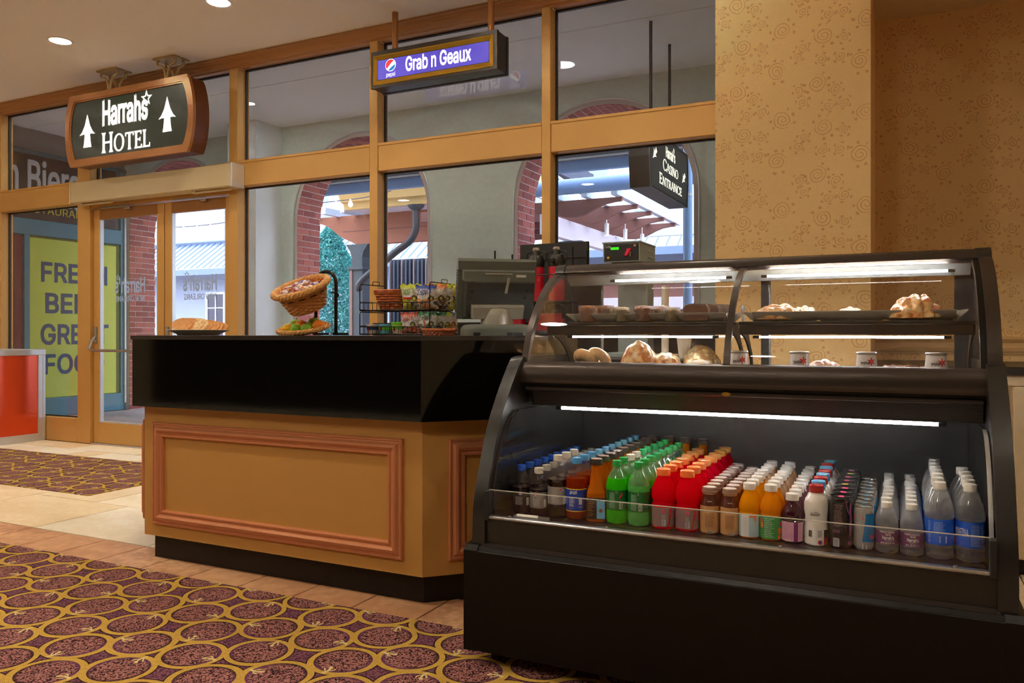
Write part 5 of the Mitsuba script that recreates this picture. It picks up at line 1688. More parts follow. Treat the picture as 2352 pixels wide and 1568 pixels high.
# canopy of the drinks shelf: bakery deck, rails, grille, lamp
UD = .938
dp('bakery_deck', bx(KI0, KI1, 2.592, BK - .02, .892, UD), 'm_black_satin')
railp = Polygon([(2.548, .900), (2.544, .915), (2.548, .945), (2.560, .966), (2.575, .974), (2.592, .974), (2.592, .900)])
dp('glass_rail', ext_x(railp, KI0 - .008, KI1 + .004), 'm_black_bar', 40, label='satin dark rail under the curved glass')
dp('rail_recess', bx(KI0, KI1, 2.575, 2.592, .884, .902), 'm_black_matte')
dp('lower_rail', bx(KI0 + .012, KI1 - .004, 2.556, 2.592, .872, .886, .004), 'm_black_bar')


def hex_fn(p, n, uv):
    q = p.x / .0075
    row = dr.floor(p.z / .0065)
    off = (row - 2.0 * dr.floor(row / 2.0)) * 0.5
    fx = q + off - dr.floor(q + off) - .5
    fz = p.z / .0065 - row - .5
    d = dr.sqrt(fx * fx + fz * fz)
    return mix(S(4, 4, 4), S(52, 46, 44), smoothstep(.30, .38, d))


mat('m_grille', proc(hex_fn), 0.45)
dp('air_grille', hull([(KI0 + .03, 2.578, .872), (KI1 - .006, 2.578, .872), (KI0 + .03, 2.60, .823), (KI1 - .006, 2.60, .823), (KI0 + .03, 2.62, .872), (KI1 - .006, 2.62, .872), (KI0 + .03, 2.62, .823), (KI1 - .006, 2.62, .823)]), 'm_grille', label='honeycomb air grille')
dp('lamp_channel', bx(KI0 + .02, KI1 - .004, 2.60, 2.66, .818, .828), 'm_black_satin')
dp('canopy_lining', bx(KI0, KI1, 2.62, BK - .012, .828, .892), 'm_black_matte')


def lamp_tube(x0, x1, y, z, r, k=1.0, label='lit fluorescent tube'):
    kk = uniq(dc + '__lamp_tube')
    m = cyl((x0, y, z), (x1, y, z), r, 14)
    if m.volume < 0:
        m.invert()
    scene[kk] = mikit.ply(m, 'm_lamp_face', 30, emitter=lampmat('', COOL, TUBE * k))
    labels[kk] = {'label': label}
    dp('tube_cap', cat([cyl((x0 - .02, y, z), (x0, y, z), r * 1.15, 12), cyl((x1, y, z), (x1 + .02, y, z), r * 1.15, 12)]), 'm_black_matte')


lamp_tube(-1.085, .095, 2.625, .8085, .0058, 1.35, 'lit tube over the drinks')
stk = thing('sticker', 'tiny gold sticker on the dark rail in the middle of the case', 'sticker')
put(stk, cat([bx(-.512, -.484, 2.5425, 2.545, .884, .890), bx(-.507, -.489, 2.5428, 2.545, .881, .893)]).apply_translation((0, .0118, -.006)), 'm_sign_gold')

# bakery top
gp = smooth_curve([(2.580, .975), (2.617, 1.066), (2.733, 1.212), (2.836, 1.283), (2.924, 1.309)], 28)
XD = -.502
gy = gp.copy()
for k, (x0, x1) in enumerate(((KI0 + .012, XD - .010), (XD + .010, KI1 - .012))):
    dp('curved_glass', sheet(gp, x0, x1), 'm_glass', True, label=('left', 'right')[k] + ' curved front glass')


def band(pts, w):
    """a strip that follows the (y, z) curve, w thick towards the inside"""
    t = np.gradient(pts, axis=0)
    nrm = np.stack([t[:, 1], -t[:, 0]], -1)
    nrm /= np.linalg.norm(nrm, axis=1, keepdims=True)
    a, b = pts, pts + nrm * w
    return Polygon([tuple(q) for q in a] + [tuple(q) for q in b[::-1]])


for x0, x1, w, m in ((KI0 - .012, KI0 + .012, .020, 'm_black_bar'), (XD - .010, XD + .010, .012, 'm_black_bar'), (KI1 - .012, KI1 + .004, .022, 'm_black_paint')):
    dp('glass_rib', ext_x(band(gp, w).buffer(.001), x0, x1), m, 40)
endp = Polygon([tuple(q) for q in gp] + [(BK - .03, 1.309), (BK - .03, .975)])
dp('end_glass', trimesh.Trimesh(*(lambda q: (np.c_[np.full(len(q[0]), KI0 - .002), q[0]], q[1]))(trimesh.creation.triangulate_polygon(endp, engine='earcut')), process=False), 'm_glass', label='clear left end glass')
dp('end_panel', ext_x(endp.buffer(.003), KI1 + .004, KI1 + .030), 'm_black_paint', label='black right end panel')
rimc = np.vstack([[(2.560, .982)], gp + np.array([-.012, .006]), [(2.95, 1.322)]])
dp('end_rim', ext_x(band(smooth_curve(rimc, 30), .026), KI1 + .004, KI1 + .040), 'm_black_bar', 40)
tb_sec = [(2.905, 1.296), (2.900, 1.310), (2.912, 1.332), (2.935, 1.342), (2.985, 1.343), (2.998, 1.335), (3.0, 1.296)]
dp('top_bar', ext_x(Polygon(tb_sec), KI0 + .02, KI1 + .0), 'm_black_bar', 40, label='rounded dark top bar')
for x0, x1 in ((KI0 - .016, KI0 + .02), (KI1 + .0, KI1 + .042)):
    dp('top_cap', ext_x(affinity.scale(Polygon(tb_sec), 1.08, 1.10), x0, x1), 'm_black_satin', 40)
dp('top_plate', bx(KI0 + .004, KI1 - .0, 3.0, BK - .01, 1.306, 1.33), 'm_black_satin')
dp('light_hood', hull([(KI0 + .02, 2.93, 1.296), (KI1 - .012, 2.93, 1.296), (KI0 + .02, 3.0, 1.296), (KI1 - .012, 3.0, 1.296), (KI0 + .02, 2.97, 1.262), (KI1 - .012, 2.97, 1.262), (KI0 + .02, 3.0, 1.262), (KI1 - .012, 3.0, 1.262)]), 'm_brew_steel', label='reflector under the top bar')
lamp_tube(-.97, -.56, 2.875, 1.270, .0045, 2.4, 'lit tube over the cakes')
lamp_tube(-.42, .13, 2.875, 1.270, .0045, 2.4, 'lit tube over the pastries')
# rear doors
dp('rear_post', bx(KI0, KI0 + .10, BK - .05, BK - .02, UD, 1.306), 'm_black_paint')
dp('rear_post', bx(-.475, -.448, BK - .05, BK - .02, UD, 1.306), 'm_black_paint')
dp('rear_post', bx(.160, KI1 + .004, BK - .05, BK - .02, UD, 1.306), 'm_black_paint')
dp('rear_rail', bx(KI0, KI1, BK - .045, BK - .02, 1.27, 1.306), 'm_black_paint')
dp('rear_rail', bx(KI0, KI1, BK - .045, BK - .02, UD, .955), 'm_black_paint')
for k, (x0, x1) in enumerate(((KI0 + .10, -.475), (-.448, .160))):
    y = BK - .034
    dp('rear_glass', trimesh.Trimesh([[x0, y, .955], [x1, y, .955], [x1, y, 1.27], [x0, y, 1.27]], [[0, 1, 2], [0, 2, 3]]), 'm_glass', label=('left', 'right')[k] + ' sliding rear glass door')
    dp('rear_glass_edge', bx(x0, x0 + .006, y - .004, y + .004, .955, 1.27), 'm_alu')
for xx in (-.545, -.43):
    dp('door_handle', bx(xx, xx + .011, BK - .06, BK - .05, 1.115, 1.18, .003), 'm_alu')
# middle shelves
for k, (x0, x1) in enumerate(((KI0 + .02, XD - .012), (XD + .012, KI1 - .014))):
    dp('shelf', bx(x0 - (.008 if k == 0 else 0), x1, 2.728, 3.06, 1.100, 1.1115, .002), 'm_black_satin')
    dp('shelf_front', bx(x0, x1 - .004, 2.735, 2.75, 1.068, 1.0995, .002), 'm_black_bar')
    for xx in (x0, x1 - .006):
        br_ = smooth_curve([(2.74, 1.069), (2.80, 1.062), (2.88, 1.03), (2.94, .975), (2.955, .94)], 12)
        dp('shelf_bracket', ext_x(Polygon([tuple(q) for q in br_] + [(2.985, .94), (2.965, 1.0), (2.90, 1.055), (2.86, 1.0985), (2.74, 1.0985)]).buffer(0), xx, xx + .006), 'm_black_paint')
lamp_tube(-1.10, -.585, 2.768, 1.060, .0040, 1.2, 'lit tube under the left shelf')
lamp_tube(-.43, .115, 2.768, 1.060, .0040, 1.2, 'lit tube under the right shelf')

# ------------------------------------------------------------------ bakery goods
mat('m_tray_white', S(226, 224, 214), 0.2)


def tray3(x0, x1, y0, y1, z, label):
    """long white dish of three joined compartments with wavy flared rim"""
    n = 60
    u = np.linspace(0, 1, n)
    w = x1 - x0
    rows = []
    secs = [(0.0, .62, .0), (.03, .62, .0), (.05, .80, .018), (.06, 1.0, .030), (.062, 1.0, .033)]
    cyy, hy = (y0 + y1) / 2, (y1 - y0) / 2
    lobes = np.abs(np.sin(3 * np.pi * u)) ** .35
    V = []
    prof = [(.0, .004), (.62, .004), (.80, .020), (.97, .032), (1.0, .033), (.985, .029), (.80, .014), (.64, 0), (.0, 0)]
    pts = []
    for k in range(n):
        x = x0 + w * u[k]
        for s, h in prof:
            hh = h if lobes[k] > .5 else h + (.012 * (1 - lobes[k]) if s < .7 else 0)
            pts.append((x, cyy - hy * s, hh))
    m_ = len(prof)
    pts = np.array(pts)
    f = []
    for k in range(n - 1):
        for j in range(m_ - 1):
            a = k * m_ + j
            f += [[a, a + m_, a + m_ + 1], [a, a + m_ + 1, a + 1]]
    front = trimesh.Trimesh(pts, f, process=False)
    back = front.copy()
    v = back.vertices.copy()
    v[:, 1] = 2 * cyy - v[:, 1]
    back = trimesh.Trimesh(v, np.array(f)[:, ::-1], process=False)
    ends = []
    for xx, sg in ((x0, -1), (x1, 1)):
        ends.append(hull([(xx, cyy - hy * .62, 0), (xx, cyy + hy * .62, 0), (xx + sg * .03, cyy - hy, .030), (xx + sg * .03, cyy + hy, .030), (xx + sg * .03, cyy - hy, .034), (xx + sg * .03, cyy + hy, .034), (xx, cyy - hy * .8, .03), (xx, cyy + hy * .8, .03)]))
    t = thing('serving_tray', label, 'tray')
    mm = cat([front, back] + ends)
    mm.apply_translation((0, 0, z + .0004))
    put(t, mm, 'm_tray_white', 40)


TZ_ = 1.1115
tray3(-1.10, -.545, 2.775, 2.985, TZ_, 'long white three-part dish of muffins on the left shelf')
tray3(-.455, .150, 2.775, 2.985, TZ_, 'long white three-part dish of pastries on the right shelf')


def food(name, c1, c2, sc=90, rough=.55, c3=None):
    def fn(p, n, uv):
        a = fbm(p.x * sc, p.y * sc, p.z * sc, 4)
        c = mix(c1, c2, smoothstep(.32, .66, a))
        if c3 is not None:
            c = mix(c, c3, smoothstep(.66, .95, noise(p.x * sc, p.y * sc, p.z * sc)))
        return c
    return mat(name, proc(fn), rough)


food('m_muffin', S(150, 78, 30), S(206, 128, 56))
food('m_muffin_dk', S(120, 60, 26), S(176, 106, 58))
food('m_muffin_gr', S(150, 138, 60), S(206, 196, 116), 110)
food('m_crumbtop', S(186, 150, 96), S(236, 220, 176), 140)
food('m_loaf', S(150, 80, 34), S(196, 120, 58))
food('m_pastry', S(206, 120, 52), S(250, 206, 140), 55, .4, S(252, 236, 210))
food('m_pastry_b', S(190, 106, 44), S(240, 180, 100), 70, .4, S(250, 236, 210))
food('m_bagel', S(226, 170, 110), S(246, 214, 164), 30, .4)
food('m_scone', S(236, 206, 160), S(250, 236, 206), 80)
food('m_pink', S(230, 150, 120), S(250, 206, 180), 60, .4)
food('m_nut', S(140, 80, 60), S(206, 150, 120), 160)
clearmat('m_wrap', (.92, .92, .92), .1, .93, .2)


def muffin(x, y, label, mm, top, r=.030, h=.052, seed=0):
    t = thing('muffin', label, 'muffin')
    body = lathe([(0, 0), (r * .80, 0), (r * .98, h * .75), (r, h * .8), (0, h * .8)], 26)
    part(t, 'cake', moved(body, (x, y, TZ_ + .0045)), mm, 40)
    d = ico(1.0, 4, (r * 1.04, r * 1.04, h * .30))
    d = lumpy(d, .0045, 130, seed)
    part(t, 'crown', moved(d, (x, y, TZ_ + .0045 + h * .78)), top, True)
    w = lathe([(r * .84, .0), (r * 1.07, h * .7), (r * 1.08, h * 1.05)], 18)
    part(t, 'wrapper', moved(w, (x, y, TZ_ + .005)), 'm_wrap', True, label='clear plastic wrap')


muffin(-1.052, 2.80, 'orange-brown muffin, leftmost in the left dish', 'm_muffin', 'm_muffin', .033, .056, 1)
muffin(-1.010, 2.87, 'orange-brown muffin behind the leftmost one', 'm_muffin', 'm_muffin', .031, .058, 2)
muffin(-.952, 2.835, 'pale green crumb muffin third from the left', 'm_muffin_gr', 'm_crumbtop', .025, .050, 3)
muffin(-.918, 2.80, 'pale green crumb muffin beside the middle brown one', 'm_muffin_gr', 'm_crumbtop', .027, .048, 4)
muffin(-.838, 2.80, 'broad brown muffin in the middle of the left dish', 'm_muffin_dk', 'm_muffin_dk', .034, .052, 5)
muffin(-.782, 2.84, 'brown nut-topped muffin right of the broad brown one', 'm_muffin_dk', 'm_nut', .027, .052, 6)
muffin(-.735, 2.80, 'pale crumb muffin right of the nut-topped one', 'm_muffin_gr', 'm_crumbtop', .028, .046, 7)


def loafslice(x, y, label, w=.075, d=.035, h=.058, seed=0, rz=0):
    t = thing('cake_slice', label, 'cake')
    g = Polygon([(-w / 2, 0), (w / 2, 0), (w / 2 * 1.02, h * .72), (w / 2 * .8, h * .95), (0, h), (-w / 2 * .8, h * .95), (-w / 2 * 1.02, h * .72)])
    m = ext_y(g, -d / 2, d / 2).subdivide().subdivide()
    m = lumpy(m, .0012, 120, seed)
    part(t, 'cake', moved(m, (x, y, TZ_ + .0055), rz=rz), 'm_loaf')
    m2 = ext_y(affinity.scale(g, 1.06, 1.05, origin=(0, 0)), -d / 2 - .003, d / 2 + .003)
    part(t, 'wrapper', moved(m2, (x, y, TZ_ + .0050), rz=rz), 'm_wrap', label='clear plastic wrap')


loafslice(-.648, 2.80, 'wrapped brown cake slice, front one at the right of the left dish', .082, .03, .058, 1)
loafslice(-.612, 2.85, 'wrapped brown cake slice behind the front slice', .07, .03, .057, 2, -8)
loafslice(-.585, 2.90, 'wrapped brown cake slice at the back right of the left dish', .07, .03, .058, 3, -14)


def claw(x, y, z, label, L=.15, W=.075, H=.05, seed=0, rz=0, mm='m_pastry', crumbs=True, ra=.16, na=.30):
    """ridged pastry: arched ellipsoid with slanting folds and nut pieces"""
    t = thing('pastry', label, 'pastry')
    m = ico(1.0, 4)
    v = m.vertices.copy()
    n = meshkit.fbm(v * 3.1 + seed, 3, seed)
    ridge = np.abs(np.sin(v[:, 0] * 6.5 + v[:, 1] * 2.0 + seed)) ** .6
    s = 1 + ra * (ridge - .5) + na * (n - .5)
    v = v * s[:, None]
    v = v * np.array([L / 2, W / 2, H])
    v[:, 2] = np.maximum(v[:, 2], 0) + v[:, 2].clip(max=0) * .05
    m = trimesh.Trimesh(v, m.faces, process=False)
    m.apply_translation((0, 0, -m.bounds[0, 2]))
    part(t, 'dough', moved(m, (x, y, z), rz=rz), mm, True)
    if crumbs:
        r_ = np.random.default_rng(seed + 50)
        cs_ = []
        for k in range(26):
            a = v[int(r_.integers(len(v)))]
            if a[2] < H * .55:
                continue
            cs_.append(moved(ico(1, 0, (.006, .0045, .0035)), (a[0], a[1], a[2] + .002), rz=r_.uniform(0, 90)))
        if cs_:
            mm2 = cat(cs_)
            part(t, 'nut_topping', moved(mm2, (x, y, z), rz=rz), 'm_crumbtop', kind='stuff')


claw(-.378, 2.84, TZ_ + .006, 'ridged golden pastry at the left of the right dish', .15, .10, .050, 3, 14)
claw(-.295, 2.87, TZ_ + .006, 'smaller pale-topped pastry behind the left one in the right dish', .10, .08, .042, 8, -20, 'm_scone')
claw(.035, 2.82, TZ_ + .006, 'tall ridged golden pastry at the right of the right dish', .145, .11, .070, 5, -8)
claw(-.155, 2.86, TZ_ + .006, 'low pale wrapped pastry in the middle of the right dish', .10, .08, .036, 11, 0, 'm_scone', False)

# bakery deck
UZ = UD + .0005
for k, (x, y, rx, lb) in enumerate(((-1.03, 2.72, -40, 'pale bagel leaning at the left of the lower bakery deck'), (-.985, 2.735, -48, 'second bagel leaning on the first at the left of the lower deck'))):
    t = thing('bagel', lb, 'bagel', None)
    a = np.arange(40) * 2 * np.pi / 40
    m = tube(np.c_[.030 * np.cos(a), .030 * np.sin(a), 0 * a], np.full(40, .020), 14, True)
    m = lumpy(m, .0015, 40, k)
    m = moved(m, (0, 0, 0), rx=rx, rz=-25)
    m.apply_translation((x, y, UZ - m.bounds[0, 2]))
    put(t, m, 'm_bagel', True)
claw(-.835, 2.74, UZ, 'big glossy golden puff pastry dusted white on the lower bakery deck', .135, .12, .098, 21, 10, 'm_pastry', False, ra=.05, na=.16)
claw(-.745, 2.76, UZ, 'golden pastry leaning right of the big puff pastry', .12, .10, .062, 22, -12, 'm_pastry_b', False, ra=.05, na=.16)
claw(-.615, 2.70, UZ, 'low pale round scone on the lower bakery deck left of the divider', .120, .11, .043, 23, 0, 'm_scone', False, ra=.03, na=.10)
claw(-.66, 2.93, UZ, 'brown loaf standing at the back of the lower bakery deck', .14, .13, .085, 24, 30, 'm_pastry_b', False, ra=.05, na=.16)
claw(-.93, 2.95, UZ, 'small brown roll at the back left of the lower bakery deck', .09, .08, .05, 25, 30, 'm_pastry_b', False, ra=.05, na=.16)
claw(-.225, 2.72, UZ, 'flat pinkish pastry between the yogurt pots', .12, .09, .044, 26, 6, 'm_pink', False)
nt = thing('nut_tray', 'flat tray of nut pastry at the back right of the lower bakery deck', 'tray')
part(nt, 'dish', bx(-.06, .12, 2.84, 3.0, UZ, UZ + .012, .004), 'm_tray_white')
r_ = np.random.default_rng(3)
part(nt, 'nut_filling', cat([moved(ico(1, 1, (.010, .008, .007)), (r_.uniform(-.05, .11), r_.uniform(2.85, 2.99), UZ + .016 + r_.uniform(0, .008)), rz=r_.uniform(0, 180)) for _ in range(110)]), 'm_nut', kind='stuff')

# yogurt pots
mat('m_yog_white', S(232, 226, 226), 0.35)
mat('m_yog_pink', S(226, 60, 110), 0.35)
mat('m_yog_red', S(222, 50, 50), 0.35)
mat('m_yog_foil', S(190, 186, 182), 0.3, 0.8)
mat('m_ink_dark', S(50, 40, 50), 0.5)
yl = ('leftmost white and pink yogurt pot, against the divider', 'second yogurt pot from the divider', 'third yogurt pot from the divider', 'rightmost yogurt pot at the end of the case')
for k, (x, y) in enumerate(((-.478, 2.668), (-.292, 2.668), (-.098, 2.668), (.090, 2.664))):
    t = thing('yogurt_pot', yl[k], 'yogurt', None)
    o = (x, y, UZ)
    R0, R1, hh = .034, .026, .074
    part(t, 'cup', moved(lathe([(0, 0), (R0, 0), (R0, .004), (R1, hh), (0, hh)], 28), o), 'm_yog_white', 40)
    part(t, 'foil_lid', moved(lathe([(0, hh + .003), (R1 + .002, hh + .003), (R1 + .004, hh), (R1 + .003, hh - .004), (R1, hh - .003)], 28), o), 'm_yog_foil', 30)
    fr_ = lambda z: R0 + (R1 - R0) * z / hh
    part(t, 'pink_band', moved(bend(ext(Polygon([(-.01, 0), (.06, 0), (.06, .048), (.045, .034), (.02, .018), (-.01, .006)]), .0006), R0 - .0045, math.radians(-80), .008), o), 'm_yog_pink')
    flower = unary_union([affinity.rotate(affinity.translate(affinity.scale(Point(0, 0).buffer(1), .0022, .0055), 0, .0068), 60 * j, origin=(0, 0)) for j in range(6)])
    part(t, 'flower_print', moved(bend(ext(affinity.translate(flower, .012, 0), .0008), R0 - .0045, math.radians(-84), .048), o), 'm_yog_red')
    part(t, 'lettering', moved(bend(ext(tpoly('yoplait', .010, bold=False, w=.026), .0008), R0 - .0042, math.radians(-118), .040), o), 'm_ink_dark')

# ------------------------------------------------------------------ the drinks
def plast(name, c, rough=.08, spec=.6, **k):
    return mat(name, c, rough, spec=spec, **k)


plast('m_cap_blue', S(30, 82, 196), .35)
plast('m_cap_sky', S(72, 158, 224), .35)
plast('m_cap_grey', S(214, 210, 200), .35)
plast('m_cap_white', S(240, 238, 232), .35)
plast('m_cap_black', S(36, 28, 26), .25)
plast('m_cap_green', S(24, 156, 66), .35)
plast('m_cap_orange', S(255, 118, 48), .35)
plast('m_cap_red', S(158, 30, 32), .3)
plast('m_lid_coffee', S(150, 118, 104), .35)
plast('m_lid_top', S(226, 214, 204), .35)
plast('m_cola', S(26, 12, 8))
clearmat('m_icedtea', S(170, 60, 16), .06, 0.0, 1.1)
clearmat('m_leaftea', S(226, 130, 34), .06, 0.0, 1.1)
clearmat('m_limesoda', S(80, 240, 30), .06, 0.0, 1.3)
clearmat('m_limeclear', S(130, 236, 130), .06, 0.0, 1.3)
clearmat('m_sports', S(255, 20, 50), .06, 0.0, 1.3)
plast('m_mocha', S(196, 144, 92))
clearmat('m_oj', S(255, 180, 20), .06, 0.0, 1.0)
clearmat('m_oj_b', S(255, 172, 30), .06, 0.0, 1.1)
plast('m_grape', S(52, 12, 28))
plast('m_shake', S(236, 232, 226), .25)
plast('m_can_black', S(24, 22, 22), .2)
plast('m_can_silver', S(150, 146, 144), .25, metallic=0.0)
mat('m_can_alu', S(200, 196, 188), .25, .9)
plast('m_can_blue', S(20, 110, 170), .25)
scene['m_pet'] = {'type': 'thindielectric', 'int_ior': 1.5}
clearmat('m_pet_green', (.60, .95, .60), .05, .80, .8)
clearmat('m_pet_water', (1, 1, 1), .05, .62, 1.6)
clearmat('m_pet_aqua', (.98, .99, 1), .05, .64, 1.6)
mat('m_lab_black', S(20, 20, 24), .3)
mat('m_lab_silver', S(160, 154, 150), .3, .3)
mat('m_lab_blue', S(30, 62, 158), .3)
mat('m_lab_yellow', S(226, 186, 40), .4)
mat('m_lab_navy', S(24, 60, 170), .3)
mat('m_lab_dkgreen', S(14, 96, 40), .3)
mat('m_lab_grey', S(128, 98, 100), .35)
mat('m_lab_brown', S(80, 34, 20), .3)
mat('m_lab_paleblue', S(176, 206, 216), .4)
mat('m_lab_lilac', S(206, 170, 190), .4)
mat('m_lab_purple', S(122, 34, 108), .4)
mat('m_lab_plum', S(104, 54, 92), .4)
mat('m_lab_green', S(40, 140, 62), .4)
mat('m_lab_aqua', S(34, 90, 205), .3)
mat('m_lab_aqua_pale', S(150, 180, 236), .3)
mat('m_pr_white', S(232, 232, 228), .5)
mat('m_pr_soft', S(150, 176, 160), .5)
mat('m_pr_pale', S(190, 190, 196), .5)
mat('m_pr_red', S(214, 50, 60), .5)
mat('m_pr_dark', S(40, 38, 44), .5)
mat('m_pr_brown', S(150, 96, 54), .5)
mat('m_pr_pink', S(216, 110, 150), .5)
mat('m_pr_orange', S(236, 110, 40), .5)
mat('m_pr_magenta', S(130, 70, 120), .5)
mat('m_pr_sky', S(110, 180, 220), .5)
mat('m_tab_pink', S(246, 70, 120), .35)
mat('m_tab_yellow', S(226, 190, 50), .35)
mat('m_tab_blue', S(120, 190, 225), .35)


def _lines(w, h, n, seed, fill=.8, t=.4):
    """block of unreadable small print: short bars"""
    r_ = np.random.default_rng(seed)
    out = []
    for k in range(n):
        y = h * (1 - (k + .5) / n)
        x = 0.0
        end = w * r_.uniform(fill, 1)
        while x < end:
            L = min(r_.uniform(.0015, .006), end - x)
            out.append(sbox(x, y - h / n * t / 2, x + L, y + h / n * t / 2))
            x += L + .0009
    return unary_union(out)


def barcode(w, h, bars=14, seed=0):
    """white ground with dark bars"""
    r_ = np.random.default_rng(seed)
    b = []
    x = .0012
    while x < w - .0018:
        t = r_.choice([.0005, .0009, .0014])
        b.append(sbox(x, .0012, x + t, h - .001))
        x += t + r_.choice([.0006, .001])
    return sbox(0, 0, w, h), unary_union(b)


def B(g, r, ang, x, z, d=.0004):
    """print wrapped on radius r with its local origin x metres round from the face angle (degrees)"""
    m = ext(g, d)
    if np.ptp(m.vertices[:, 0]) > .006 and len(m.faces) < 400:
        m = m.subdivide_to_size(.006)
    return bend(m, r, math.radians(ang) + x / r, z)


def band_mesh(r, z0, z1, th=.0005, n=28, taper=0.0):
    return lathe([(r - .0008, z0), (r + th, z0), (r + th - taper, z1), (r - .0008 - taper, z1)], n)


def cap(r, z0, z1, n=28):
    rib = lathe([(r * .96, z0), (r, z0 + .001), (r, z0 + .0035), (r * .965, z0 + .004), (r, z0 + .0048), (r * .99, z1 - .0015), (r * .93, z1), (0, z1)], n)
    return rib


class Proto:
    def __init__(self):
        self.d = []

    def add(self, name, m, mt, smooth=40, **k):
        self.d.append((name, mikit.ply(m, mt, smooth, **k)))


def std_bottle(H, R, cap_r, cap_h, liquid, capm, fill, shell='m_pet', body=None, waist=True, front=True, solid=False, n=30):
    p = Proto()
    hc = H - cap_h
    nk = cap_r * .92
    prof = [(0, .003), (R * .62, .0), (R * .93, .004), (R, .016)]
    if waist:
        prof += [(R, hc * .22), (R * .95, hc * .25), (R * .955, hc * .56), (R, hc * .60)]
    prof += [(R, hc * .66), (R * .975, hc * .72), (R * .86, hc * .80), (R * .64, hc * .885), (nk * 1.12, hc * .945), (nk, hc * .965), (nk, hc)]
    if body is not None:
        prof = body
    if solid:
        p.add('bottle', lathe(prof + [(0, prof[-1][1])], n), liquid)
    else:
        zf = hc * fill
        zs = np.array([q[1] for q in prof])
        low = [q for q in prof if q[1] < zf]
        rf = float(np.interp(zf, zs, [q[0] for q in prof]))
        up = [(rf, zf)] + [q for q in prof if q[1] > zf]
        p.add('bottle', lathe(up, n), shell)
        p.add('drink', lathe(low + [(rf, zf), (rf * .97, zf - .0006), (0, zf - .0006)], n), liquid)
    p.add('cap', moved(cap(cap_r, hc - .001, H), (0, 0, 0)), capm, 35)
    p.prof = prof
    p.hc = hc
    return p


def rad(p, z):
    return float(np.interp(z, [q[1] for q in p.prof], [q[0] for q in p.prof]))


def fa(x):
    return -90 + math.degrees(math.atan2(-x, 2.45))


YF = 2.455
rows_done = {}


def row(name, x, proto_front, proto_rest, n, pitch, label_front, label_rest, cat_, group, x_back=None, caps=None, y0=YF, rz0=0):
    """a file of bottles going back from the front edge"""
    r_ = np.random.default_rng(abs(hash(name)) % 1000 if False else sum(map(ord, name)) * 7 + int(abs(x) * 1000))
    for k in range(n):
        xx = x + ((x_back - x) * k / max(n - 1, 1) if x_back is not None else 0) + (r_.uniform(-.0022, .0022) if k else 0)
        pr = proto_front if k == 0 else (proto_rest[k % len(proto_rest)] if isinstance(proto_rest, list) else proto_rest)
        place(name, pr.d, label_front if k == 0 else NTH[k] + ' from the front: ' + label_rest, cat_, (xx, y0 + k * pitch, DK + .0006), rz=r_.uniform(-25, 25) if k else rz0, group=group if k else None)


# colas ----------------------------------------------------------------
def cola(H, R, capm, lab, fill, x, printed=True, liquid='m_cola', seed=0, globe=(.012, .026), z0f=.18, z1f=.56):
    p = std_bottle(H, R, .0155, .0185, liquid, capm, fill)
    z0, z1 = p.hc * z0f, p.hc * z1f
    r = rad(p, (z0 + z1) / 2) + .0012
    p.add('label', band_mesh(r, z0, z1), lab)
    if printed:
        a = fa(x)
        e, red, blue = pepsi(.0062)
        gx, gz = globe
        gz = z1 - .011
        p.add('label__print', B(unary_union([affinity.translate(e, gx, gz), affinity.translate(_lines(.026, .028, 8, seed), -.022, z0 + .005)]), r + .0006, a, 0, 0), 'm_pr_pale', False)
        p.add('label__emblem', B(affinity.translate(red, gx, gz), r + .0010, a, 0, 0), 'm_pr_red', False)
        p.add('label__emblem_blue', B(affinity.translate(blue, gx, gz), r + .0010, a, 0, 0), 'm_pep_blue', False)
        g, b = barcode(.012, .026, seed=seed)
        p.add('label__barcode', B(affinity.translate(g, .017, z0 + .003), r + .0006, a, 0, 0), 'm_pr_white', False)
    return p


pf = cola(.161, .0305, 'm_cap_blue', 'm_lab_black', .62, -1.162, seed=1, globe=(-.004, 0))
pr0 = cola(.161, .0305, 'm_cap_blue', 'm_lab_black', .62, 0, False)
row('cola_bottle', -1.162, pf, pr0, 9, .0635, 'front cola bottle with the royal blue cap, leftmost on the drinks shelf', 'cola bottle with a blue cap in the leftmost file', 'bottle', 'blue-capped cola bottles')
pf = cola(.156, .0305, 'm_cap_grey', 'm_lab_silver', .62, -1.1, seed=2, globe=(-.016, 0))
pr0 = cola(.156, .0305, 'm_cap_grey', 'm_lab_silver', .62, 0, False)
row('diet_cola_bottle', -1.098, pf, pr0, 9, .0635, 'small front cola bottle with a grey cap and silver label, second from the left', 'grey-capped cola bottle in the second file from the left', 'bottle', 'small grey-capped cola bottles')
pf = cola(.203, .0345, 'm_cap_grey', 'm_lab_silver', .68, -1.028, seed=3, globe=(.012, 0), z0f=.24, z1f=.55)
pr0 = cola(.203, .0345, 'm_cap_grey', 'm_lab_silver', .68, 0, False, z0f=.24, z1f=.55)
pr1 = cola(.161, .0305, 'm_cap_blue', 'm_lab_black', .62, 0, False)
row('large_diet_cola_bottle', -1.028, pf, [pr0, pr0, pr0], 3, .071, 'tall front cola bottle with a grey cap and silver label, third from the left', 'tall grey-capped cola bottle in the third file', 'bottle', 'tall grey-capped cola bottles')
row('cola_bottle', -1.03, pr1, pr1, 6, .0655, 'blue-capped cola bottle right behind the tall grey-capped ones', 'blue-capped cola bottle behind the tall grey-capped ones', 'bottle', 'blue-capped cola bottles in the third file', y0=YF + .222)


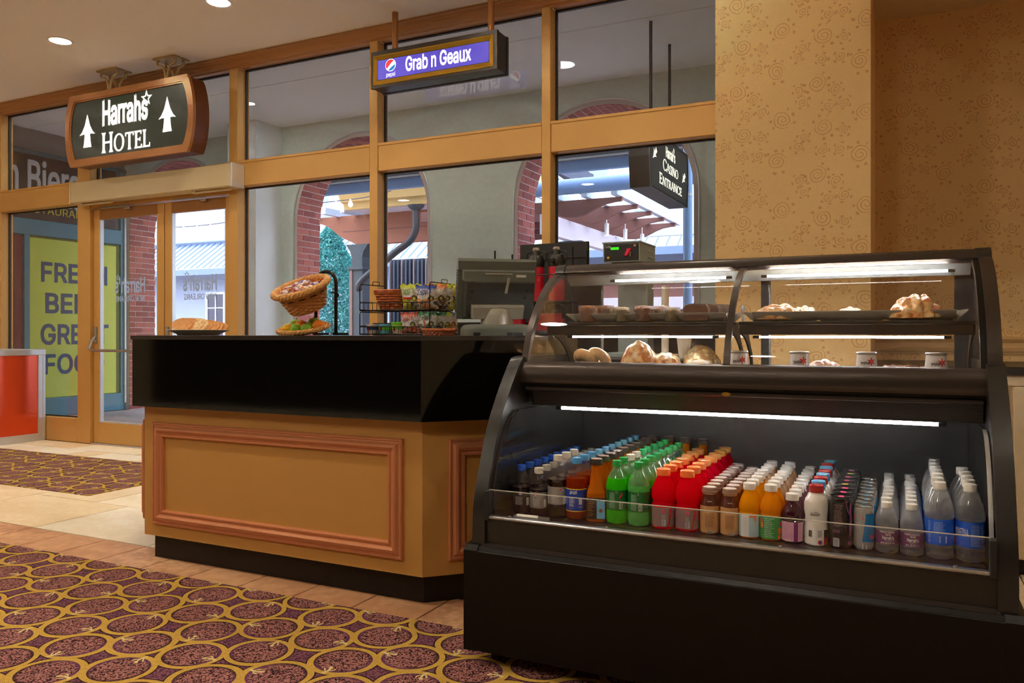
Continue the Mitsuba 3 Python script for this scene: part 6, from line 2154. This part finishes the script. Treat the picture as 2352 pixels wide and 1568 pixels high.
# iced tea with the blue label
def brisk(x, printed=True):
    p = std_bottle(.199, .0345, .0155, .0185, 'm_icedtea', 'm_cap_sky', .74)
    z0, z1 = p.hc * .15, p.hc * .56
    r = rad(p, (z0 + z1) / 2) + .0014
    p.add('label', band_mesh(r, z0, z1), 'm_lab_blue', label=None) if False else p.add('label', band_mesh(r, z0, z1), 'm_lab_blue')
    p.add('label__band', cat([band_mesh(r, z0, z0 + .003, .0009), band_mesh(r, z1 - .003, z1, .0009)]), 'm_lab_yellow')
    if printed:
        a = fa(x) - 8
        br_t = affinity.rotate(tpoly('Brisk', .0105, w=.026, skew=.3), 6, origin=(0, 0))
        g, b = barcode(.011, .020, seed=4)
        p.add('label__lettering', B(unary_union([affinity.translate(br_t, -.020, z1 - .018), affinity.translate(_lines(.022, .030, 10, 5, .5), -.021, z0 + .016), affinity.translate(_lines(.012, .004, 2, 6), .012, z0 + .014)]), r + .0006, a, 0, 0), 'm_pr_white', False)
        p.add('label__barcode', B(affinity.translate(g, .012, z0 + .024), r + .0006, a, 0, 0), 'm_pr_pale', False)
        p.add('label__red_print', B(affinity.translate(_lines(.010, .005, 2, 7), -.020, z0 + .007), r + .0006, a, 0, 0), 'm_pr_red', False)
    return p


row('iced_tea_bottle', -.962, brisk(-.962), brisk(0, False), 10, .0715, 'front iced tea bottle with a sky blue cap and a blue yellow-edged label', 'iced tea bottle with a sky blue cap', 'bottle', 'sky-blue-capped iced tea bottles')


# square glass tea bottles
def leaftea(x, printed=True):
    p = Proto()
    H, R = .200, .031
    n = 36
    a = np.arange(n) * 2 * np.pi / n
    levels = [(R * .9, 0, 6), (R, .006, 6), (R, .088, 6), (R * .96, .096, 5), (R * .74, .112, 3), (.0205, .135, 2), (.0165, .160, 2), (.0165, .182, 2)]
    V = []
    for r, z, pw in levels:
        rad_ = (np.abs(np.cos(a)) ** pw + np.abs(np.sin(a)) ** pw) ** (-1 / pw)
        V.append(np.c_[r * rad_ * np.cos(a), r * rad_ * np.sin(a), np.full(n, z)])
    k = len(V)
    v = np.vstack(V + [[[0, 0, 0], [0, 0, .182]]])
    f = []
    for i in range(k - 1):
        for j in range(n):
            f += [[i * n + j, i * n + (j + 1) % n, (i + 1) * n + (j + 1) % n], [i * n + j, (i + 1) * n + (j + 1) % n, (i + 1) * n + j]]
    for j in range(n):
        f += [[k * n, (j + 1) % n, j], [k * n + 1, (k - 1) * n + j, (k - 1) * n + (j + 1) % n]]
    p.add('bottle', trimesh.Trimesh(v, np.array(f), process=False), 'm_leaftea', 50)
    p.add('cap', cap(.0215, .181, H), 'm_cap_black', 35)
    p.add('cap__top', lathe([(.0185, H + .0001), (.0185, H + .0006), (0, H + .0006)], 24), 'm_lid_coffee')
    p.add('label', bx(-R * .96, R * .96, -R * 1.0 - .0012, -R * .9, .010, .078, .001), 'm_lab_black')
    if printed:
        p.add('label__picture', bx(.002, R * .9, -R - .0020, -R - .0010, .012, .070), 'm_pr_sky')
        p.add('label__print', cat([frame_to(ext(_lines(.020, .05, 9, 9, .5), .0005), (-.026, -R - .0013, .018), (1, 0, 0), (0, 0, 1)), frame_to(ext(Point(.0, .0).buffer(.006), .0005), (.015, -R - .0021, .038), (1, 0, 0), (0, 0, 1))]), 'm_pr_brown', False)
    return p


lt = leaftea(0)
ltr = leaftea(0, False)
row('glass_tea_bottle', -.893, lt, ltr, 10, .0705, 'front square glass tea bottle with a black cap and black label', 'square glass tea bottle with a black cap', 'bottle', 'black-capped glass tea bottles', rz0=18)
for k, (x, y) in enumerate(((-.828, 3.105), (-.760, 3.095), (-.690, 3.09))):
    place('glass_tea_bottle', ltr.d, ('dark-capped tea bottle at the back wall behind the first file of green caps', 'dark-capped tea bottle at the back wall behind the second file of green caps', 'dark-capped tea bottle at the back wall behind the left orange caps')[k], 'bottle', (x, y, DK + .0006), rz=10 * k)


# green sodas
def green(x, liq, capm, fill, printed=True, seed=0):
    p = std_bottle(.199, .0345, .0150, .0185, liq, capm, fill, shell='m_pet_green')
    z0, z1 = p.hc * .26, p.hc * .60
    r = rad(p, (z0 + z1) / 2) + .0016
    p.add('label', band_mesh(r, z0, z1), 'm_lab_dkgreen')
    if printed:
        a = fa(x)
        g, b = barcode(.012, .022, seed=seed)
        p.add('label__print', B(unary_union([affinity.translate(_lines(.020, .050, 14, seed), -.026, z0 + .004), affinity.translate(Point(0, 0).buffer(.003).difference(Point(0, 0).buffer(.002)), -.002, z1 - .006)]), r + .0006, a, 0, 0), 'm_pr_soft', False)
        p.add('label__barcode', B(affinity.translate(g, -.001 + .008 * (seed == 1), z0 + .003), r + .0006, a, 0, 0), 'm_pr_white', False)
        p.add('label__barcode_bars', B(affinity.translate(b, -.001 + .008 * (seed == 1), z0 + .003), r + .0010, a, 0, 0), 'm_lab_dkgreen', False)
        if seed == 1:
            z = affinity.rotate(unary_union([sbox(-.009, -.002, .004, .0015), sbox(-.002, -.001, .010, .003)]), 48, origin=(0, 0))
            p.add('label__emblem', B(affinity.translate(z, .012, z1 - .018), r + .0008, a, 0, 0), 'm_pr_red', False)
    return p


g1, g1r = green(-.823, 'm_limesoda', 'm_cap_green', .80, True, 1), green(0, 'm_limesoda', 'm_cap_green', .80, False)
g1w = green(0, 'm_limeclear', 'm_cap_white', .78, False)
row('green_soda_bottle', -.823, g1, [g1r, g1r, g1w, g1w, g1r, g1r, g1r, g1r, g1r], 9, .0715, 'front bright lime soda bottle with a green cap, left of the two green fronts', 'green soda bottle in the left green file', 'bottle', 'green soda bottles of the left file')
g2, g2r = green(-.751, 'm_limeclear', 'm_cap_green', .70, True, 2), green(0, 'm_limesoda', 'm_cap_green', .74, False)
row('green_soda_bottle', -.751, g2, g2r, 8, .0715, 'front pale green soda bottle with a half empty shoulder, right of the lime one', 'green soda bottle in the right green file', 'bottle', 'green soda bottles of the right file')


# sports drink
def sport(x, printed=True):
    R = .0355
    body = [(0, .002), (R * .8, 0), (R, .006), (R, .070), (R * 1.0, .074), (R * .90, .080), (R * .90, .084), (R * 1.0, .092), (R * 1.03, .108), (R * 1.0, .122), (R * .88, .136), (R * .70, .148), (.0205, .156), (.0198, .165)]
    p = std_bottle(.184, R, .0222, .0195, 'm_sports', 'm_cap_orange', 1, body=body, solid=True)
    p.add('label', band_mesh(R, .010, .068), 'm_lab_grey')
    if printed:
        a = fa(x)
        g, b = barcode(.013, .020, seed=6)
        p.add('label__lettering', B(affinity.translate(tpoly('G', .011), -.004, .052), R + .0006, a, 0, 0), 'm_tab_pink', False)
        p.add('label__barcode', B(affinity.translate(unary_union([g.difference(b), affinity.translate(_lines(.013, .012, 3, 7), 0, .022)]), -.006, .013), R + .0006, a, 0, 0), 'm_pr_pale', False)
        p.add('label__streak', B(Polygon([(.012, .012), (.015, .012), (.026, .05), (.030, .066), (.018, .066), (.022, .05)]), R + .0007, a, 0, 0), 'm_sports', False)
        p.add('label__big_letter', B(affinity.translate(affinity.rotate(tpoly('G', .022, w=.016), 8, origin=(0, 0)), .034, .036), R + .0007, a, 0, 0), 'm_tab_pink', False)
    return p


s1 = sport(-.671)
sr = sport(0, False)
row('sports_drink_bottle', -.671, s1, sr, 7, .0795, 'front red sports drink bottle with an orange cap, left one of the two', 'red sports drink bottle in the left orange-capped file', 'bottle', 'red sports drinks of the left file')
row('sports_drink_bottle', -.596, sport(-.596), sr, 8, .0795, 'front red sports drink bottle with an orange cap, right one of the two', 'red sports drink bottle in the right orange-capped file', 'bottle', 'red sports drinks of the right file', x_back=-.592)


# coffee drinks
def mocha(x, printed=True):
    R = .0285
    body = [(0, .002), (R * .85, 0), (R, .005), (R, .075), (R * .97, .088), (R * .80, .104), (.0205, .112), (.0205, .124)]
    p = std_bottle(.139, R, .0225, .010, 'm_mocha', 'm_lid_coffee', 1, body=body, solid=True, n=28)
    p.d = [q for q in p.d if q[0] != 'cap']
    p.add('lid', lathe([(.0215, .1235), (.0232, .124), (.0236, .127), (.0215, .128), (.0222, .130), (.0222, .137), (.021, .139), (0, .139)], 28), 'm_lid_coffee', 35)
    p.add('lid__disc', lathe([(.0185, .1391), (.0185, .1396), (0, .1396)], 24), 'm_lid_top')
    p.add('neck_label', lathe([(R * .99, .085), (R * .93, .094), (R * .815, .1042), (.0213, .1115), (.0209, .119)], 28), 'm_lab_brown')
    if printed:
        a = fa(x)
        p.add('lettering', B(affinity.translate(tpoly('Mocha', .0045, bold=False, w=.012), -.006, .097), R * .93, a, 0, 0), 'm_pr_white', False)
        g, b = barcode(.015, .008, seed=8)
        p.add('print', B(affinity.translate(_lines(.028, .042, 12, 9, .7), -.014, .022), R + .0003, a, 0, 0), 'm_pr_brown', False)
        p.add('barcode', B(affinity.translate(g, -.003, .004), R + .0003, a, 0, 0), 'm_pr_white', False)
        p.add('barcode_bars', B(affinity.translate(b, -.003, .004), R + .0007, a, 0, 0), 'm_pr_dark', False)
    return p


mr = mocha(0, False)
row('coffee_drink_bottle', -.528, mocha(-.528), mr, 9, .0595, 'front milky coffee drink bottle, left one of the two', 'milky coffee drink bottle in the left pale-lidded file', 'bottle', 'coffee drinks of the left file')
row('coffee_drink_bottle', -.467, mocha(-.467), mr, 8, .0595, 'front milky coffee drink bottle, right one of the two', 'milky coffee drink bottle in the right pale-lidded file', 'bottle', 'coffee drinks of the right file')


# juices
def juice(x, liq, kind, printed=True, H=.161):
    R = .0305
    hc = H - .0185
    body = [(0, .002), (R * .85, 0), (R, .005), (R, hc * .50), (R * 1.02, hc * .515), (R * .95, hc * .54), (R * 1.03, hc * .62), (R * 1.0, hc * .70), (R * .85, hc * .80), (R * .66, hc * .89), (.0165, hc * .95), (.0165, hc)]
    p = std_bottle(H, R, .0185, .0185, liq, 'm_cap_white', 1, body=body, solid=True, n=28)
    z0, z1 = .006, hc * .505
    lm = {'white': 'm_lab_paleblue', 'green': 'm_lab_green', 'grape': 'm_lab_lilac'}[kind]
    p.add('label', band_mesh(R, z0, z1), lm)
    if printed:
        a = fa(x)
        if kind == 'white':
            p.add('label__panel', B(sbox(-.026, z0, -.002, z1), R + .0006, a, 0, 0), 'm_pr_white', False)
            p.add('label__print', B(affinity.translate(_lines(.016, .055, 16, 3, .8), -.022, z0 + .004), R + .0010, a, 0, 0), 'm_pr_pale', False)
            p.add('label__orange_print', B(unary_union([sbox(-.002, z1 - .008, .022, z1 - .003), Polygon([(.014, z1 - .005), (.020, z1 - .005), (.018, z1 - .022), (.014, z1 - .016)]), Polygon([(.010, .014), (.013, .014), (.012, .021)])]), R + .0010, a, 0, 0), 'm_pr_orange', False)
        elif kind == 'green':
            p.add('label__print', B(affinity.translate(_lines(.030, .058, 11, 4, .6, .5), -.020, z0 + .004), R + .0006, a, 0, 0), 'm_pr_soft', False)
            p.add('label__fruit_print', B(unary_union([affinity.translate(affinity.scale(Point(0, 0).buffer(.008), .8, 1.4), .028, .03), affinity.translate(affinity.scale(Point(0, 0).buffer(.007), .8, 1.4), -.030, .045), affinity.translate(Point(0, 0).buffer(.007), .026, .012)]), R + .0006, a, 0, 0), 'm_pr_orange', False)
            p.add('label__red_print', B(unary_union([affinity.translate(Point(0, 0).buffer(.006), -.032, .058), affinity.translate(Point(0, 0).buffer(.005), .031, .05)]), R + .0009, a, 0, 0), 'm_pr_red', False)
        else:
            p.add('label__stripe', B(sbox(.004, z0, .016, z1), R + .0006, a, 0, 0), 'm_lab_purple', False)
            p.add('label__print', B(unary_union([affinity.translate(_lines(.026, .050, 12, 5, .8), -.024, z0 + .004), affinity.translate(_lines(.010, .05, 12, 6, .8), .018, z0 + .004)]), R + .0006, a, 0, 0), 'm_pr_pink', False)
    return p


jw = juice(0, 'm_oj', 'white', False)
jg = juice(0, 'm_oj_b', 'green', False)
jc = juice(0, 'm_pr_brown', 'white', False)
row('orange_juice_bottle', -.409, juice(-.409, 'm_oj', 'white'), [jw, jw, jw, jw, jc, jc, jc, jc], 8, .065, 'front orange juice bottle with the pale blue and white label', 'white-capped juice bottle in the pale blue label file', 'bottle', 'juices behind the pale blue label')
row('juice_bottle', -.348, juice(-.348, 'm_oj_b', 'green'), [jg, jg, jc, jc, jc, jc, jc, jc], 8, .065, 'front amber juice bottle with the green label', 'white-capped juice bottle in the green label file', 'bottle', 'juices behind the green label')
jp = juice(0, 'm_grape', 'grape', False, .140)
row('grape_juice_bottle', -.288, juice(-.288, 'm_grape', 'grape', True, .140), jp, 9, .065, 'front dark grape juice bottle with the lilac label and white cap', 'dark grape juice bottle with a white cap', 'bottle', 'grape juices')


# white shakes
def shake(x, capm, printed=True):
    R = .0330
    body = [(0, .002), (R * .85, 0), (R * .97, .005), (R * .97, .050), (R * .92, .060), (R * .94, .085), (R * 1.02, .100), (R * 1.03, .116), (R * .92, .130), (R * .66, .142), (.0185, .147), (.0185, .152)]
    p = std_bottle(.171, R, .0205, .0205, 'm_shake', capm, 1, body=body, solid=True)
    p.add('label', band_mesh(R * .97, .004, .050), 'm_pr_white')
    if printed:
        a = fa(x)
        r = R * .97 + .0006
        p.add('label__print', B(unary_union([affinity.translate(_lines(.030, .016, 4, 3, .7), -.016, .086), affinity.translate(sbox(0, 0, .010, .018).difference(unary_union([sbox(.001 + .002 * k, .001, .0018 + .002 * k, .017) for k in range(5)])), -.022, .026), affinity.translate(_lines(.012, .02, 5, 4), .004, .026)]), r, a, 0, 0), 'm_pr_dark', False)
        p.add('label__crest', B(affinity.translate(Point(0, 0).buffer(.0065), .010, .012), r, a, 0, 0), 'm_pr_red', False)
        p.add('label__crest_shield', B(affinity.translate(Polygon([(-.0035, .004), (.0035, .004), (.003, -.002), (0, -.0055), (-.003, -.002)]), .010, .012), r + .0004, a, 0, 0), 'm_lab_navy', False)
        p.add('label__dark_panel', B(sbox(.022, .002, .04, .047), r, a, 0, 0), 'm_lab_black', False)
        p.add('label__red_panel', B(sbox(.022, .004, .04, .026), r + .0004, a, 0, 0), 'm_cap_red', False)
    return p


sr_, sb_ = shake(0, 'm_cap_red', False), shake(0, 'm_cap_sky', False)
row('shake_bottle', -.222, shake(-.222, 'm_cap_red'), [sr_, sb_], 8, .069, 'front white shake bottle with a dark red cap', 'white shake bottle with a coloured cap', 'bottle', 'white shakes')


# cans
def can(R, H, mt, tabm, rim='m_can_alu', top='m_can_alu'):
    p = Proto()
    p.add('can', lathe([(0, .003), (R * .72, 0), (R * .80, .003), (R, .012), (R, H - .016), (R * .93, H - .006), (R * .86, H - .003)], 30), mt)
    p.add('rim', lathe([(R * .86, H - .004), (R * .885, H - .001), (R * .88, H), (R * .84, H), (R * .82, H - .004), (0, H - .004)], 30), top, 35)
    tab = affinity.scale(Point(0, 0).buffer(1, 12), R * .26, R * .42)
    m = ext(tab.difference(affinity.translate(Point(0, 0).buffer(R * .1), 0, R * .15)), .0012)
    m.apply_translation((0, -R * .1, H - .0035))
    p.add('tab', m, tabm)
    return p


def energy(x, tab, printed=True):
    p = can(.0325, .146, 'm_can_black', tab, top='m_can_black')
    if printed:
        a, r = fa(x), .0325
        p.add('print', B(unary_union([affinity.translate(_lines(.026, .048, 15, 2, .7), -.020, .062), affinity.translate(tpoly('MONSTER', .0042, w=.022), -.018, .120), affinity.translate(tpoly('energy', .004, bold=False, w=.018), -.016, .114)]), r + .0002, a, 0, 0), 'm_lab_grey', False)
        p.add('magenta_print', B(unary_union([Polygon([(.012, .135), (.030, .130), (.034, .06), (.026, .03), (.022, .06), (.026, .09), (.016, .11)]), affinity.translate(_lines(.022, .010, 3, 8), -.022, .044), affinity.translate(tpoly('M', .012), .018, .012)]), r + .0002, a, 0, 0), 'm_pr_magenta', False)
        g, b = barcode(.017, .024, seed=12)
        p.add('barcode', B(affinity.translate(g.difference(b), -.022, .006), r + .0002, a, 0, 0), 'm_pr_pale', False)
    return p


e1 = energy(-.155, 'm_tab_pink')
ep, ey = energy(0, 'm_tab_pink', False), energy(0, 'm_tab_yellow', False)
row('energy_drink_can', -.156, e1, [ep, ep, ep, ey, ep, ep, ey, ep], 8, .068, 'front black energy drink can with a pink tab', 'black energy drink can with a coloured tab', 'can', 'black energy drink cans')


def slim(x, printed=True):
    p = can(.0268, .122, 'm_can_silver', 'm_tab_blue')
    a, r = fa(x), .0268
    p.add('blue_panel', B(Polygon([(-.004, .026), (.034, .026), (.034, .104), (.006, .104)]), r + .0002, a, 0, 0), 'm_can_blue', False)
    if printed:
        p.add('red_print', B(unary_union([affinity.translate(tpoly('Red', .012, w=.020), .016, .034), sbox(-.03, .088, -.002, .098)]), r + .0005, a, 0, 0), 'm_pr_red', False)
        p.add('print', B(unary_union([sbox(-.004, .006, -.001, .022), sbox(.006, .006, .009, .018), affinity.translate(_lines(.018, .004, 1, 4), -.028, .075)]), r + .0003, a, 0, 0), 'm_pr_pale', False)
    return p


row('slim_can', -.097, slim(-.097), slim(0, False), 9, .0575, 'front slim silver and blue energy drink can', 'slim silver and blue can', 'can', 'slim silver and blue cans')


# water
def crinkle(body, n, bands, seg=60, amp=.035):
    zs = sorted(set([q[1] for q in body] + [z for a, b in bands for z in np.linspace(a, b, 7)]))
    bz, br2 = [q[1] for q in body[1:]], [q[0] for q in body[1:]]
    prof = [(0, body[0][1])] + [(float(np.interp(z, bz, br2)), z) for z in sorted(zs) if z >= bz[0]]
    m = lathe(prof + [(0, prof[-1][1])], seg)
    v = m.vertices.copy()
    th = np.arctan2(v[:, 1], v[:, 0])
    k = np.zeros(len(v))
    for a, b in bands:
        u = np.clip((v[:, 2] - a) / (b - a), 0, 1)
        k = np.maximum(k, np.sin(np.pi * u))
    s = 1 - amp * k * np.abs(np.sin(n * th / 2 + v[:, 2] * 60))
    v[:, :2] *= s[:, None]
    return trimesh.Trimesh(v, m.faces, process=False)


def water(x, printed=True):
    R = .0300
    H = .138
    hc = H - .014
    body = [(0, .003), (R * .7, 0), (R * .96, .004), (R, .012), (R * .96, .018), (R, .024), (R * .97, .028), (R * .97, .062), (R, .066), (R * .99, .082), (R * .86, .098), (R * .60, .112), (.0135, .119), (.0130, hc)]
    p = std_bottle(H, R, .0150, .0145, 'm_pet_water', 'm_cap_white', 1, body=body, solid=True, n=28)
    p.d[0] = ('bottle', mikit.ply(crinkle(body, 10, [(.002, .022), (.068, .108)]), 'm_pet_water', 30))
    r = R * .97
    p.add('label', band_mesh(r, .024, .064), 'm_lab_plum')
    if printed:
        a = fa(x)
        L = unary_union([affinity.translate(tpoly('PURIFIED DRINKING', .0048, w=.040), -.019, .0575), affinity.translate(tpoly('WATER', .0046, w=.014), -.004, .0510), affinity.translate(tpoly("Harrah's", .0095, w=.030, weight=.01), -.012, .0395), affinity.translate(tpoly('harrahs.com', .0028, bold=False, w=.018), -.005, .0350), affinity.translate(tpoly('10 FL OZ (296 mL)', .0046, w=.036), -.016, .0280)])
        p.add('label__lettering', B(L, r + .0006, a, 0, 0, .0003), 'm_pr_white', False)
    return p


wr_ = water(0, False)
row('water_bottle', -.038, water(-.044), wr_, 9, .0635, 'front small water bottle with a plum label, left one of the two', 'small clear water bottle in the left plum-labelled file', 'bottle', 'small water bottles of the left file')
row('water_bottle', .024, water(.024), wr_, 9, .0635, 'front small water bottle with a plum label, right one of the two', 'small clear water bottle in the right plum-labelled file', 'bottle', 'small water bottles of the right file')


def aqua(x, seed, printed=True):
    R = .0352
    H = .204
    hc = H - .0185
    body = [(0, .003), (R * .7, 0), (R * .95, .005), (R, .014), (R * .95, .022), (R, .032), (R * .965, .042), (R * .965, .108), (R, .112), (R * 1.01, .120), (R * .985, .134), (R * .86, .152), (R * .60, .170), (.0150, .179), (.0145, hc)]
    p = std_bottle(H, R, .0162, .0185, 'm_pet_aqua', 'm_cap_white', 1, body=body, solid=True, n=30)
    p.d[0] = ('bottle', mikit.ply(crinkle(body, 10, [(.003, .038), (.122, .170)]), 'm_pet_aqua', 30))
    ring = [(R * 1.008 * math.cos(t), R * 1.008 * math.sin(t), .113 + .0022 * abs(math.sin(8 * t))) for t in np.linspace(0, 2 * np.pi, 96, endpoint=False)]
    p.add('scallop_ring', tube(ring, .0009, 5, True), 'm_pet_aqua', True)
    r = R * .965
    p.add('label', band_mesh(r, .040, .108), 'm_lab_aqua')
    if printed:
        a = fa(x)
        if seed == 1:
            P_ = unary_union([affinity.translate(_lines(.030, .030, 9, 3, .7), -.014, .072), affinity.translate(_lines(.008, .06, 14, 4, .8), -.030, .044), affinity.translate(barcode(.018, .018, seed=5)[0], .0, .046)])
        else:
            P_ = unary_union([affinity.translate(_lines(.024, .058, 15, 6, .8), .002, .044), affinity.translate(_lines(.010, .058, 15, 7, .8), .028, .044)])
            n_t = affinity.translate(tpoly('AQUAFINA', .020, bold=False, w=.046), -.050, .070)
            p.add('label__lettering', B(n_t, r + .0009, a, 0, 0), 'm_pr_white', False)
        p.add('label__print', B(P_, r + .0006, a, 0, 0), 'm_lab_aqua_pale', False)
    return p


ar_ = aqua(0, 0, False)
row('tall_water_bottle', .091, aqua(.091, 1), ar_, 7, .074, 'front tall water bottle with a blue label, left one of the two', 'tall blue-labelled water bottle in the left tall file', 'bottle', 'tall water bottles of the left file')
row('tall_water_bottle', .1635, aqua(.1635, 2), ar_, 5, .074, 'front tall water bottle with a blue label, rightmost on the shelf', 'tall blue-labelled water bottle in the rightmost file', 'bottle', 'tall water bottles of the rightmost file')
